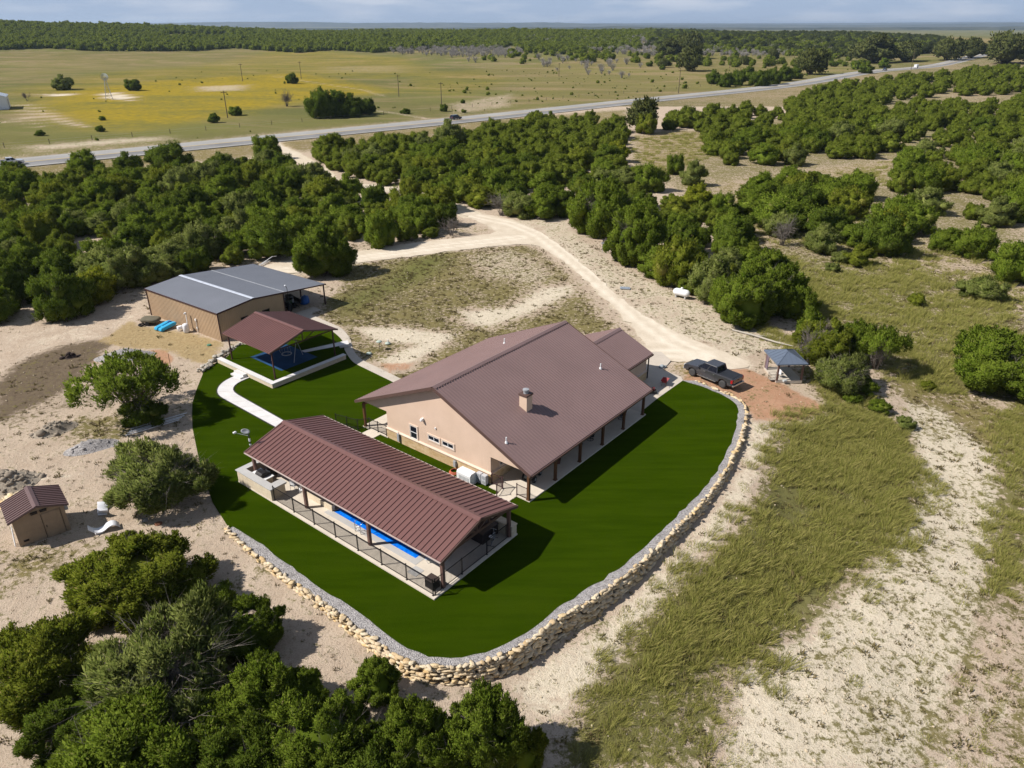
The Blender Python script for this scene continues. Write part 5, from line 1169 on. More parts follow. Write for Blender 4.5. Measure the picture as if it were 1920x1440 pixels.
m = MB(); m.box(-.2, .2, -.15, .15, 0, .22); o = m.build('storage_tub', plain('pale grey tub', (.45, .47, .47), .6), None, bevel=.03); o.location = gl(.75, -.25, -.1); o.rotation_euler = (0, 0, .3); tag(o, 'pale grey plastic tub in front of the gazebo', 'tub')
def propane(label, p, rz):
    t_ = thing('propane_tank', label, 'gas tank', (p[0], p[1], hgt(p[0], p[1])), rz)
    m = MB(); m.lathe([(.02, -1.2), (.3, -1.1), (.46, -.85), (.48, -.7), (.48, .7), (.46, .85), (.3, 1.1), (.02, 1.2)], (0, 0, .72), 20, 'x'); m.build('tank', M_WHITE, t_, True)
    m = MB(); m.lathe([(.17, 1.16), (.18, 1.34), (.1, 1.42), (.01, 1.43)], (0, 0, 0), 14); m.build('dome', M_WHITE, t_, True)
    for x in (-.65, .65): m = MB(); m.box(x - .08, x + .08, -.3, .3, 0, .32); m.build('foot', M_COPE, t_)
propane('white horizontal propane tank beside the junipers east of the driveway', G(1277, 558), math.radians(-38))
m = MB(); m.tube([(-1.6, 0, .08), (-.4, .1, .1), (.9, -.05, .08), (1.8, .1, .1)], [.1, .12, .1, .06], 8); m.tube([(-.4, .1, .12), (.2, .7, .15)], [.06, .03], 6); o = m.build('fallen_log', plain('weathered grey log', (.4, .36, .31), .9, bump=.4)); o.location = (*G(1425, 634)[:2], 0); o.rotation_euler = (0, 0, -.75); tag(o, 'long weathered log at the bank behind the gazebo', 'log'); o.scale = (2.2, 1, 1)
m = MB(); m.box(-.7, .7, -.35, .35, .02, .12); m.box(-.5, .5, -.2, .2, .12, .2); o = m.build('tin_sheet', plain('blue grey tin', (.3, .34, .4), .4)); o.location = (*G(1172, 541)[:2], 0); o.rotation_euler = (0, 0, -.2); tag(o, 'flat blue grey metal sheet lying east of the driveway', 'metal sheet')
# ------------------------------------------------------------------ foliage
def foliage_mat(name, dark, mid, light, dead=None):
    t = NT(name); g = t.new('ShaderNodeNewGeometry'); oi = t.new('ShaderNodeObjectInfo'); v = t.obj()
    cr = t.new('ShaderNodeValToRGB'); t.l.new(g.outputs['Random Per Island'], cr.inputs[0]); e = cr.color_ramp.elements
    e[0].color = (*dark, 1); e[1].color = (*light, 1); k = e.new(.5); k.color = (*mid, 1)
    if dead: k = e.new(.965); k.color = (*light, 1); e[-1].color = (*dead, 1)
    n = t.noise(3.2, 3, .6, v)
    c = t.mix(t.remap(n, .4, .68, 0, .55), cr.outputs[0], light)
    c = t.mix(1.0, c, oi.outputs['Color'], 'MULTIPLY')
    t.done(c, 1.0, .0)
    tr = t.new('ShaderNodeBsdfTranslucent'); t.set(tr.inputs['Color'], c); mx = t.new('ShaderNodeMixShader'); mx.inputs[0].default_value = .3
    t.l.new(t.b.outputs[0], mx.inputs[1]); t.l.new(tr.outputs[0], mx.inputs[2]); t.l.new(mx.outputs[0], t.n['Material Output'].inputs['Surface'])
    return t.m
M_JUN = foliage_mat('juniper sprays', (.064, .097, .009), (.115, .155, .017), (.2, .23, .035), (.23, .18, .09))
M_OAK = foliage_mat('live oak leaves', (.035, .05, .015), (.06, .075, .024), (.095, .11, .035))
M_BARK = plain('shredding grey bark', (.16, .12, .095), .95, .1, var=.3, scale=3, bump=.4)
M_BARE = plain('bare grey twigs', (.23, .2, .175), .95, .1, var=.25, scale=2)

def tufts(P0, D, L, W, rng, planes=2, N0=None):
    """little upright sprays: kites of two triangles, `planes` to a spray; each turned to face outwards, its normals following the bough it sits on"""
    n = len(P0); Vs, Fs, Ns = [], [], []
    for k in range(planes):
        d = D + rng.normal(0, .28, D.shape); d /= np.linalg.norm(d, axis=1)[:, None]
        r = rng.normal(0, 1, D.shape); s = np.cross(d, r); s /= np.linalg.norm(s, axis=1)[:, None] + 1e-9
        fn = np.cross(s, d); sg = np.sign((fn * N0).sum(1) + 1e-9)[:, None]; s = s * sg; fn = fn * sg; nn_ = N0 + fn * .45; nn_ /= np.linalg.norm(nn_, axis=1)[:, None]; Ns.append(np.repeat(nn_, 4, 0))
        l = (L * rng.uniform(.65, 1.35, n))[:, None]; w = (W * rng.uniform(.7, 1.3, n))[:, None]
        o = P0 + rng.normal(0, L * .3, D.shape)
        q = np.stack([o - d * l * .35, o + s * w * .5 + d * l * .1, o + d * l * .65, o - s * w * .5 + d * l * .1], 1)
        b = len(Vs) and sum(len(x) for x in Vs); i = b + np.arange(n)[:, None] * 4
        Vs.append(q.reshape(-1, 3)); Fs += [np.concatenate([i, i + 1, i + 2], 1), np.concatenate([i, i + 2, i + 3], 1)]
    return np.concatenate(Vs), np.concatenate(Fs), np.concatenate(Ns)
def crown_mesh(name, seed, n, L, W, hr=.8, lobes=34, lr=(.11, .2), low=-.35, mat=None, upb=.6, flat=False, core=True, base=.36, planes=2, jag=.1):
    rng = np.random.default_rng(seed)
    d = rng.normal(0, 1, (lobes * 6, 3)); d /= np.linalg.norm(d, axis=1)[:, None]; d = d[d[:, 2] > low][:lobes]
    stretch = 1 + rng.normal(0, jag, len(d))
    wob = 1 + .16 * np.sin(np.arctan2(d[:, 1], d[:, 0]) * rng.integers(2, 4) + rng.uniform(0, 6))
    r = rng.uniform(*lr, len(d))
    rad = 1 / np.maximum(.55, np.sqrt(np.maximum(0, 1 - d[:, 2] ** 2)))
    if flat: d[:, 2] *= .55
    else: d[:, :2] *= np.where(d[:, 2] < 0, rad * (1 - .38 * np.abs(d[:, 2])), 1)[:, None]
    c = np.stack([d[:, 0] * (.5 - r * .8) * wob, d[:, 1] * (.5 - r * .8) * wob, base + 0 * r], 1); c[:, :2] *= stretch[:, None]
    z0 = hr * (.62 if flat else .40); zr = hr * (.30 if flat else .60)
    c[:, 2] = z0 + d[:, 2] * (zr - r * .6) * np.where(d[:, 2] > 0, stretch, .75)
    c[:, 2] = np.maximum(c[:, 2], r * .55)
    w = r ** 2; k = rng.choice(len(d), int(n * 1.7), p=w / w.sum())
    dd = rng.normal(0, 1, (len(k), 3)); dd /= np.linalg.norm(dd, axis=1)[:, None]
    out = c[k] - np.array([0, 0, z0 * .8]); out /= np.linalg.norm(out, axis=1)[:, None] + 1e-6
    dd = dd + out * .75 + np.array([0, 0, .25]); dd /= np.linalg.norm(dd, axis=1)[:, None]
    p = c[k] + dd * (r[k] * rng.uniform(.72, 1.1, len(k)))[:, None]
    keep = np.ones(len(p), bool)
    for j in range(len(d)):
        keep &= ~((np.linalg.norm(p - c[j], axis=1) < r[j] * .72) & (k != j))
    keep &= p[:, 2] > .015
    p, dd, kl = p[keep][:n], dd[keep][:n], k[keep][:n]
    ctr = np.array([0, 0, z0 * .55]); N1 = dd * .75 + (p - ctr) / (np.linalg.norm(p - ctr, axis=1)[:, None] + 1e-6) * .55 + np.array([0, 0, .12])
    D = dd * .75 + np.array([0, 0, upb]) + rng.normal(0, .2, dd.shape)
    D /= np.linalg.norm(D, axis=1)[:, None]
    # upright plumes that break the outline
    npl = int(len(d) * 7); kk = rng.choice(len(d), npl, p=w / w.sum()); ax = rng.normal(0, 1, (npl, 3)); ax /= np.linalg.norm(ax, axis=1)[:, None]; ax[:, 2] = np.abs(ax[:, 2]) * .9
    ou = c[kk] - np.array([0, 0, z0 * .7]); ou /= np.linalg.norm(ou, axis=1)[:, None] + 1e-6; ax = ax + ou * .6; ax /= np.linalg.norm(ax, axis=1)[:, None]
    bs = c[kk] + ax * r[kk][:, None] * .8; dr_ = ax * .6 + np.array([0, 0, upb + .2]); dr_ /= np.linalg.norm(dr_, axis=1)[:, None]
    per = max(2, int(n * .45 / npl)); tt = rng.uniform(0, 1, (npl, per)); ln = (r[kk] * rng.uniform(.45, 1.0, npl))[:, None]
    q = bs[:, None, :] + dr_[:, None, :] * (tt * ln)[..., None] + rng.normal(0, 1, (npl, per, 3)) * ((1.05 - tt) * r[kk][:, None] * .24)[..., None]
    q = q.reshape(-1, 3); qd = np.repeat(dr_, per, 0); ok = q[:, 2] > .02; p = np.concatenate([p[:int(n * .6)], q[ok]]); D = np.concatenate([D[:int(n * .6)], qd[ok]])
    pa = bs[:, None, :] + dr_[:, None, :] * (tt * ln)[..., None]; N2 = (q - pa.reshape(-1, 3)); N2 /= np.linalg.norm(N2, axis=1)[:, None] + 1e-6; N2 = N2 * .55 + (q - ctr) / (np.linalg.norm(q - ctr, axis=1)[:, None] + 1e-6) * .7 + np.array([0, 0, .15])
    N0 = np.concatenate([N1[:int(n * .6)], N2[ok]]); N0 /= np.linalg.norm(N0, axis=1)[:, None]
    V, F, NN = tufts(p, D, L, W, rng, planes, N0); NC = [NN]
    Vs, Fs = [V], [F]; m = len(V)
    if core:
        V0, F0 = ico(2 if n > 6000 else 1)
        for j in range(len(d)):
            v = V0 * (1 + rng.normal(0, .08, V0.shape)) * r[j] * .8 + c[j]; Vs.append(v); Fs.append(F0 + m); m += len(v); NC.append(V0.copy())
        if not flat:
            v = V0 * np.array([.33, .33, hr * .38]) * (1 + rng.normal(0, .06, V0.shape)) + np.array([0, 0, hr * .42]); Vs.append(v); Fs.append(F0 + m); NC.append(V0.copy())
    VV = np.concatenate(Vs); ex = np.percentile(np.hypot(V[:, 0], V[:, 1]), 97); zt = np.percentile(V[:, 2], 99.3); k_ = np.array([.5 / ex, .5 / ex, hr / zt])
    me = np_mesh(name, VV * k_, np.concatenate(Fs), mat, True); me.normals_split_custom_set_from_vertices(np.concatenate(NC).astype(np.float32).tolist())
    return me, c * k_
def trunk_mesh(name, seed, hr, cents, stems=5, r0=.022, open_=False):
    rng = np.random.default_rng(seed + 99); m = MB(); cs = cents[rng.permutation(len(cents))]
    for s in range(stems):
        e = cs[s % len(cs)].copy(); a = rng.uniform(0, 6.28); b = np.array([.03 * math.cos(a), .03 * math.sin(a), -.03])
        mid = b * .5 + e * np.array([.38, .38, .48]) + rng.normal(0, .02, 3); m2 = b * .2 + e * np.array([.75, .75, .78]) + rng.normal(0, .02, 3)
        m.tube([b, mid, m2, e], [r0, r0 * .75, r0 * .5, r0 * .2], 7)
        for q in range(3 if open_ else 1):
            f = cs[(s * 3 + q + 5) % len(cs)]
            if np.linalg.norm(f - m2) < .4: m.tube([mid * .4 + m2 * .6, (m2 + f) / 2 + rng.normal(0, .015, 3), f], [r0 * .45, r0 * .3, r0 * .12], 5)
    me = bpy.data.meshes.new(name); me.from_pydata(m.v, [], m.f); me.materials.append(M_BARK); me.polygons.foreach_set('use_smooth', [True] * len(me.polygons)); return me
VAR = {}; HRS = {}
def variant(key, seed, n, L, W, stems=5, mat=None, open_=False, r0=.022, **kw):
    cm, cs = crown_mesh('crown', seed, n, L, W, mat=mat or M_JUN, **kw)
    HRS[key] = kw.get('hr', .8); VAR[key] = (cm, trunk_mesh('trunk', seed, kw.get('hr', .8), cs, stems, r0, open_))
for i in range(4): variant(('hi', i), 100 + i, 26000, .036, .0125, hr=(.84, .74, .95, .8)[i], lobes=(60, 70, 52, 64)[i], lr=(.07, .15), planes=3, jag=.13, low=-.8)
variant(('slim', 0), 120, 9000, .06, .02, hr=1.25, lobes=44, lr=(.07, .16), planes=3, jag=.2)
variant(('open', 0), 130, 6000, .04, .014, hr=.78, lobes=46, lr=(.07, .14), flat=True, low=-.25, open_=True, stems=9, r0=.017, planes=3, jag=.16, core=False)
variant(('open', 1), 131, 6000, .042, .015, hr=.82, lobes=40, lr=(.08, .16), flat=True, low=-.5, open_=True, stems=8, r0=.017, planes=3, jag=.16, core=False)
variant(('feather', 0), 140, 17000, .055, .013, hr=.74, lobes=54, lr=(.08, .15), planes=3, jag=.16, upb=.75, core=False, stems=9)
for i in range(7): variant(('mid', i), 200 + i, 8500, .046, .017, hr=(.78, .86, .7, .92, .8, .74, .84)[i], lobes=(34, 40, 46, 32, 38, 50, 36)[i], lr=(.09, .18), jag=.17, planes=2, low=-.85)
for i in range(4): variant(('far', i), 300 + i, 420, .15, .07, hr=(.75, .85, .66, .8)[i], lobes=(16, 18, 22, 15)[i], lr=(.13, .22), planes=2, low=-.8)
for i in range(3): variant(('oak', i), 400 + i, 1500, .09, .05, hr=(.78, .7, .85)[i], lobes=(26, 30, 22)[i], lr=(.11, .2), mat=M_OAK, upb=.2, planes=2)
def bare_mesh(name, seed, n=260, hr=.8, w=.006):
    rng = np.random.default_rng(seed); Vs, Fs = [], []; m = 0
    def seg(a, b, wa):
        nonlocal m
        d = b - a; s = np.cross(d, rng.normal(0, 1, 3)); s /= np.linalg.norm(s) + 1e-9; s2 = np.cross(d, s); s2 /= np.linalg.norm(s2) + 1e-9
        for q in (s, s2): Vs.append(np.array([a - q * wa, a + q * wa, b + q * wa * .3])); Fs.append([m, m + 1, m + 2]); m += 3
    for i in range(14):
        a = rng.uniform(0, 6.28); t = rng.uniform(.15, 1.0); e = np.array([.34 * math.cos(a) * t, .34 * math.sin(a) * t, hr * rng.uniform(.45, .8)])
        o = np.array([.04 * math.cos(a), .04 * math.sin(a), 0]); mid = (o + e) / 2 + np.array([0, 0, .04]); seg(o, mid, w * 2.2); seg(mid, e, w * 1.6)
        for k in range(n // 14):
            b = mid + (e - mid) * rng.uniform(0, 1); g = b + rng.normal(0, .11, 3) + np.array([.06 * math.cos(a), .06 * math.sin(a), .08]); g[2] = max(.03, g[2]); seg(b, g, w * .9)
            for z in range(2): h = g + rng.normal(0, .06, 3) + np.array([0, 0, .03]); seg(b * .4 + g * .6, h, w * .6)
    return np_mesh(name, np.concatenate(Vs), np.array(Fs), M_BARE)
BARE = [bare_mesh('branches', 500 + i) for i in range(3)]
BOUGH = [bare_mesh('dead bough', 540 + i, 420, .8, .0021) for i in range(3)]
TONES = {'dark green': (.66, .74, .75), 'deep green': (.92, 1.0, .9), 'olive green': (1.12, 1.05, .95), 'yellow green': (1.4, 1.25, .9), 'grey green': (1.15, 1.08, 2.1), 'oak grey': (1.35, 1.25, 1.25)}
def tree(key, x, y, w, h_, label, cat='tree', group=None, tone='deep green', rot=None, name='juniper_tree', z=None, lean=0.0):
    cm, tm = VAR[key]; r = thing(name, label, cat, (x, y, (hgt(x, y) if z is None else z) - .05), random.uniform(0, 6.28) if rot is None else rot, group)
    hr = HRS[key]
    if lean: r.rotation_euler = (lean, 0, r.rotation_euler.z)
    s = (w, w, h_ / hr)
    c = link('crown', cm, r); c.scale = s; t0 = TONES[tone]; j = random.uniform(.9, 1.1); c.color = (t0[0] * j, t0[1] * j, t0[2] * j, 1)
    k = link('trunk', tm, r); k.scale = s
    if key[0] in ('hi', 'feather', 'open') and w > 4:
        for q in range(1 if key[0] != 'feather' else 2):
            bq = link('bare_bough', BOUGH[(q + key[1]) % 3], r); f_ = .9 if key[0] != 'feather' else .97; bq.scale = (w * f_, w * f_, h_ / .8 * f_); bq.rotation_euler = (0, 0, q * 1.7)
    return r
def spot(cx, cy, wpx, hr=.8):
    p = P(cx, cy); w = wpx * depth(p) / CAM_F
    for _ in range(4):
        h_ = hr * w; p = P(cx, cy, h_ * .5); q = np.array([p[0], p[1], p[2]]); w = wpx * depth(q) / CAM_F
    return p[0], p[1], w, hr * w
TAKEN = []
def put(key, cx, cy, wpx, hr, label, tone='deep green', rot=None, **kw):
    x, y, w, h_ = spot(cx, cy, wpx, hr); TAKEN.append((x, y, w)); return tree(key, x, y, w, h_, label, tone=tone, rot=rot, **kw)
# --- foreground junipers
FG = 'big junipers at the foot of the picture'
put(('hi', 0), 252, 1082, 262, .5, 'broad round yellowish juniper standing alone above the foreground clump', 'olive green', .4)
put(('hi', 1), 75, 1245, 236, .58, 'yellowish juniper at the picture edge beside bare soil', 'olive green', 2.)
put(('feather', 0), 310, 1245, 300, .56, 'dull grey twigged juniper in the middle of the foreground clump', 'grey green', 1.)
put(('hi', 2), 465, 1178, 128, .8, 'small pointed bright juniper beside the pale soil above the clump', 'deep green', 3.)
put(('hi', 3), 482, 1305, 180, .7, 'mid green juniper between the pointed one and the lower trees', 'deep green', 4.)
put(('hi', 1), 255, 1420, 320, .5, 'wide dark juniper low in the clump by the bottom edge', 'deep green', 5.2)
put(('hi', 2), 590, 1395, 205, .85, 'tall feathery juniper at the bottom edge, left of the slender one', 'deep green', .9)
put(('slim', 0), 703, 1272, 92, 1.15, 'slender open juniper by the retaining wall', 'deep green', 1.)
put(('hi', 0), 775, 1395, 175, .95, 'dense juniper at the bottom edge below the slender one', 'deep green', 2.7)
put(('hi', 3), 905, 1372, 170, 1.0, 'pointed juniper at the bottom edge below the wall curve', 'deep green', 3.9)
put(('hi', 2), 980, 1410, 95, 1.1, 'small juniper tip at the end of the bottom row', 'olive green', 5.)
put(('hi', 0), 440, 1455, 250, .6, 'dark juniper cut by the bottom edge under the clump', 'dark green', 1.9)
put(('hi', 1), 690, 1470, 250, .6, 'dark juniper cut by the bottom edge in the bottom row', 'dark green', .2)
put(('slim', 0), 640, 1345, 100, .9, 'thin juniper between the feathery tree and pale soil', 'deep green', 3.)
put(('hi', 2), 150, 1345, 190, .6, 'dark juniper under the yellowish one near the bottom left corner', 'dark green', 2.2)
put(('hi', 3), 395, 1350, 170, .6, 'mid green juniper in the hollow of the foreground clump', 'deep green', 1.2)
put(('hi', 0), 560, 1300, 120, .7, 'small dense juniper facing the retaining wall beside the clump', 'deep green', 3.2)
put(('mid', 2), 400, 1130, 95, .5, 'low juniper in the gap beside the lone round one', 'deep green', 2.)
# --- single trees about the yard
put(('open', 0), 243, 730, 195, .58, 'spreading umbrella juniper with bare leaning stems in the soil yard', 'deep green', .6)
put(('mid', 4), 268, 772, 80, .6, 'dense low juniper bush under the umbrella tree', 'dark green', 1.)
put(('feather', 0), 292, 895, 202, .52, 'grey green feathery juniper between the shed and the lawn', 'grey green', 2.2)
put(('hi', 3), 602, 470, 112, .8, 'round juniper standing alone behind the barn lean-to', 'deep green', 4.)
put(('mid', 1), 712, 430, 72, .9, 'neat rounded juniper at the thicket edge by the side drive', 'deep green', 1.)
put(('mid', 3), 1062, 380, 64, .75, 'round juniper alone north of the drive fork', 'dark green', 3.)
put(('hi', 1), 1130, 390, 118, .85, 'large juniper at the corner where the drive bends', 'deep green', 2.)
put(('hi', 3), 1195, 440, 120, .9, 'large juniper second from the drive bend', 'deep green', 5.)
put(('mid', 5), 1270, 490, 105, .85, 'juniper above the white propane tank', 'olive green', 2.)
put(('mid', 6), 1330, 520, 95, .85, 'grey tinged juniper right of the propane tank', 'grey green', 1.)
put(('hi', 2), 1435, 530, 130, .85, 'tall juniper at the end of the drive thicket', 'deep green', 2.)
put(('hi', 0), 1400, 560, 120, .8, 'broad juniper in front of the tall thicket end', 'deep green', 1.1)
put(('mid', 0), 1490, 555, 90, .9, 'juniper closing the thicket on the gazebo side', 'deep green', 4.)
put(('hi', 2), 1545, 640, 100, .8, 'leaning juniper with dead red brown top behind the gazebo', 'olive green', 1.)
put(('open', 0), 1650, 655, 100, .8, 'umbrella juniper with slanting stems behind the gazebo', 'deep green', 2.9)
put(('hi', 1), 1600, 640, 90, .8, 'dense juniper between the leaning one and the umbrella one by the gazebo', 'deep green', 2.)
put(('mid', 3), 1520, 610, 60, 1.1, 'narrow juniper behind the gazebo roof', 'deep green', 1.)
put(('feather', 0), 1580, 700, 110, .6, 'low grey green bush beside the gazebo', 'grey green', .2)
put(('mid', 2), 1845, 540, 82, .48, 'low yellowish grey bush alone in the rough field', 'grey green', 0.)
put(('hi', 1), 1870, 672, 175, .55, 'big spreading juniper at the right picture edge', 'deep green', 3.)
put(('hi', 0), 1950, 700, 160, .55, 'big juniper cut by the right picture edge', 'deep green', 1.)
put(('mid', 4), 1620, 722, 50, .6, 'small green bush on the bank past the gazebo', 'deep green', 0.)
put(('mid', 6), 1775, 448, 62, .75, 'round juniper, first of the pair in the right field', 'deep green', 0.)
put(('mid', 5), 1832, 452, 80, .75, 'round juniper, second of the pair in the right field', 'deep green', 0.)
put(('mid', 1), 1905, 490, 90, .85, 'juniper at the right edge above the lone bush', 'deep green', 0.)
put(('mid', 2), 1660, 440, 100, .75, 'wide juniper at the front of the right thicket', 'dark green', 0.)
put(('mid', 3), 1612, 478, 55, .7, 'small juniper in front of the wide one in the rough field', 'olive green', 0.)
put(('mid', 0), 1548, 445, 75, .7, 'grey green juniper west of the rough field', 'grey green', 0.)
put(('mid', 5), 1468, 420, 66, .7, 'grey leaved juniper at the edge of pale grass', 'grey green', 0.)
for i, (cx, cy, w) in enumerate(((655, 352, 62), (700, 372, 60), (752, 380, 66), (795, 392, 60), (832, 402, 52), (770, 352, 50), (820, 366, 56))):
    put(('mid', i), cx, cy, w, .8, 'round juniper crowding the gravel track west of the drive fork', ('deep green', 'dark green', 'olive green')[i % 3], float(i), group='junipers crowding the gravel track')
put(('mid', 1), 500, 276, 52, .8, 'round juniper alone beside the gravel track at the highway', 'deep green', 0.)
put(('mid', 2), 315, 294, 86, .55, 'wide flat topped juniper near the highway verge', 'dark green', 0.)
put(('mid', 0), 242, 306, 58, .7, 'round juniper next to the wide flat one', 'dark green', 0.)
put(('mid', 3), 155, 312, 75, .75, 'juniper just below the white pickup lane', 'deep green', 0.)
put(('mid', 6), 22, 318, 55, .6, 'juniper at the picture edge below the white pickup', 'dark green', 0.)
put(('oak', 0), 1205, 215, 70, .85, 'dull olive oak beside the highway', 'oak grey', 0., name='oak_tree')
put(('mid', 4), 1212, 232, 40, .9, 'round yellowish juniper in front of the roadside oak', 'olive green', 0.)
put(('mid', 1), 1265, 308, 36, 1.0, 'small oval juniper in the grass clearing', 'deep green', 0.)
put(('mid', 3), 1300, 325, 50, .9, 'grey juniper right of the clearing', 'grey green', 0.)
put(('mid', 0), 845, 252, 62, .85, 'tall rounded juniper close to the passing dark car', 'grey green', 0.)

# --- thickets: junipers packed together; outlines are the crown centres seen in the photograph
THICK = [
 ('behind the metal barn', [(200, 470), (240, 440), (340, 400), (540, 395), (560, 430), (500, 465), (440, 470), (370, 480), (290, 500), (200, 540), (140, 560), (90, 570), (80, 520)], 3.9),
 ('at the left edge', [(-40, 330), (60, 330), (130, 345), (150, 400), (120, 470), (80, 560), (-40, 575)], 3.9),
 ('between the barn and the highway', [(60, 335), (130, 325), (190, 325), (330, 320), (430, 300), (540, 310), (590, 330), (600, 370), (545, 400), (340, 405), (240, 440), (150, 420)], 4.1),
 ('beside the gravel track', [(600, 345), (660, 372), (740, 375), (800, 400), (850, 405), (800, 430), (720, 420), (660, 430), (640, 410), (560, 420), (545, 395), (600, 370)], 3.8),
 ('north of the drive fork', [(590, 270), (640, 270), (720, 260), (800, 262), (830, 258), (880, 245), (960, 240), (1020, 250), (1060, 300), (1060, 350), (1020, 385), (960, 390), (900, 385), (870, 380), (800, 375), (740, 340), (660, 335), (625, 310)], 4.3),
 ('along the highway', [(940, 235), (1000, 225), (1100, 222), (1160, 232), (1185, 262), (1150, 290), (1190, 320), (1230, 330), (1210, 350), (1120, 350), (1060, 345), (1030, 270)], 4.3),
 ('east of the drive', [(1100, 390), (1200, 355), (1290, 370), (1360, 385), (1420, 440), (1440, 500), (1420, 560), (1350, 550), (1280, 515), (1200, 470), (1140, 440)], 3.9),
 ('right of the clearing', [(1250, 215), (1350, 205), (1470, 205), (1500, 225), (1500, 300), (1420, 320), (1340, 290), (1320, 245), (1250, 240)], 4.6),
 ('in the far right woods', [(1480, 190), (1560, 160), (1640, 152), (1720, 142), (1940, 125), (1940, 172), (1780, 170), (1690, 178), (1600, 215), (1500, 230)], 5.2),
 ('in the right woods', [(1500, 225), (1600, 212), (1680, 192), (1760, 192), (1940, 192), (1940, 290), (1880, 330), (1800, 300), (1700, 275), (1560, 285), (1500, 270)], 4.6),
 ('at the near side of the right woods', [(1690, 300), (1800, 310), (1890, 320), (1940, 300), (1940, 400), (1860, 400), (1760, 390), (1680, 370)], 4.2),
 ('left of the right woods', [(1360, 360), (1440, 345), (1540, 330), (1620, 350), (1650, 370), (1600, 390), (1500, 385), (1560, 420), (1480, 410), (1380, 385)], 6.2),
 ('by the rough field', [(1560, 400), (1640, 395), (1730, 400), (1730, 430), (1680, 455), (1600, 440)], 4.6),
]
drv = np.array(DRIVE)
pool_t = []
for reg, poly, sp in THICK:
    wp = [tuple(P(a, b, 2.3)[:2]) for a, b in poly]; a = np.array(wp); x0, y0 = a.min(0); x1, y1 = a.max(0)
    n = int((x1 - x0) * (y1 - y0) / sp ** 2 * 4); xs, ys = RNG.uniform(x0, x1, n), RNG.uniform(y0, y1, n)
    ok = in_poly(wp, xs, ys) & (line_w(TRACK, xs, ys, 3.6, .1) < .5) & (poly_weight(DRIVE, xs, ys, 2.5) < .15) & (line_w([tuple(q) for q in ROAD], xs, ys, 12.5, .1) < .5)
    acc = []
    for x, y in zip(xs[ok], ys[ok]):
        s = sp * (.93 if x < -10 and y < 260 else 1.04) * (1 + .0009 * max(0, math.hypot(x, y) - 150)) * (1.22 if math.sin(x * .21 + 1) * math.sin(y * .17) > .5 else 1) * (1.1 if 'right' in reg else 1)
        if any((x - q[0]) ** 2 + (y - q[1]) ** 2 < (q[2] * .42) ** 2 for q in TAKEN): continue
        if 'right' in reg and math.sin(x * .075 + 1.3 * math.sin(y * .05)) * math.sin(y * .09 + .6) > .62: continue
        if any((x - q[0]) ** 2 + (y - q[1]) ** 2 < s * s for q in acc): continue
        if pool_t and min((x - q[0]) ** 2 + (y - q[1]) ** 2 for q in pool_t) < (s * .8) ** 2: continue
        acc.append((x, y, float(np.clip(RNG.normal(1.42, .3), .8, 2.1)) * sp, reg))
    pool_t += acc
pool_t.sort(key=lambda q: -q[2] / depth((q[0], q[1], 0)))
KEEP = max(0, 296 - sum(1 for o in COL.objects if o.get('category') == 'tree'))
STUFF_PTS = []
for i, (x, y, w, reg) in enumerate(pool_t):
    hr = float(np.clip(RNG.normal(.7, .1), .5, .92))
    if i < KEEP:
        tone = random.choices(['dark green', 'deep green', 'olive green', 'grey green', 'yellow green'], [3, 8, 4, 3, .3])[0]
        size = 'large' if w > 6.6 else ('small' if w < 5 else 'mid-sized'); shape = 'tall' if hr > .84 else ('low' if hr < .68 else 'round')
        tree(('mid', int(RNG.integers(0, 7))), x, y, w, min(hr * w, 5.6), f'{size} {shape} {tone} juniper in the thicket {reg}', group='junipers in the thicket ' + reg, tone=tone)
    else: STUFF_PTS.append((x, y, w, min(hr * w, 5.6)))

for _ in range(260):
    y = RNG.uniform(30, 330); x = RNG.choice([-1, 1]) * y * RNG.uniform(.74, 1.9)
    if CAM_F * abs(x) / (y * CT + CAM_H * ST) < 960 + 190 + 4000 / y or abs(x) > 260: continue
    if line_w([tuple(q) for q in ROAD], np.array([x]), np.array([y]), 16, .1)[0] < .5: w = RNG.uniform(3.5, 8); STUFF_PTS.append((x, y, w, w * .7))
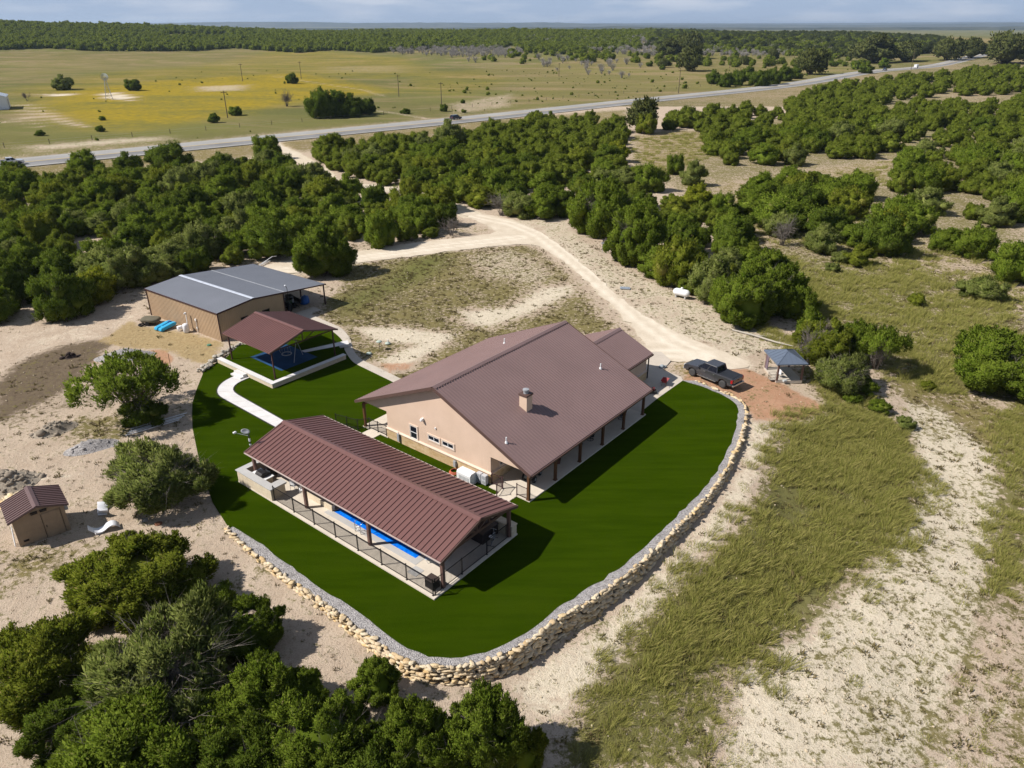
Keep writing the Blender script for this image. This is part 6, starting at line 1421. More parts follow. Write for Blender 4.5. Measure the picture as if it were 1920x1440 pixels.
# --- geometry-node scatter for what nobody could count
def scatter(name, pts, protos, label, cat):
    """pts rows: x y z, scale xy, scale z, rotation, which prototype"""
    pts = np.asarray(pts, np.float32); me = bpy.data.meshes.new(name); me.vertices.add(len(pts)); me.vertices.foreach_set('co', np.ascontiguousarray(pts[:, :3]).ravel())
    sv = np.stack([pts[:, 3], pts[:, 3], pts[:, 4]], 1); at = me.attributes.new('sc', 'FLOAT_VECTOR', 'POINT'); at.data.foreach_set('vector', np.ascontiguousarray(sv).ravel())
    rv = np.stack([0 * pts[:, 5], 0 * pts[:, 5], pts[:, 5]], 1); at = me.attributes.new('ro', 'FLOAT_VECTOR', 'POINT'); at.data.foreach_set('vector', np.ascontiguousarray(rv).ravel())
    at = me.attributes.new('pick', 'INT', 'POINT'); at.data.foreach_set('value', pts[:, 6].astype(np.int32))
    me.update(); o = link(name, me)
    col = bpy.data.collections.new(name + ' kinds')
    for i, (pm, color) in enumerate(protos):
        q = bpy.data.objects.new(f'{i:02d} kind', pm); q.color = (*color, 1); col.objects.link(q)
    ng = bpy.data.node_groups.new(name + ' spread', 'GeometryNodeTree'); ng.interface.new_socket('Geometry', in_out='INPUT', socket_type='NodeSocketGeometry'); ng.interface.new_socket('Geometry', in_out='OUTPUT', socket_type='NodeSocketGeometry')
    N = ng.nodes; gi, go = N.new('NodeGroupInput'), N.new('NodeGroupOutput'); ip = N.new('GeometryNodeInstanceOnPoints'); ci = N.new('GeometryNodeCollectionInfo')
    ci.inputs['Collection'].default_value = col; ci.inputs['Separate Children'].default_value = True; ci.inputs['Reset Children'].default_value = True
    def attr(nm, ty): a = N.new('GeometryNodeInputNamedAttribute'); a.data_type = ty; a.inputs['Name'].default_value = nm; return a.outputs['Attribute']
    ng.links.new(gi.outputs[0], ip.inputs['Points']); ng.links.new(ci.outputs[0], ip.inputs['Instance']); ip.inputs['Pick Instance'].default_value = True
    ng.links.new(attr('pick', 'INT'), ip.inputs['Instance Index']); ng.links.new(attr('ro', 'FLOAT_VECTOR'), ip.inputs['Rotation']); ng.links.new(attr('sc', 'FLOAT_VECTOR'), ip.inputs['Scale'])
    ng.links.new(ip.outputs[0], go.inputs[0]); md = o.modifiers.new('spread', 'NODES'); md.node_group = ng
    return tag(o, label, cat, None, 'stuff')
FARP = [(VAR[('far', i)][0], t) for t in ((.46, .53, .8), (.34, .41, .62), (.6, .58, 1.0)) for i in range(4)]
FARH = [HRS[('far', i)] for t in range(3) for i in range(4)]
def pt(x, y, w, h_, k, z=None): return (x, y, (hgt(x, y) if z is None else z) - .1, w, h_ / FARH[k], RNG.uniform(0, 6.28), k)
MIDP = [(VAR[('mid', i)][0], TONES[t]) for t in ('deep green', 'dark green', 'olive green', 'grey green') for i in range(7)]
rows = []
for x, y, w, h_ in STUFF_PTS:
    k = int(RNG.choice(len(MIDP), p=np.repeat([.4, .2, .25, .15], 7) / 7)); rows.append((x, y, hgt(x, y) - .05, w, h_ / HRS[('mid', k % 7)], RNG.uniform(0, 6.28), k))
scatter('juniper_woodland', rows, MIDP, 'mass of dark junipers filling the woods behind the nearer trees', 'woodland')
# ------------------------------------------------------------------ grasses, weeds, loose stone
def blade_mesh(name, seed, n, spread, h0, h1, w, lean, mat):
    rng = np.random.default_rng(seed); a = rng.uniform(0, 6.28, n); r = spread * np.sqrt(rng.uniform(0, 1, n)); b = np.stack([r * np.cos(a), r * np.sin(a), 0 * r], 1)
    h = rng.uniform(h0, h1, n)[:, None]; d = np.stack([np.cos(a) * .35 + lean[0] + rng.normal(0, .22, n), np.sin(a) * .35 + lean[1] + rng.normal(0, .22, n), np.ones(n)], 1); d /= np.linalg.norm(d, axis=1)[:, None]
    s = np.cross(d, rng.normal(0, 1, d.shape)); s /= np.linalg.norm(s, axis=1)[:, None]; m = b + d * h * .55; t = m + (d * np.array([1.7, 1.7, .75])) * h * .45
    V = np.stack([b - s * w * .5, b + s * w * .5, m + s * w * .4, m - s * w * .4, t], 1).reshape(-1, 3); i = np.arange(n)[:, None] * 5
    F = np.concatenate([np.concatenate([i, i + 1, i + 2], 1), np.concatenate([i, i + 2, i + 3], 1), np.concatenate([i + 3, i + 2, i + 4], 1)])
    return np_mesh(name, V, F, mat)
M_GRASS = foliage_mat('ranch grass', (.145, .17, .028), (.24, .245, .058), (.37, .325, .115))
M_WEED = foliage_mat('dry weeds', (.075, .08, .03), (.12, .105, .045), (.2, .155, .075))
LEAN = (.45, .3)
GR = [blade_mesh('grass clump', 600 + i, 90, .42, .22, .68, .02, LEAN, M_GRASS) for i in range(3)]
SH = [blade_mesh('short grass clump', 620 + i, 70, .46, .08, .28, .022, LEAN, M_GRASS) for i in range(2)]
GT = [(1, 1, 1), (1.3, 1.12, 1.1), (1.7, 1.4, 1.8), (.62, .74, 1.15), (1.05, .74, .95)]
GP = [(m_, c) for c in GT for m_ in GR + SH]     # index = tone*5 + kind
def grass_points(polys, step, kinds, tonep, smin=.8, smax=1.25, keep=1.0, fall=1.0):
    rows = []
    for px in polys:
        wp = W(*px); a = np.array(wp); x0, y0 = a.min(0); x1, y1 = a.max(0)
        n = int((x1 - x0) * (y1 - y0) / step ** 2); xs, ys = RNG.uniform(x0, x1, n), RNG.uniform(y0, y1, n)
        w = poly_weight(wp, xs, ys, fall); v = np.sin(xs * .31 + np.sin(ys * .23) * 2) * np.sin(ys * .27 + 1.1); v2 = np.sin(xs * .53 + 2 + np.sin(ys * .41) * 1.5) * np.sin(ys * .47 + .3) ; ok = (RNG.uniform(0, 1, n) < w * keep) & (v > -.62 + RNG.normal(0, .22, n))
        xs, ys, v, v2 = xs[ok], ys[ok], v[ok], v2[ok]; z = height(xs, ys)
        tone = np.array([RNG.choice(5, p=tonep) for _ in xs]); tone = np.where((v > .45) & (RNG.uniform(0, 1, len(xs)) < .6), 2, tone); tone = np.where((v < -.35) & (RNG.uniform(0, 1, len(xs)) < .5), 0, tone)
        tone = np.where((v2 > .5) & (RNG.uniform(0, 1, len(xs)) < .7), 3, tone); tone = np.where((v2 < -.5) & (RNG.uniform(0, 1, len(xs)) < .55), 4, tone); kk_ = RNG.choice(kinds, len(xs)); kk_ = np.where((np.abs(v2) > .5) & (RNG.uniform(0, 1, len(xs)) < .7), 3, kk_); k = tone * 5 + kk_; sc = RNG.uniform(smin, smax, len(xs)); rows.append(np.stack([xs, ys, z - .05, sc, sc * RNG.uniform(.8, 1.2, len(xs)), RNG.normal(0, .5, len(xs)), k], 1))
    return np.concatenate(rows)
TALL = [[(1490, 790), (1565, 765), (1615, 780), (1705, 835), (1725, 900), (1680, 1000), (1560, 1120), (1500, 1180), (1420, 1225), (1365, 1250), (1330, 1260), (1240, 1300), (1120, 1310), (1185, 1235), (1255, 1130), (1345, 1050), (1425, 955), (1465, 850)],
        [(1120, 1310), (1240, 1290), (1330, 1270), (1370, 1330), (1340, 1450), (1085, 1450), (1075, 1400)]]
P1 = grass_points([TALL[0]], .34, [0, 1, 2, 0, 1, 2, 3, 4], [.2, .26, .38, .06, .1], .75, 1.4, .82, 3.2)
P1b = grass_points([TALL[1]], .42, [0, 3, 4, 3, 4], [.3, .25, .05, .28, .12], .6, 1.1, .8, 3.0)
BANK = [[(1500, 690), (1580, 705), (1700, 815), (1690, 850), (1560, 770)], [(1470, 530), (1530, 570), (1560, 620), (1640, 700), (1700, 720), (1800, 740), (1760, 700), (1700, 640), (1600, 590), (1520, 520)], [(1875, 790), (1930, 745), (1930, 1050), (1855, 1120), (1862, 960)], [(1400, 605), (1500, 640), (1540, 690), (1500, 670), (1380, 600)]]
P2 = grass_points(BANK, .45, [0, 1, 2, 3], [.2, .3, .38, .05, .07], .7, 1.3, 1.0, 1.8)
ROUGH = [[(1440, 480), (1560, 500), (1700, 490), (1800, 540), (1930, 560), (1930, 740), (1800, 730), (1720, 660), (1600, 580), (1520, 520)]]
P3 = grass_points(ROUGH, .75, [0, 3, 4], [.3, .2, .14, .2, .16], 1.1, 1.9, 1.0, 4.0)
FRINGE = [[(1400, 800), (1480, 790), (1740, 850), (1760, 930), (1690, 1060), (1560, 1200), (1420, 1300), (1400, 1450), (1040, 1450), (1050, 1380), (1150, 1240), (1230, 1130), (1330, 1030), (1400, 930)], [(1700, 780), (1870, 860), (1880, 1000), (1840, 1140), (1780, 1300), (1740, 1450), (1930, 1450), (1930, 740), (1800, 750)]]
P5 = grass_points(FRINGE, .9, [3, 4], [.2, .15, .25, .1, .3], .5, 1.1, .5, 3.5)
CLEAR = [[(1430, 360), (1700, 300), (1720, 330), (1520, 385), (1640, 430), (1560, 470), (1430, 450)], [(1190, 258), (1320, 250), (1330, 300), (1250, 330), (1190, 300)], [(1640, 450), (1760, 470), (1930, 500), (1930, 560), (1700, 500)]]
P4 = grass_points(CLEAR, 1.3, [0, 3, 4], [.12, .2, .38, .1, .2], 1.1, 2.0, .8, 4.0)
scatter('tall_grass', np.concatenate([P1, P1b, P2, P3, P4, P5]), GP, 'tall wind-combed green and straw grass on the slope outside the wall', 'grass')
# low dry weeds where the soil is thin
WD = [blade_mesh('weed tuft', 640 + i, 16, .16, .06, .2, .045, (.1, 0), M_WEED) for i in range(3)]
WP = [(m_, c) for c in ((1, 1, 1), (.75, .68, .65), (1.5, 1.2, 1.25)) for m_ in WD]
n = 120000; ux, uy = RNG.uniform(-75, 75, n), RNG.uniform(22, 125, n); fr = np.abs(ux) < uy * .78 + 6; ux, uy = ux[fr], uy[fr]
cc = np.zeros((len(ux), 8), np.float32); cc[:, 0] = .3; cc = paint_zones(ux, uy, cc)
lawn_poly = list(map(tuple, edge)) + list(LAWN_BACK) ; wall_poly = [tuple(q) for q in wline] + list(LAWN_BACK)
pat = .5 + .5 * np.sin(ux * 1.1 + 2 * np.sin(uy * .7)) * np.sin(uy * 1.3 + np.sin(ux * .9))
house_poly = [tuple(hw(a, b)[:2]) for a, b in ((-1, -1), (26, -1), (26, 20), (-1, 20))]; barn_poly = [tuple(bw(a, b)[:2]) for a, b in ((-.3, -1), (16, -1), (16, 15), (-.3, 15))]; apron_poly = Z0((1180, 790), (1229.6, 749.5), (1280.5, 713.4), (1277, 706.5), (1243, 694), (1258, 676), (1240, 660), (1190, 660))
ok = ~in_poly(wall_poly, ux, uy) & (poly_weight(DRIVE, ux, uy, .8) < .3) & ~in_poly(house_poly, ux, uy) & ~in_poly(barn_poly, ux, uy) & ~in_poly(apron_poly, ux, uy) & ~in_poly(WALK_POLY if 'WALK_POLY' in globals() else apron_poly, ux, uy)
ok &= RNG.uniform(0, 1, len(ux)) < np.clip(cc[:, 0] * 1.05 - .18, 0.015, 1) * (.25 + pat) * (1 - .6 * cc[:, 4])
wx, wy = ux[ok], uy[ok]; sc = np.exp(RNG.normal(-.35, .42, len(wx)))
scatter('weeds', np.stack([wx, wy, height(wx, wy) - .04, sc, sc, RNG.uniform(0, 6.28, len(wx)), RNG.integers(0, 9, len(wx))], 1), WP, 'scattered low dry weeds over the thin soil', 'weeds')
# limestone fragments
RK = [np_mesh('limestone fragment', *rocks([(np.zeros(3), (.5, .4, .22), 0)], 1, .4), M_ROCK) for _ in range(4)]
n = 34000; rx, ry = RNG.uniform(-60, 62, n), RNG.uniform(22, 110, n); cr_ = np.zeros((n, 8), np.float32); cr_ = paint_zones(rx, ry, cr_)
ok = ~in_poly(wall_poly, rx, ry) & (poly_weight(DRIVE, rx, ry, .8) < .2) & ~in_poly(house_poly, rx, ry) & ~in_poly(barn_poly, rx, ry) & ~in_poly(apron_poly, rx, ry) & (RNG.uniform(0, 1, n) < .2 + .6 * cr_[:, 3]) & (cr_[:, 2] < .1)
rx, ry = rx[ok], ry[ok]; sc = np.exp(RNG.normal(-2.45, .5, len(rx)))
scatter('limestone_rubble', np.stack([rx, ry, height(rx, ry) - .02, sc, sc, RNG.uniform(0, 6.28, len(rx)), RNG.integers(0, 4, len(rx))], 1), [(q, (1, 1, 1)) for q in RK], 'loose limestone fragments lying over the bare soil', 'stones')

# ------------------------------------------------------------------ heaps, stumps, brush near the buildings
def heap(name, label, px, py, L, B, h_, rz, mat, cat, nrock=0, rk=.12):
    V0, F0 = ico(4); v = V0.copy(); r = np.hypot(v[:, 0], v[:, 1]); z = (1 - sstep(0, 1.0, r)) ** .8
    q = np.stack([v[:, 0] * L, v[:, 1] * B, np.where(v[:, 2] > 0, z * h_, -.3)], 1)
    q[:, 2] += (.12 * h_ * np.sin(q[:, 0] * 5 + 1) * np.sin(q[:, 1] * 6) + RNG.normal(0, .02, len(q))) * (v[:, 2] > 0) * (1 - r)
    F = F0
    if nrock:
        its = []
        for _ in range(nrock):
            a, t_ = RNG.uniform(0, 6.28), RNG.uniform(0, 1.05) ** .7; s = rk * math.exp(RNG.normal(0, .5)); zz = (1 - float(sstep(0, 1.0, t_))) ** .8 * h_
            its.append((np.array([math.cos(a) * t_ * L, math.sin(a) * t_ * B, zz]), (s, s * RNG.uniform(.6, 1), s * .6), RNG.uniform(0, 6)))
        V2, F2 = rocks(its, 1, .4); q = np.concatenate([q, V2]); F = np.concatenate([F0, F2 + len(V0)])
    o = link(name, np_mesh(name, q, F, mat)); p = G(px, py); o.location = (p[0], p[1], hgt(p[0], p[1]) - .03); o.rotation_euler = (0, 0, rz); return tag(o, label, cat)
M_SOILH = stone_mat('grey brown spoil', [(.22, .18, .14), (.33, .28, .22)])
heap('gravel_pile', 'long grey gravel pile behind the umbrella juniper', 235, 668, 3.2, 1.5, .9, .25, M_GRAV, 'gravel pile', 40, .08)
heap('gravel_pile', 'pale grey gravel pile in the soil yard above the shed', 172, 838, 2.3, 1.1, .7, .5, M_GRAV, 'gravel pile', 50, .08)
heap('spoil_heap', 'brown spoil heap with rubble at the yard edge', 103, 806, 2.0, 1.2, .8, .8, M_SOILH, 'spoil heap', 90, .11)
heap('rubble_heap', 'rubble heap of broken limestone at the left picture edge', 14, 905, 2.4, 1.8, .9, .2, M_SOILH, 'rubble heap', 160, .16)
heap('rubble_heap', 'scatter of pale broken stones beside the rubble heap', 30, 935, 1.6, 1.0, .3, .7, M_ROCK, 'rubble heap', 120, .14)
heap('brush_stump', 'dark burnt stump lying on the dark soil', 133, 669, .8, .5, .45, .4, plain('charred wood', (.035, .022, .018), .95), 'stump', 22, .17)
m = MB()
for k, (y0, dz) in enumerate(((0, 0), (.3, .02), (.6, 0), (.95, .03))): m.tube([(-2.4 + .2 * k, y0, .06 + dz), (2.2 + .3 * k, y0 + .25, .06 + dz)], .05, 7)
o = m.build('pipe_bundle', M_WHITE); o.location = (*G(290, 803)[:2], 0); o.rotation_euler = (0, 0, .62); tag(o, 'white pipes lying on the soil under the umbrella juniper', 'pipes')
m = MB(); m.tube([(0, 0, 0), (.02, 0, 1.5)], .03, 6); o = m.build('steel_stake', M_WOOD); o.location = (*G(320, 687)[:2], 0); tag(o, 'thin rusty stake by the red dirt patch', 'stake')
m = MB()
for k in range(14): a = RNG.uniform(-.5, .5); m.tube([(RNG.uniform(-1, 1), RNG.uniform(-.4, .4), RNG.uniform(.05, .3)), (RNG.uniform(-1, 1), RNG.uniform(-.5, .5), RNG.uniform(.2, .7))], RNG.uniform(.03, .07), 6)
o = m.build('log_pile', plain('dark weathered logs', (.13, .11, .1), .9)); o.location = (*G(1015, 411)[:2], 0); tag(o, 'dark log pile north of the drive fork', 'log pile')
o2 = o.copy(); COL.objects.link(o2); o2.location = (*G(1133, 455)[:2], 0); o2.rotation_euler = (0, 0, 1.2); o2['label'] = 'grey branch pile against the large juniper by the drive'
m = MB(); m.tube([(0, 0, 0), (0, 0, 1.6)], .04, 6); m.box(-.25, .25, -.2, .2, 1.5, 1.6); o = m.build('feeder_stand', M_GREYM); o.location = (*G(1129, 474)[:2], 0); tag(o, 'thin post with a small tray beside the drive thicket', 'stand')
def bare(label, px, py, wpx, hr=.8, tint=(1, 1, 1), group=None, name='bare_shrub'):
    x, y, w, h_ = spot(px, py, wpx, hr); o = link(name, BARE[int(RNG.integers(0, 3))]); o.location = (x, y, hgt(x, y) - .05); o.scale = (w, w, h_ / .8); o.rotation_euler = (0, 0, RNG.uniform(0, 6)); return tag(o, label, 'shrub', group)
bare('bare grey shrub at the thicket edge left of the barn', 203, 517, 50, 1.0); bare('tangle of bare brush north of the drive fork', 940, 383, 60, .7); bare('grey bare brush under the thicket by the side drive', 845, 425, 55, .6)
bare('bare grey brush above the propane tank', 1340, 545, 60, .8); bare('bare brown shrub left of the dense drive thicket end', 1375, 585, 40, 1.0); bare('bare white stemmed tree behind the gazebo', 1520, 648, 55, 1.4); bare('leafless grey bush at the rough field edge', 1470, 435, 62, .8); bare('silver dead bush in the right thicket front', 1640, 425, 40, .8)
bare('leafless reddish crown behind the gazebo', 1555, 618, 50, .7); bare('grey dead brush in the clearing', 1165, 272, 30, .5)
for i, (px, py, w) in enumerate(((1580, 480, 40), (1530, 455, 44), (1500, 590, 34), (1460, 575, 40), (1650, 760, 40), (1600, 745, 36), (1700, 790, 40), (1740, 720, 30), (1560, 500, 30), (1720, 560, 36))):
    put(('mid', i % 7), px, py, w, .55, ('small grey green bush by the rough field', 'low bush beside the grey juniper', 'low olive bush behind the umbrella juniper', 'low bush at the pale grass edge', 'low green bush on the grassy bank', 'small green bush halfway down the bank', 'grey bush at the top of the pale slope', 'tiny bush in the mown strip', 'small bush west of the rough field', 'low brown bush inside the rough field')[i], ('grey green', 'grey green', 'olive green', 'olive green', 'deep green', 'deep green', 'grey green', 'olive green', 'grey green', 'olive green')[i], cat='bush', name='low_bush')

# ------------------------------------------------------------------ vehicles
def paint(name, col):
    m_ = plain(name, col, .25, .6, .2, var=.05); b_ = m_.node_tree.nodes['Principled BSDF']; b_.inputs['Coat Weight'].default_value = .8; b_.inputs['Coat Roughness'].default_value = .06; return m_
M_TYRE = plain('dusty tyre rubber', (.06, .058, .058), .85, .2); M_LAMP = plain('clear lamp lens', (.7, .7, .7), .1, .6); M_RED = plain('red tail lamp', (.4, .01, .015), .2, .6); M_BED = plain('black bed cover', (.02, .022, .028), .55)
def wheels(t_, xs, half, r, w=.13):
    for x in xs:
        for s in (-1, 1):
            m = MB(); m.lathe([(r * .55, -w), (r * .93, -w), (r, -w * .5), (r, w * .5), (r * .93, w), (r * .55, w)], (0, 0, 0), 22, 'y'); w_ = m.build('wheel', M_TYRE, t_, True); w_.location = (x, s * half, r)
            m = MB(); m.lathe([(r * .1, -w * .8), (r * .6, -w * .8), (r * .6, w * .8), (r * .1, w * .8)], (0, 0, 0), 16, 'y')
            for k in range(6): a = k * math.pi / 3; m.beam((r * .1 * math.cos(a), s * w * .85, r * .1 * math.sin(a)), (r * .58 * math.cos(a), s * w * .85, r * .58 * math.sin(a)), .05, .03, (0, 1, 0))
            m.build('rim', M_GREYM, w_)
def glasshouse(t_, x0, x1, xt0, xt1, yb, yt, zb, zt, body, pillars=(0.5,)):
    """tapered cab: roof and pillars in body colour, panes set just proud"""
    m = MB(); b = [(x0, -yb, zb), (x1, -yb, zb), (x1, yb, zb), (x0, yb, zb)]; t = [(xt0, -yt, zt), (xt1, -yt, zt), (xt1, yt, zt), (xt0, yt, zt)]
    m.add(b + t, [(3, 2, 1, 0), (4, 5, 6, 7), (0, 1, 5, 4), (1, 2, 6, 5), (2, 3, 7, 6), (3, 0, 4, 7)]); cab = m.build('cab', body, t_, bevel=.05)
    def pane(nm, a, bq, c, d, off, u0=.06, u1=.94, v0=.12, v1=.88):
        a, bq, c, d = map(Vector, (a, bq, c, d)); n = (bq - a).cross(d - a).normalized()
        ctr = Vector((sum(p[0] for p in b) / 4, 0, (zb + zt) / 2)); n = n if n.dot((a + c) / 2 - ctr) > 0 else -n
        q = lambda u, v: (a * (1 - u) + bq * u) * (1 - v) + (d * (1 - u) + c * u) * v
        vs = [q(u0, v0), q(u1, v0), q(u1, v1), q(u0, v1)]; mm = MB(); mm.add([v + n * off for v in vs] + [v - n * .02 for v in vs], [(0, 1, 2, 3), (7, 6, 5, 4), (0, 4, 5, 1), (1, 5, 6, 2), (2, 6, 7, 3), (3, 7, 4, 0)]); mm.build(nm, M_GLASS, t_)
    pane('windscreen', b[1], b[2], t[2], t[1], .012); pane('rear_window', b[0], b[3], t[3], t[0], .012)
    ed = [0] + list(pillars) + [1]
    for lo, hi in zip(ed, ed[1:]):
        for (A, B, C_, D) in ((b[0], b[1], t[1], t[0]), (b[3], b[2], t[2], t[3])): pane('side_window', A, B, C_, D, .012, lo + .03, hi - .03, .1, .86)
    return cab
def pickup(label, loc, heading, col, name='pickup_truck', cover=True, wb=(1.83, -1.87), L=(2.95, -2.95)):
    t_ = thing(name, label, 'pickup', loc, heading); body = paint(label[:14] + ' paint', col); f, r = L
    m = MB(); m.prism([(f - .08, .5), (f, .68), (f - .02, .98), (f - .22, 1.14), (1.3, 1.26), (-1.0, 1.28), (r + .02, 1.28), (r, 1.18), (r, .62), (r + .12, .5), (wb[1] - .52, .48), (wb[1] - .42, .82), (wb[1], .95), (wb[1] + .42, .82), (wb[1] + .52, .48), (wb[0] - .52, .48), (wb[0] - .42, .82), (wb[0], .95), (wb[0] + .42, .82), (wb[0] + .52, .5)], -.98, .98, 'y'); m.build('body', body, t_, bevel=.07)
    glasshouse(t_, -1.1, 1.42, -.9, .5, .9, .74, 1.24, 1.92, body, (.5,))
    m = MB(); m.box(r + .1, -1.2, -.84, .84, 1.26, 1.315) if cover else m.box(r + .1, -1.2, -.8, .8, .9, 1.29); m.build('bed_cover', M_BED, t_, bevel=.01)
    m = MB(); m.box(r - .06, r + .02, -.8, .8, .72, 1.2); tg = m.build('tailgate', body, t_, bevel=.02); m = MB(); m.box(r - .08, r - .06, -.15, .15, 1.02, 1.1); m.build('handle', M_BLACK, tg)
    m = MB(); m.box(r - .2, r - .02, -.95, .95, .5, .68); m.build('rear_bumper', M_CHROME, t_, bevel=.03); m = MB(); m.box(f - .06, f + .06, -.95, .95, .48, .68); m.build('front_bumper', M_GREYM, t_, bevel=.03)
    m = MB(); m.box(f - .08, f + .02, -.6, .6, .72, 1.02); m.build('grille', M_BLACK, t_)
    for s in (-1, 1):
        m = MB(); m.box(r - .03, r + .16, s * .87 - .12, s * .87 + .12, .85, 1.2); m.build('tail_lamp', M_RED, t_); m = MB(); m.box(f - .2, f - .01, s * .8 - .16, s * .8 + .16, .84, 1.02); m.build('headlamp', M_LAMP, t_)
        m = MB(); m.box(.95, 1.12, s * 1.02, s * 1.2, 1.25, 1.42) if s > 0 else m.box(.95, 1.12, -1.2, -1.02, 1.25, 1.42); m.build('wing_mirror', body, t_, bevel=.03)
        m = MB(); m.box(-1.1, 1.15, s * 1.0 - .07, s * 1.0 + .07, .42, .48); m.build('side_step', M_CHROME, t_)
        for x in (.35, -.75): m = MB(); m.box(x - .1, x + .1, s * .99 - .02, s * .99 + .02, 1.08, 1.12); m.build('door_handle', M_CHROME, t_)
        m = MB()
        for x in (1.28, .2, -.95): m.box(x - .008, x + .008, s * .975 - .012, s * .975 + .012, .52, 1.22)
        m.build('door_seam', M_BLACK, t_)
    m = MB(); m.box(r + .2, f - .2, -.8, .8, .35, .6); m.build('underbody', M_BLACK, t_)
    wheels(t_, wb, .87, .41); return t_
fw_ = np.array([-.647, .762]); lf = np.array([-fw_[1], fw_[0]]); c0 = np.array([19.92, 67.76]) - lf * .87
pickup('dark grey crew cab pickup parked on red dirt beside the lawn wall', (c0[0], c0[1], -.02), math.atan2(fw_[1], fw_[0]), (.05, .048, .054))
def road_at(px, py, off):
    p = P(px, py)[:2]; d = np.linalg.norm(ROAD - p, axis=1); i = int(np.argmin(d)); g = ROAD[i + 1] - ROAD[i - 1]; g /= np.linalg.norm(g); n = np.array([-g[1], g[0]]); q = ROAD[i] + n * off + g * float((p - ROAD[i]) @ g); return q, math.atan2(g[1], g[0])
q, a = road_at(18, 308, -3.2); pickup('white pickup driving the highway at the left picture edge', (q[0], q[1], hgt(*q) + .18), a, (.68, .68, .7))
def suv(label, loc, heading, col, name, L=4.7, hb=.95, ht=1.68, van=False):
    t_ = thing(name, label, 'car', loc, heading); body = paint(label[:14] + ' paint', col); f, r = L / 2, -L / 2
    m = MB(); m.prism([(f - .05, .35), (f, .6), (f - .1, .85), (f - .9, hb), (r + .1, hb + .05), (r, .8), (r, .4), (r + .1, .3), (-1.75, .3), (-1.4, .72), (-1.05, .3), (1.05, .3), (1.4, .72), (1.75, .3)], -.9, .9, 'y'); m.build('body', body, t_, bevel=.06)
    glasshouse(t_, r + .08, f - .95, r + .45, f - 1.75, .84, .68, hb - .03, ht, body, (.35, .68))
    for s in (-1, 1):
        m = MB(); m.box(f - .15, f - .02, s * .7 - .15, s * .7 + .15, .6, .76); m.build('headlamp', M_LAMP, t_); m = MB(); m.box(r - .02, r + .1, s * .75 - .12, s * .75 + .12, .7, .95); m.build('tail_lamp', M_RED, t_)
    wheels(t_, (1.4, -1.4), .8, .34); return t_
q, a = road_at(865, 226, 2.2); suv('black car driving on the highway above the tall roadside juniper', (q[0], q[1], hgt(*q) + .18), a, (.012, .014, .025), 'passenger_car')
q, a = road_at(1668, 133, -3.0); pickup('dark blue pickup far along the highway towing a white box', (q[0], q[1], hgt(*q) + .18), a + math.pi, (.06, .09, .16))
q, a = road_at(1680, 128, -3.0); q = q + np.array([math.cos(a), math.sin(a)]) * 4
t_ = thing('cargo_trailer', 'white box trailer behind the far dark blue pickup', 'trailer', (q[0], q[1], hgt(*q) + .18), a + math.pi); m = MB(); m.box(-3.2, 3.2, -1.15, 1.15, .6, 2.9); m.build('box', M_WHITE, t_, bevel=.1); m = MB(); m.box(3.2, 4.6, -.1, .1, .5, .6); m.build('drawbar', M_BLACK, t_); wheels(t_, (-.5, -1.4), 1.0, .36)

# ------------------------------------------------------------------ across the highway: poles, windmill, barn, fence, bushes
def base_h(px, py, ty):
    p = P(px, py); d = ray(px + (CAM_X - px) * (py - ty) / (CAM_Y + CAM_F / math.tan(PITCH) - py) * -1, ty); t = p[1] / d[1]; return p, CAM_H + t * d[2] - p[2]
M_POLE = plain('creosoted pole', (.10, .075, .055), .9)
for i, (px, py, ty) in enumerate(((427, 221, 170), (455, 152, 119), (565, 148, 115), (748, 181, 140), (828, 197, 154), (1272, 175, 130), (1368, 128, 103), (1708, 130, 92), (1048, 143, 118))):
    p, h_ = base_h(px, py, ty); t_ = thing('utility_pole', ('leaning dark utility pole standing nearest the highway bend', 'utility pole far out in the yellow field', 'utility pole behind the small dark bush', 'utility pole midway along the verge', 'utility pole standing over a small bush', 'thin utility pole between highway and far oak', 'thin pole among the far roadside junipers', 'utility pole beside the far white trailer', 'short far pole in the pale pasture')[i], 'utility pole', tuple(p), .4, 'utility poles across the highway')
    m = MB(); m.tube([(0, 0, -.3), (0, 0, h_)], [.2, .13], 8); m.build('pole', M_POLE, t_); m = MB(); m.box(-1.1, 1.1, -.07, .07, h_ - .7, h_ - .5); [m.lathe([(.05, h_ - .5), (.05, h_ - .3)], (x, 0, 0), 6) for x in (-1, 0, 1)]; m.build('crossarm', M_POLE, t_)
p, h_ = base_h(205, 186, 140); t_ = thing('windmill', 'grey steel farm windmill standing in the yellow field', 'windmill', tuple(p), .5)
m = MB(); b = 1.5
for sx in (-1, 1):
    for sy in (-1, 1): m.beam((sx * b, sy * b, 0), (sx * .15, sy * .15, h_ - 1.2), .14, .14)
for k in range(6):
    z = k * (h_ - 1.5) / 6; z2 = (k + 1) * (h_ - 1.5) / 6; w0, w1 = b * (1 - z / h_) + .1, b * (1 - z2 / h_) + .1
    for A, B in (((-1, -1), (1, -1)), ((1, -1), (1, 1)), ((1, 1), (-1, 1)), ((-1, 1), (-1, -1))): m.beam((A[0] * w0, A[1] * w0, z), (B[0] * w1, B[1] * w1, z2), .07, .07); m.beam((A[0] * w1, A[1] * w1, z2), (B[0] * w1, B[1] * w1, z2), .07, .07)
m.build('tower', M_GREYM, t_)
m = MB()
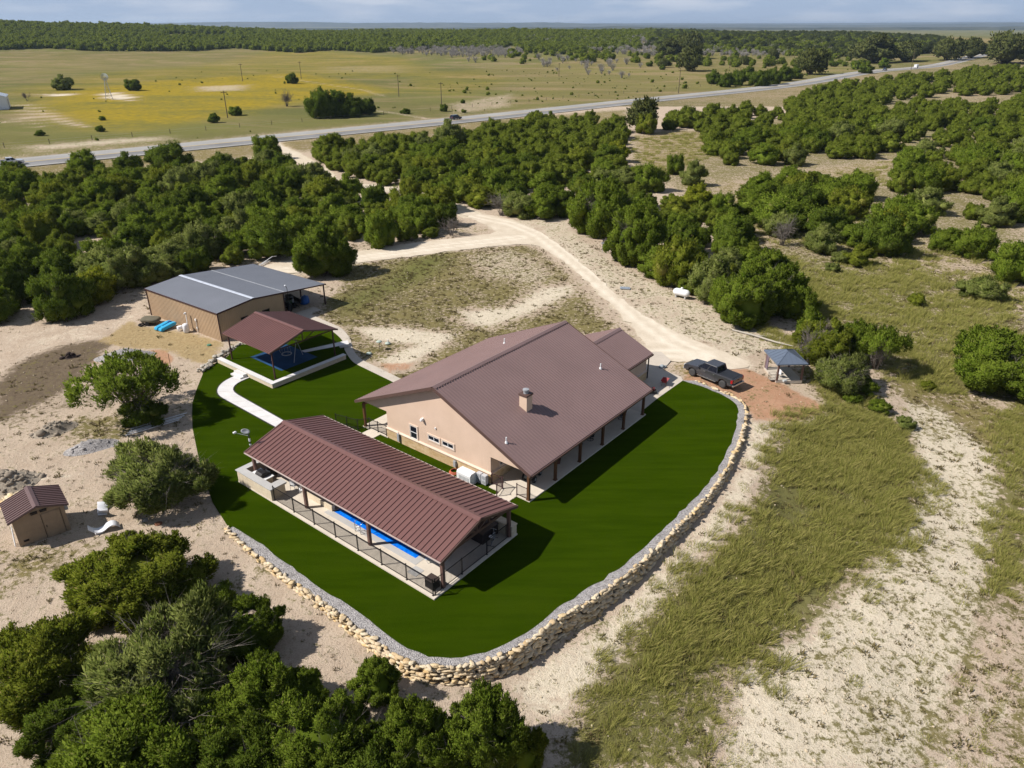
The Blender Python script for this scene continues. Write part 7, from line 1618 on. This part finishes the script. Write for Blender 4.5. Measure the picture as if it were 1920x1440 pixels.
for k in range(18):
    a = k * math.pi / 9; c_, s_ = math.cos(a), math.sin(a); c2, s2 = math.cos(a + .22), math.sin(a + .22)
    m.add([(.5 * c_, -.8, .5 * s_ + h_ - 1), (1.7 * c_, -.8, 1.7 * s_ + h_ - 1), (1.7 * c2, -.55, 1.7 * s2 + h_ - 1), (.5 * c2, -.7, .5 * s2 + h_ - 1)], [(0, 1, 2, 3)])
m.build('wheel', plain('galvanised blades', (.4, .45, .48), .4), t_)
m = MB(); m.add([(-.03, .3, h_ - 1.05), (-.03, 2.2, h_ - 1.5), (-.03, 2.2, h_ - .5), (-.03, .3, h_ - .95), (.03, .3, h_ - 1.05), (.03, 2.2, h_ - 1.5), (.03, 2.2, h_ - .5), (.03, .3, h_ - .95)], [(0, 1, 2, 3), (7, 6, 5, 4), (0, 4, 5, 1), (1, 5, 6, 2), (2, 6, 7, 3)]); m.tube([(0, -.8, h_ - 1), (0, .4, h_ - 1)], .1, 8); m.build('tail_vane', M_GREYM, t_)
p = P(-22, 204); t_ = thing('white_barn', 'white metal barn with pale blue roof at the far left edge', 'barn', tuple(p), .5)
m = MB(); m.prism([(-8, 0), (8, 0), (8, 5), (0, 7.4), (-8, 5)], -7, 7, 'y'); m.build('wall', M_WHITE, t_); m = MB(); roof_plane(m, -7.3, 7.3, (-8.3, 5.05), (0, 7.6), th=.15, rib=1.0, along='y'); roof_plane(m, -7.3, 7.3, (8.3, 5.05), (0, 7.6), th=.15, rib=1.0, along='y'); m.build('roof', plain('pale roof', (.6, .65, .72), .35), t_); m = MB(); m.box(8.0, 8.04, -3, 3, 0, 3.8); m.build('door', M_GREYM, t_)
# roadside wire fence
t_ = thing('wire_fence', 'long wire fence on thin posts beyond the highway', 'fence', (0, 0, 0)); fl = []
g = np.gradient(ROAD, axis=0); nn = np.stack([-g[:, 1], g[:, 0]], 1) / np.linalg.norm(g, axis=1)[:, None]; fl = (ROAD + nn * 34)[::2]; fl = fl[(fl[:, 1] > 150) & (fl[:, 1] < 560)]
pm = MB(); pm.box(-.07, .07, -.07, .07, 0, 1.5); first = None
for x, y in fl:
    if first is None: o = pm.build('fence_post', M_POLE, t_); first = o
    else: o = link('fence_post', first.data, t_)
    o.location = (x, y, hgt(x, y))
m = MB()
for (x0, y0), (x1, y1) in zip(fl, fl[1:]):
    for z in (.5, 1.2): m.beam((x0, y0, hgt(x0, y0) + z), (x1, y1, hgt(x1, y1) + z), .02, .02)
m.build('wire', M_GREYM, t_)
FB = [(119, 154, 42, .62, 'wide dark bush left of the windmill', 'grey green'), (249, 159, 30, .65, 'dark bush right of the windmill', 'dark green'), (547, 147, 24, .75, 'small dark bush by a pole in the yellow field', 'dark green'), (400, 221, 24, .7, 'small dark bush at the foot of the leaning pole', 'dark green'), (441, 208, 28, .55, 'low bush behind the leaning pole', 'dark green'),
      (602, 194, 60, .85, 'large dark tree at the left end of the roadside clump', 'dark green'), (632, 194, 58, .8, 'second large tree in the roadside clump', 'dark green'), (662, 197, 54, .75, 'third tree in the roadside clump', 'dark green'), (684, 199, 40, .7, 'smaller tree ending the roadside clump', 'dark green'),
      (187, 241, 18, .6, 'tiny bush beside the highway verge', 'dark green'), (74, 249, 20, .5, 'tiny low bush left of the verge bush', 'dark green'), (832, 202, 16, .8, 'little bush at the foot of a pole', 'dark green'), (868, 190, 9, .8, 'tiny bush on pale ground above the car', 'dark green'), (760, 208, 20, .5, 'low bush by the field entrance', 'dark green')]
for i, (cx, cy, w, hr, lb, tn) in enumerate(FB): put(('mid', i % 7), cx, cy, w, hr, lb, tn, 0., name='field_tree' if w > 35 else 'field_bush', cat='tree' if w > 35 else 'bush')
bare('bare grey tree alone left of the roadside clump', 536, 185, 36, .75, name='bare_tree'); bare('bare grey tree on the track by the white barn', 49, 181, 20, .8, name='bare_tree')
OK_ = [(1293, 110, 54, .8, 'big round dark oak in the pale pasture'), (1522, 116, 62, .72, 'wide dark oak near the far roadside'), (1245, 118, 26, .6, 'small oak left of the big round one'), (1450, 103, 26, .8, 'upright oak in the middle pasture'), (1396, 113, 18, .9, 'small round oak above the roadside junipers'), (1640, 100, 80, .6, 'broad grey oak above the distant white trailer'), (1700, 96, 60, .6, 'grey oak right of the broad one'), (1780, 92, 56, .7, 'grey oak beside the far bend'), (1825, 90, 50, .7, 'second grey oak by the far bend'), (1890, 98, 90, .6, 'huge grey oak at the right edge of the woods'), (1292, 86, 60, .7, 'tall dark oak in front of the far woods'), (1255, 90, 46, .7, 'dark oak left of the tall far one')]
for i, (cx, cy, w, hr, lb) in enumerate(OK_): put(('oak', i % 3), cx, cy, w, hr, lb, 'oak grey', float(i), name='oak_tree')
RJ = [(1340, 144, 34), (1362, 150, 34), (1385, 146, 36), (1405, 138, 34), (1425, 147, 38), (1450, 143, 40), (1470, 138, 36), (1492, 135, 32), (1563, 118, 18), (1605, 122, 22), (1625, 126, 30), (1660, 118, 24), (1218, 119, 14), (1242, 126, 12)]
for i, (cx, cy, w) in enumerate(RJ): put(('far', i % 4) if w < 25 else ('mid', i % 7), cx, cy, w, .72, ('dark juniper in the roadside clump across the far highway' if i < 8 else 'small dark juniper alone in the far pasture'), 'dark green', float(i), group='junipers in the far roadside clump' if i < 8 else 'single junipers in the far pasture')

# distant woods, dead brush
def proj_px(x, y, z):
    f = y * CT - (z - CAM_H) * ST; u = y * ST + (z - CAM_H) * CT; return CAM_X + CAM_F * x / f, CAM_Y - CAM_F * u / f
def in_px(poly, u, v): return in_poly(poly, u, v)
n = 150000; d = np.sqrt(RNG.uniform(560 ** 2, 2300 ** 2, n)); th = RNG.uniform(-.68, .68, n); fx, fy = d * np.sin(th), d * np.cos(th); fz = height(fx, fy); u, v = proj_px(fx, fy, fz)
A = [(-80, 10), (2000, 10), (2000, 66), (1500, 66), (1250, 66), (1180, 74), (1000, 76), (930, 93), (840, 90), (700, 99), (620, 94), (560, 99), (440, 91), (350, 96), (180, 96), (90, 91), (-80, 96)]
den = np.where(in_px(A, u, v), 1.0, 0.0); den = np.where(in_px([(310, 64), (425, 64), (430, 72), (320, 72)], u, v), 0, den); den = np.where(in_px([(1420, 58), (1700, 58), (1700, 74), (1420, 74)], u, v), .12, den)
den = np.where(in_px([(955, 76), (1200, 76), (1200, 96), (975, 97)], u, v), .8, den); den = np.where(in_px([(1200, 66), (1420, 66), (1640, 70), (1760, 78), (1720, 105), (1500, 108), (1330, 100), (1230, 92)], u, v), .42, den)
den = np.where(in_px([(1240, 92), (1500, 104), (1640, 108), (1640, 124), (1320, 130), (1150, 118), (960, 120), (880, 118), (940, 100)], u, v), .035, den)
den = np.where(in_px([(1690, 48), (2000, 48), (2000, 70), (1690, 70)], u, v) & (d < 1500), .05, den)
rr = line_w([tuple(q) for q in ROAD], fx, fy, 16, .1) < .5
sel = (RNG.uniform(0, 1, n) < den * np.clip(30 * 1.35 * 2300 ** 2 / n / 34, 0, 1) * np.where(d > 1500, .55, 1)) & rr
sx, sy, sz = fx[sel], fy[sel], fz[sel]; w = np.clip(RNG.normal(7.0, 1.6, len(sx)), 3, 12); k = RNG.integers(0, 12, len(sx)); w = np.where(RNG.uniform(0, 1, len(sx)) < .15, w * .6, w)
rows = np.stack([sx, sy, sz - .1, w, w * RNG.uniform(.6, .9, len(sx)) / np.array(FARH)[k], RNG.uniform(0, 6.28, len(sx)), k], 1)
scatter('distant_woods', rows, FARP, 'far dark juniper woods covering the hills to the horizon', 'woods')
# olive-grey oaks mixed into the pasture woods
OAKP = [(VAR[('oak', i)][0], c) for c in ((1, 1, 1.2), (1.3, 1.15, 1.5)) for i in range(3)]
B_ = [[(1230, 62), (1420, 62), (1640, 68), (1770, 76), (1740, 100), (1640, 112), (1480, 100), (1300, 95), (1210, 90)], [(1560, 48), (1780, 56), (1760, 66), (1540, 62)]]
m_ = np.zeros(n, bool)
for b in B_: m_ |= in_px(b, u, v)
sel2 = m_ & (RNG.uniform(0, 1, n) < .16) & rr & ~sel; sx, sy, sz = fx[sel2], fy[sel2], fz[sel2]; w = RNG.uniform(7, 14, len(sx))
scatter('distant_oaks', np.stack([sx, sy, sz - .1, w, w * .85, RNG.uniform(0, 6.28, len(sx)), RNG.integers(0, 6, len(sx))], 1), OAKP, 'far grey green oaks mixed through the pasture', 'woods')
Bz = [([(700, 92), (860, 84), (985, 98), (950, 112), (860, 106), (760, 104)], .2), ([(880, 72), (1220, 70), (1300, 90), (1240, 108), (1100, 96), (960, 76), (900, 84)], .24), ([(1290, 80), (1700, 75), (1680, 96), (1400, 108), (1300, 104)], .24), ([(1000, 110), (1210, 118), (1200, 150), (1120, 145), (1030, 135)], .05), ([(840, 105), (960, 110), (940, 130), (850, 120)], .02)]
dn = np.zeros(n)
for b, q in Bz: dn = np.where(in_px(b, u, v), q, dn)
sel3 = (RNG.uniform(0, 1, n) < dn) & rr & ~sel2; sx, sy, sz = fx[sel3], fy[sel3], fz[sel3]; w = RNG.uniform(4, 8.5, len(sx))
M_BARE2 = plain('sun bleached dead brush', (.42, .39, .36), 1.0, 0.0)
BF = [bare_mesh('far branches', 520 + i, 110, .8, .014) for i in range(3)]
for b in BF: b.materials[0] = M_BARE2
scatter('dead_brush', np.stack([sx, sy, sz - .1, w, w, RNG.uniform(0, 6.28, len(sx)), RNG.integers(0, 3, len(sx))], 1), [(b, (1, 1, 1)) for b in BF], 'pale grey leafless brush in bands across the far pasture', 'brush')
# tussocks and tiny shrubs over the near pasture
n2 = 4200; px_, py_ = RNG.uniform(-250, 420, n2), RNG.uniform(215, 640, n2); pz = height(px_, py_); u2, v2 = proj_px(px_, py_, pz); near_r = np.array([((ROAD - np.array([a, b])) ** 2).sum(1).min() for a, b in zip(px_, py_)]) ** .5
ff = in_poly(FIELD, px_, py_) & (near_r > 14) & (RNG.uniform(0, 1, n2) < .03 + .12 * (np.sin(px_ * .04) * np.sin(py_ * .035) > .3) + .16 * (u2 > 850))
px_, py_, pz = px_[ff], py_[ff], pz[ff]; w = np.exp(RNG.normal(-.1, .5, len(px_)))
scatter('pasture_shrubs', np.stack([px_, py_, pz - .05, w, w * .9, RNG.uniform(0, 6.28, len(px_)), RNG.integers(0, 12, len(px_))], 1), FARP, 'tiny dark shrubs dotted over the pasture', 'shrubs')

# ------------------------------------------------------------------ blue mesas on the horizon, and the air between
def mesa(name, y, prof, depth_, mat):
    xs = np.array([p[0] for p in prof], float); hs = np.array([p[1] for p in prof], float); X = np.linspace(xs[0], xs[-1], 160); Hh = np.interp(X, xs, hs) + RNG.normal(0, 2.0, 160)
    V = []; F = []
    for j, (dy, k) in enumerate(((-depth_ * .5, 0), (-depth_ * .18, .8), (0, 1), (depth_ * .3, .9), (depth_ * .6, 0))):
        V.append(np.stack([X, np.full(160, y + dy), -16 + (Hh + 16) * k], 1))
    V = np.concatenate(V)
    for j in range(4):
        for i in range(159): a = j * 160 + i; F.append((a, a + 1, a + 161, a + 160))
    o = link(name, np_mesh(name, V, F, mat, True)); return tag(o, kind='structure')
t = NT('distant scrub hills'); p = t.pos(); nn_ = t.noise(.0021, 6, .7, p); n3 = t.noise(.012, 4, .7, p)
M_HILL = t.done(t.mix(t.remap(t.math('ADD', t.math('MULTIPLY', nn_, .6), t.math('MULTIPLY', n3, .4)), .42, .58), (.02, .032, .02), (.09, .09, .06)), 1.0, .0)
mesa('far_hills', 15500, [(-9500, -14), (-8600, 40), (-6900, 55), (-5400, 78), (-3800, 80), (-3000, 58), (-1600, 66), (-200, 60), (600, 72), (1500, 48), (2600, 30), (4000, 38), (6800, 25), (9800, 60), (12500, 75)], 3000, M_HILL)
mesa('far_hills', 8200, [(-4500, -14), (-3300, 2), (-1500, 0), (-200, 6), (800, 12), (1100, 22), (1300, 12), (2600, 2), (4200, 8), (6500, 14)], 1800, M_HILL)
mesa('far_hills', 23000, [(-15500, 60), (-9000, 50), (-2000, 40), (3000, 70), (8000, 66), (13000, 95), (18000, 110)], 3500, M_HILL)
# far plain: pale specks of a settlement
hz = MB(); hz.box(-58000, 58000, -3600, 64000, -30, 125)
mv = bpy.data.materials.new('thin autumn haze'); mv.use_nodes = True; nt = mv.node_tree; nt.nodes.clear(); vo_ = nt.nodes.new('ShaderNodeOutputMaterial'); pv = nt.nodes.new('ShaderNodeVolumePrincipled')
pv.inputs['Color'].default_value = (.62, .78, 1.0, 1); pv.inputs['Density'].default_value = 5e-5; pv.inputs['Anisotropy'].default_value = .2
nt.links.new(pv.outputs[0], vo_.inputs['Volume'])
tag(hz.build('haze', mv), kind='stuff')
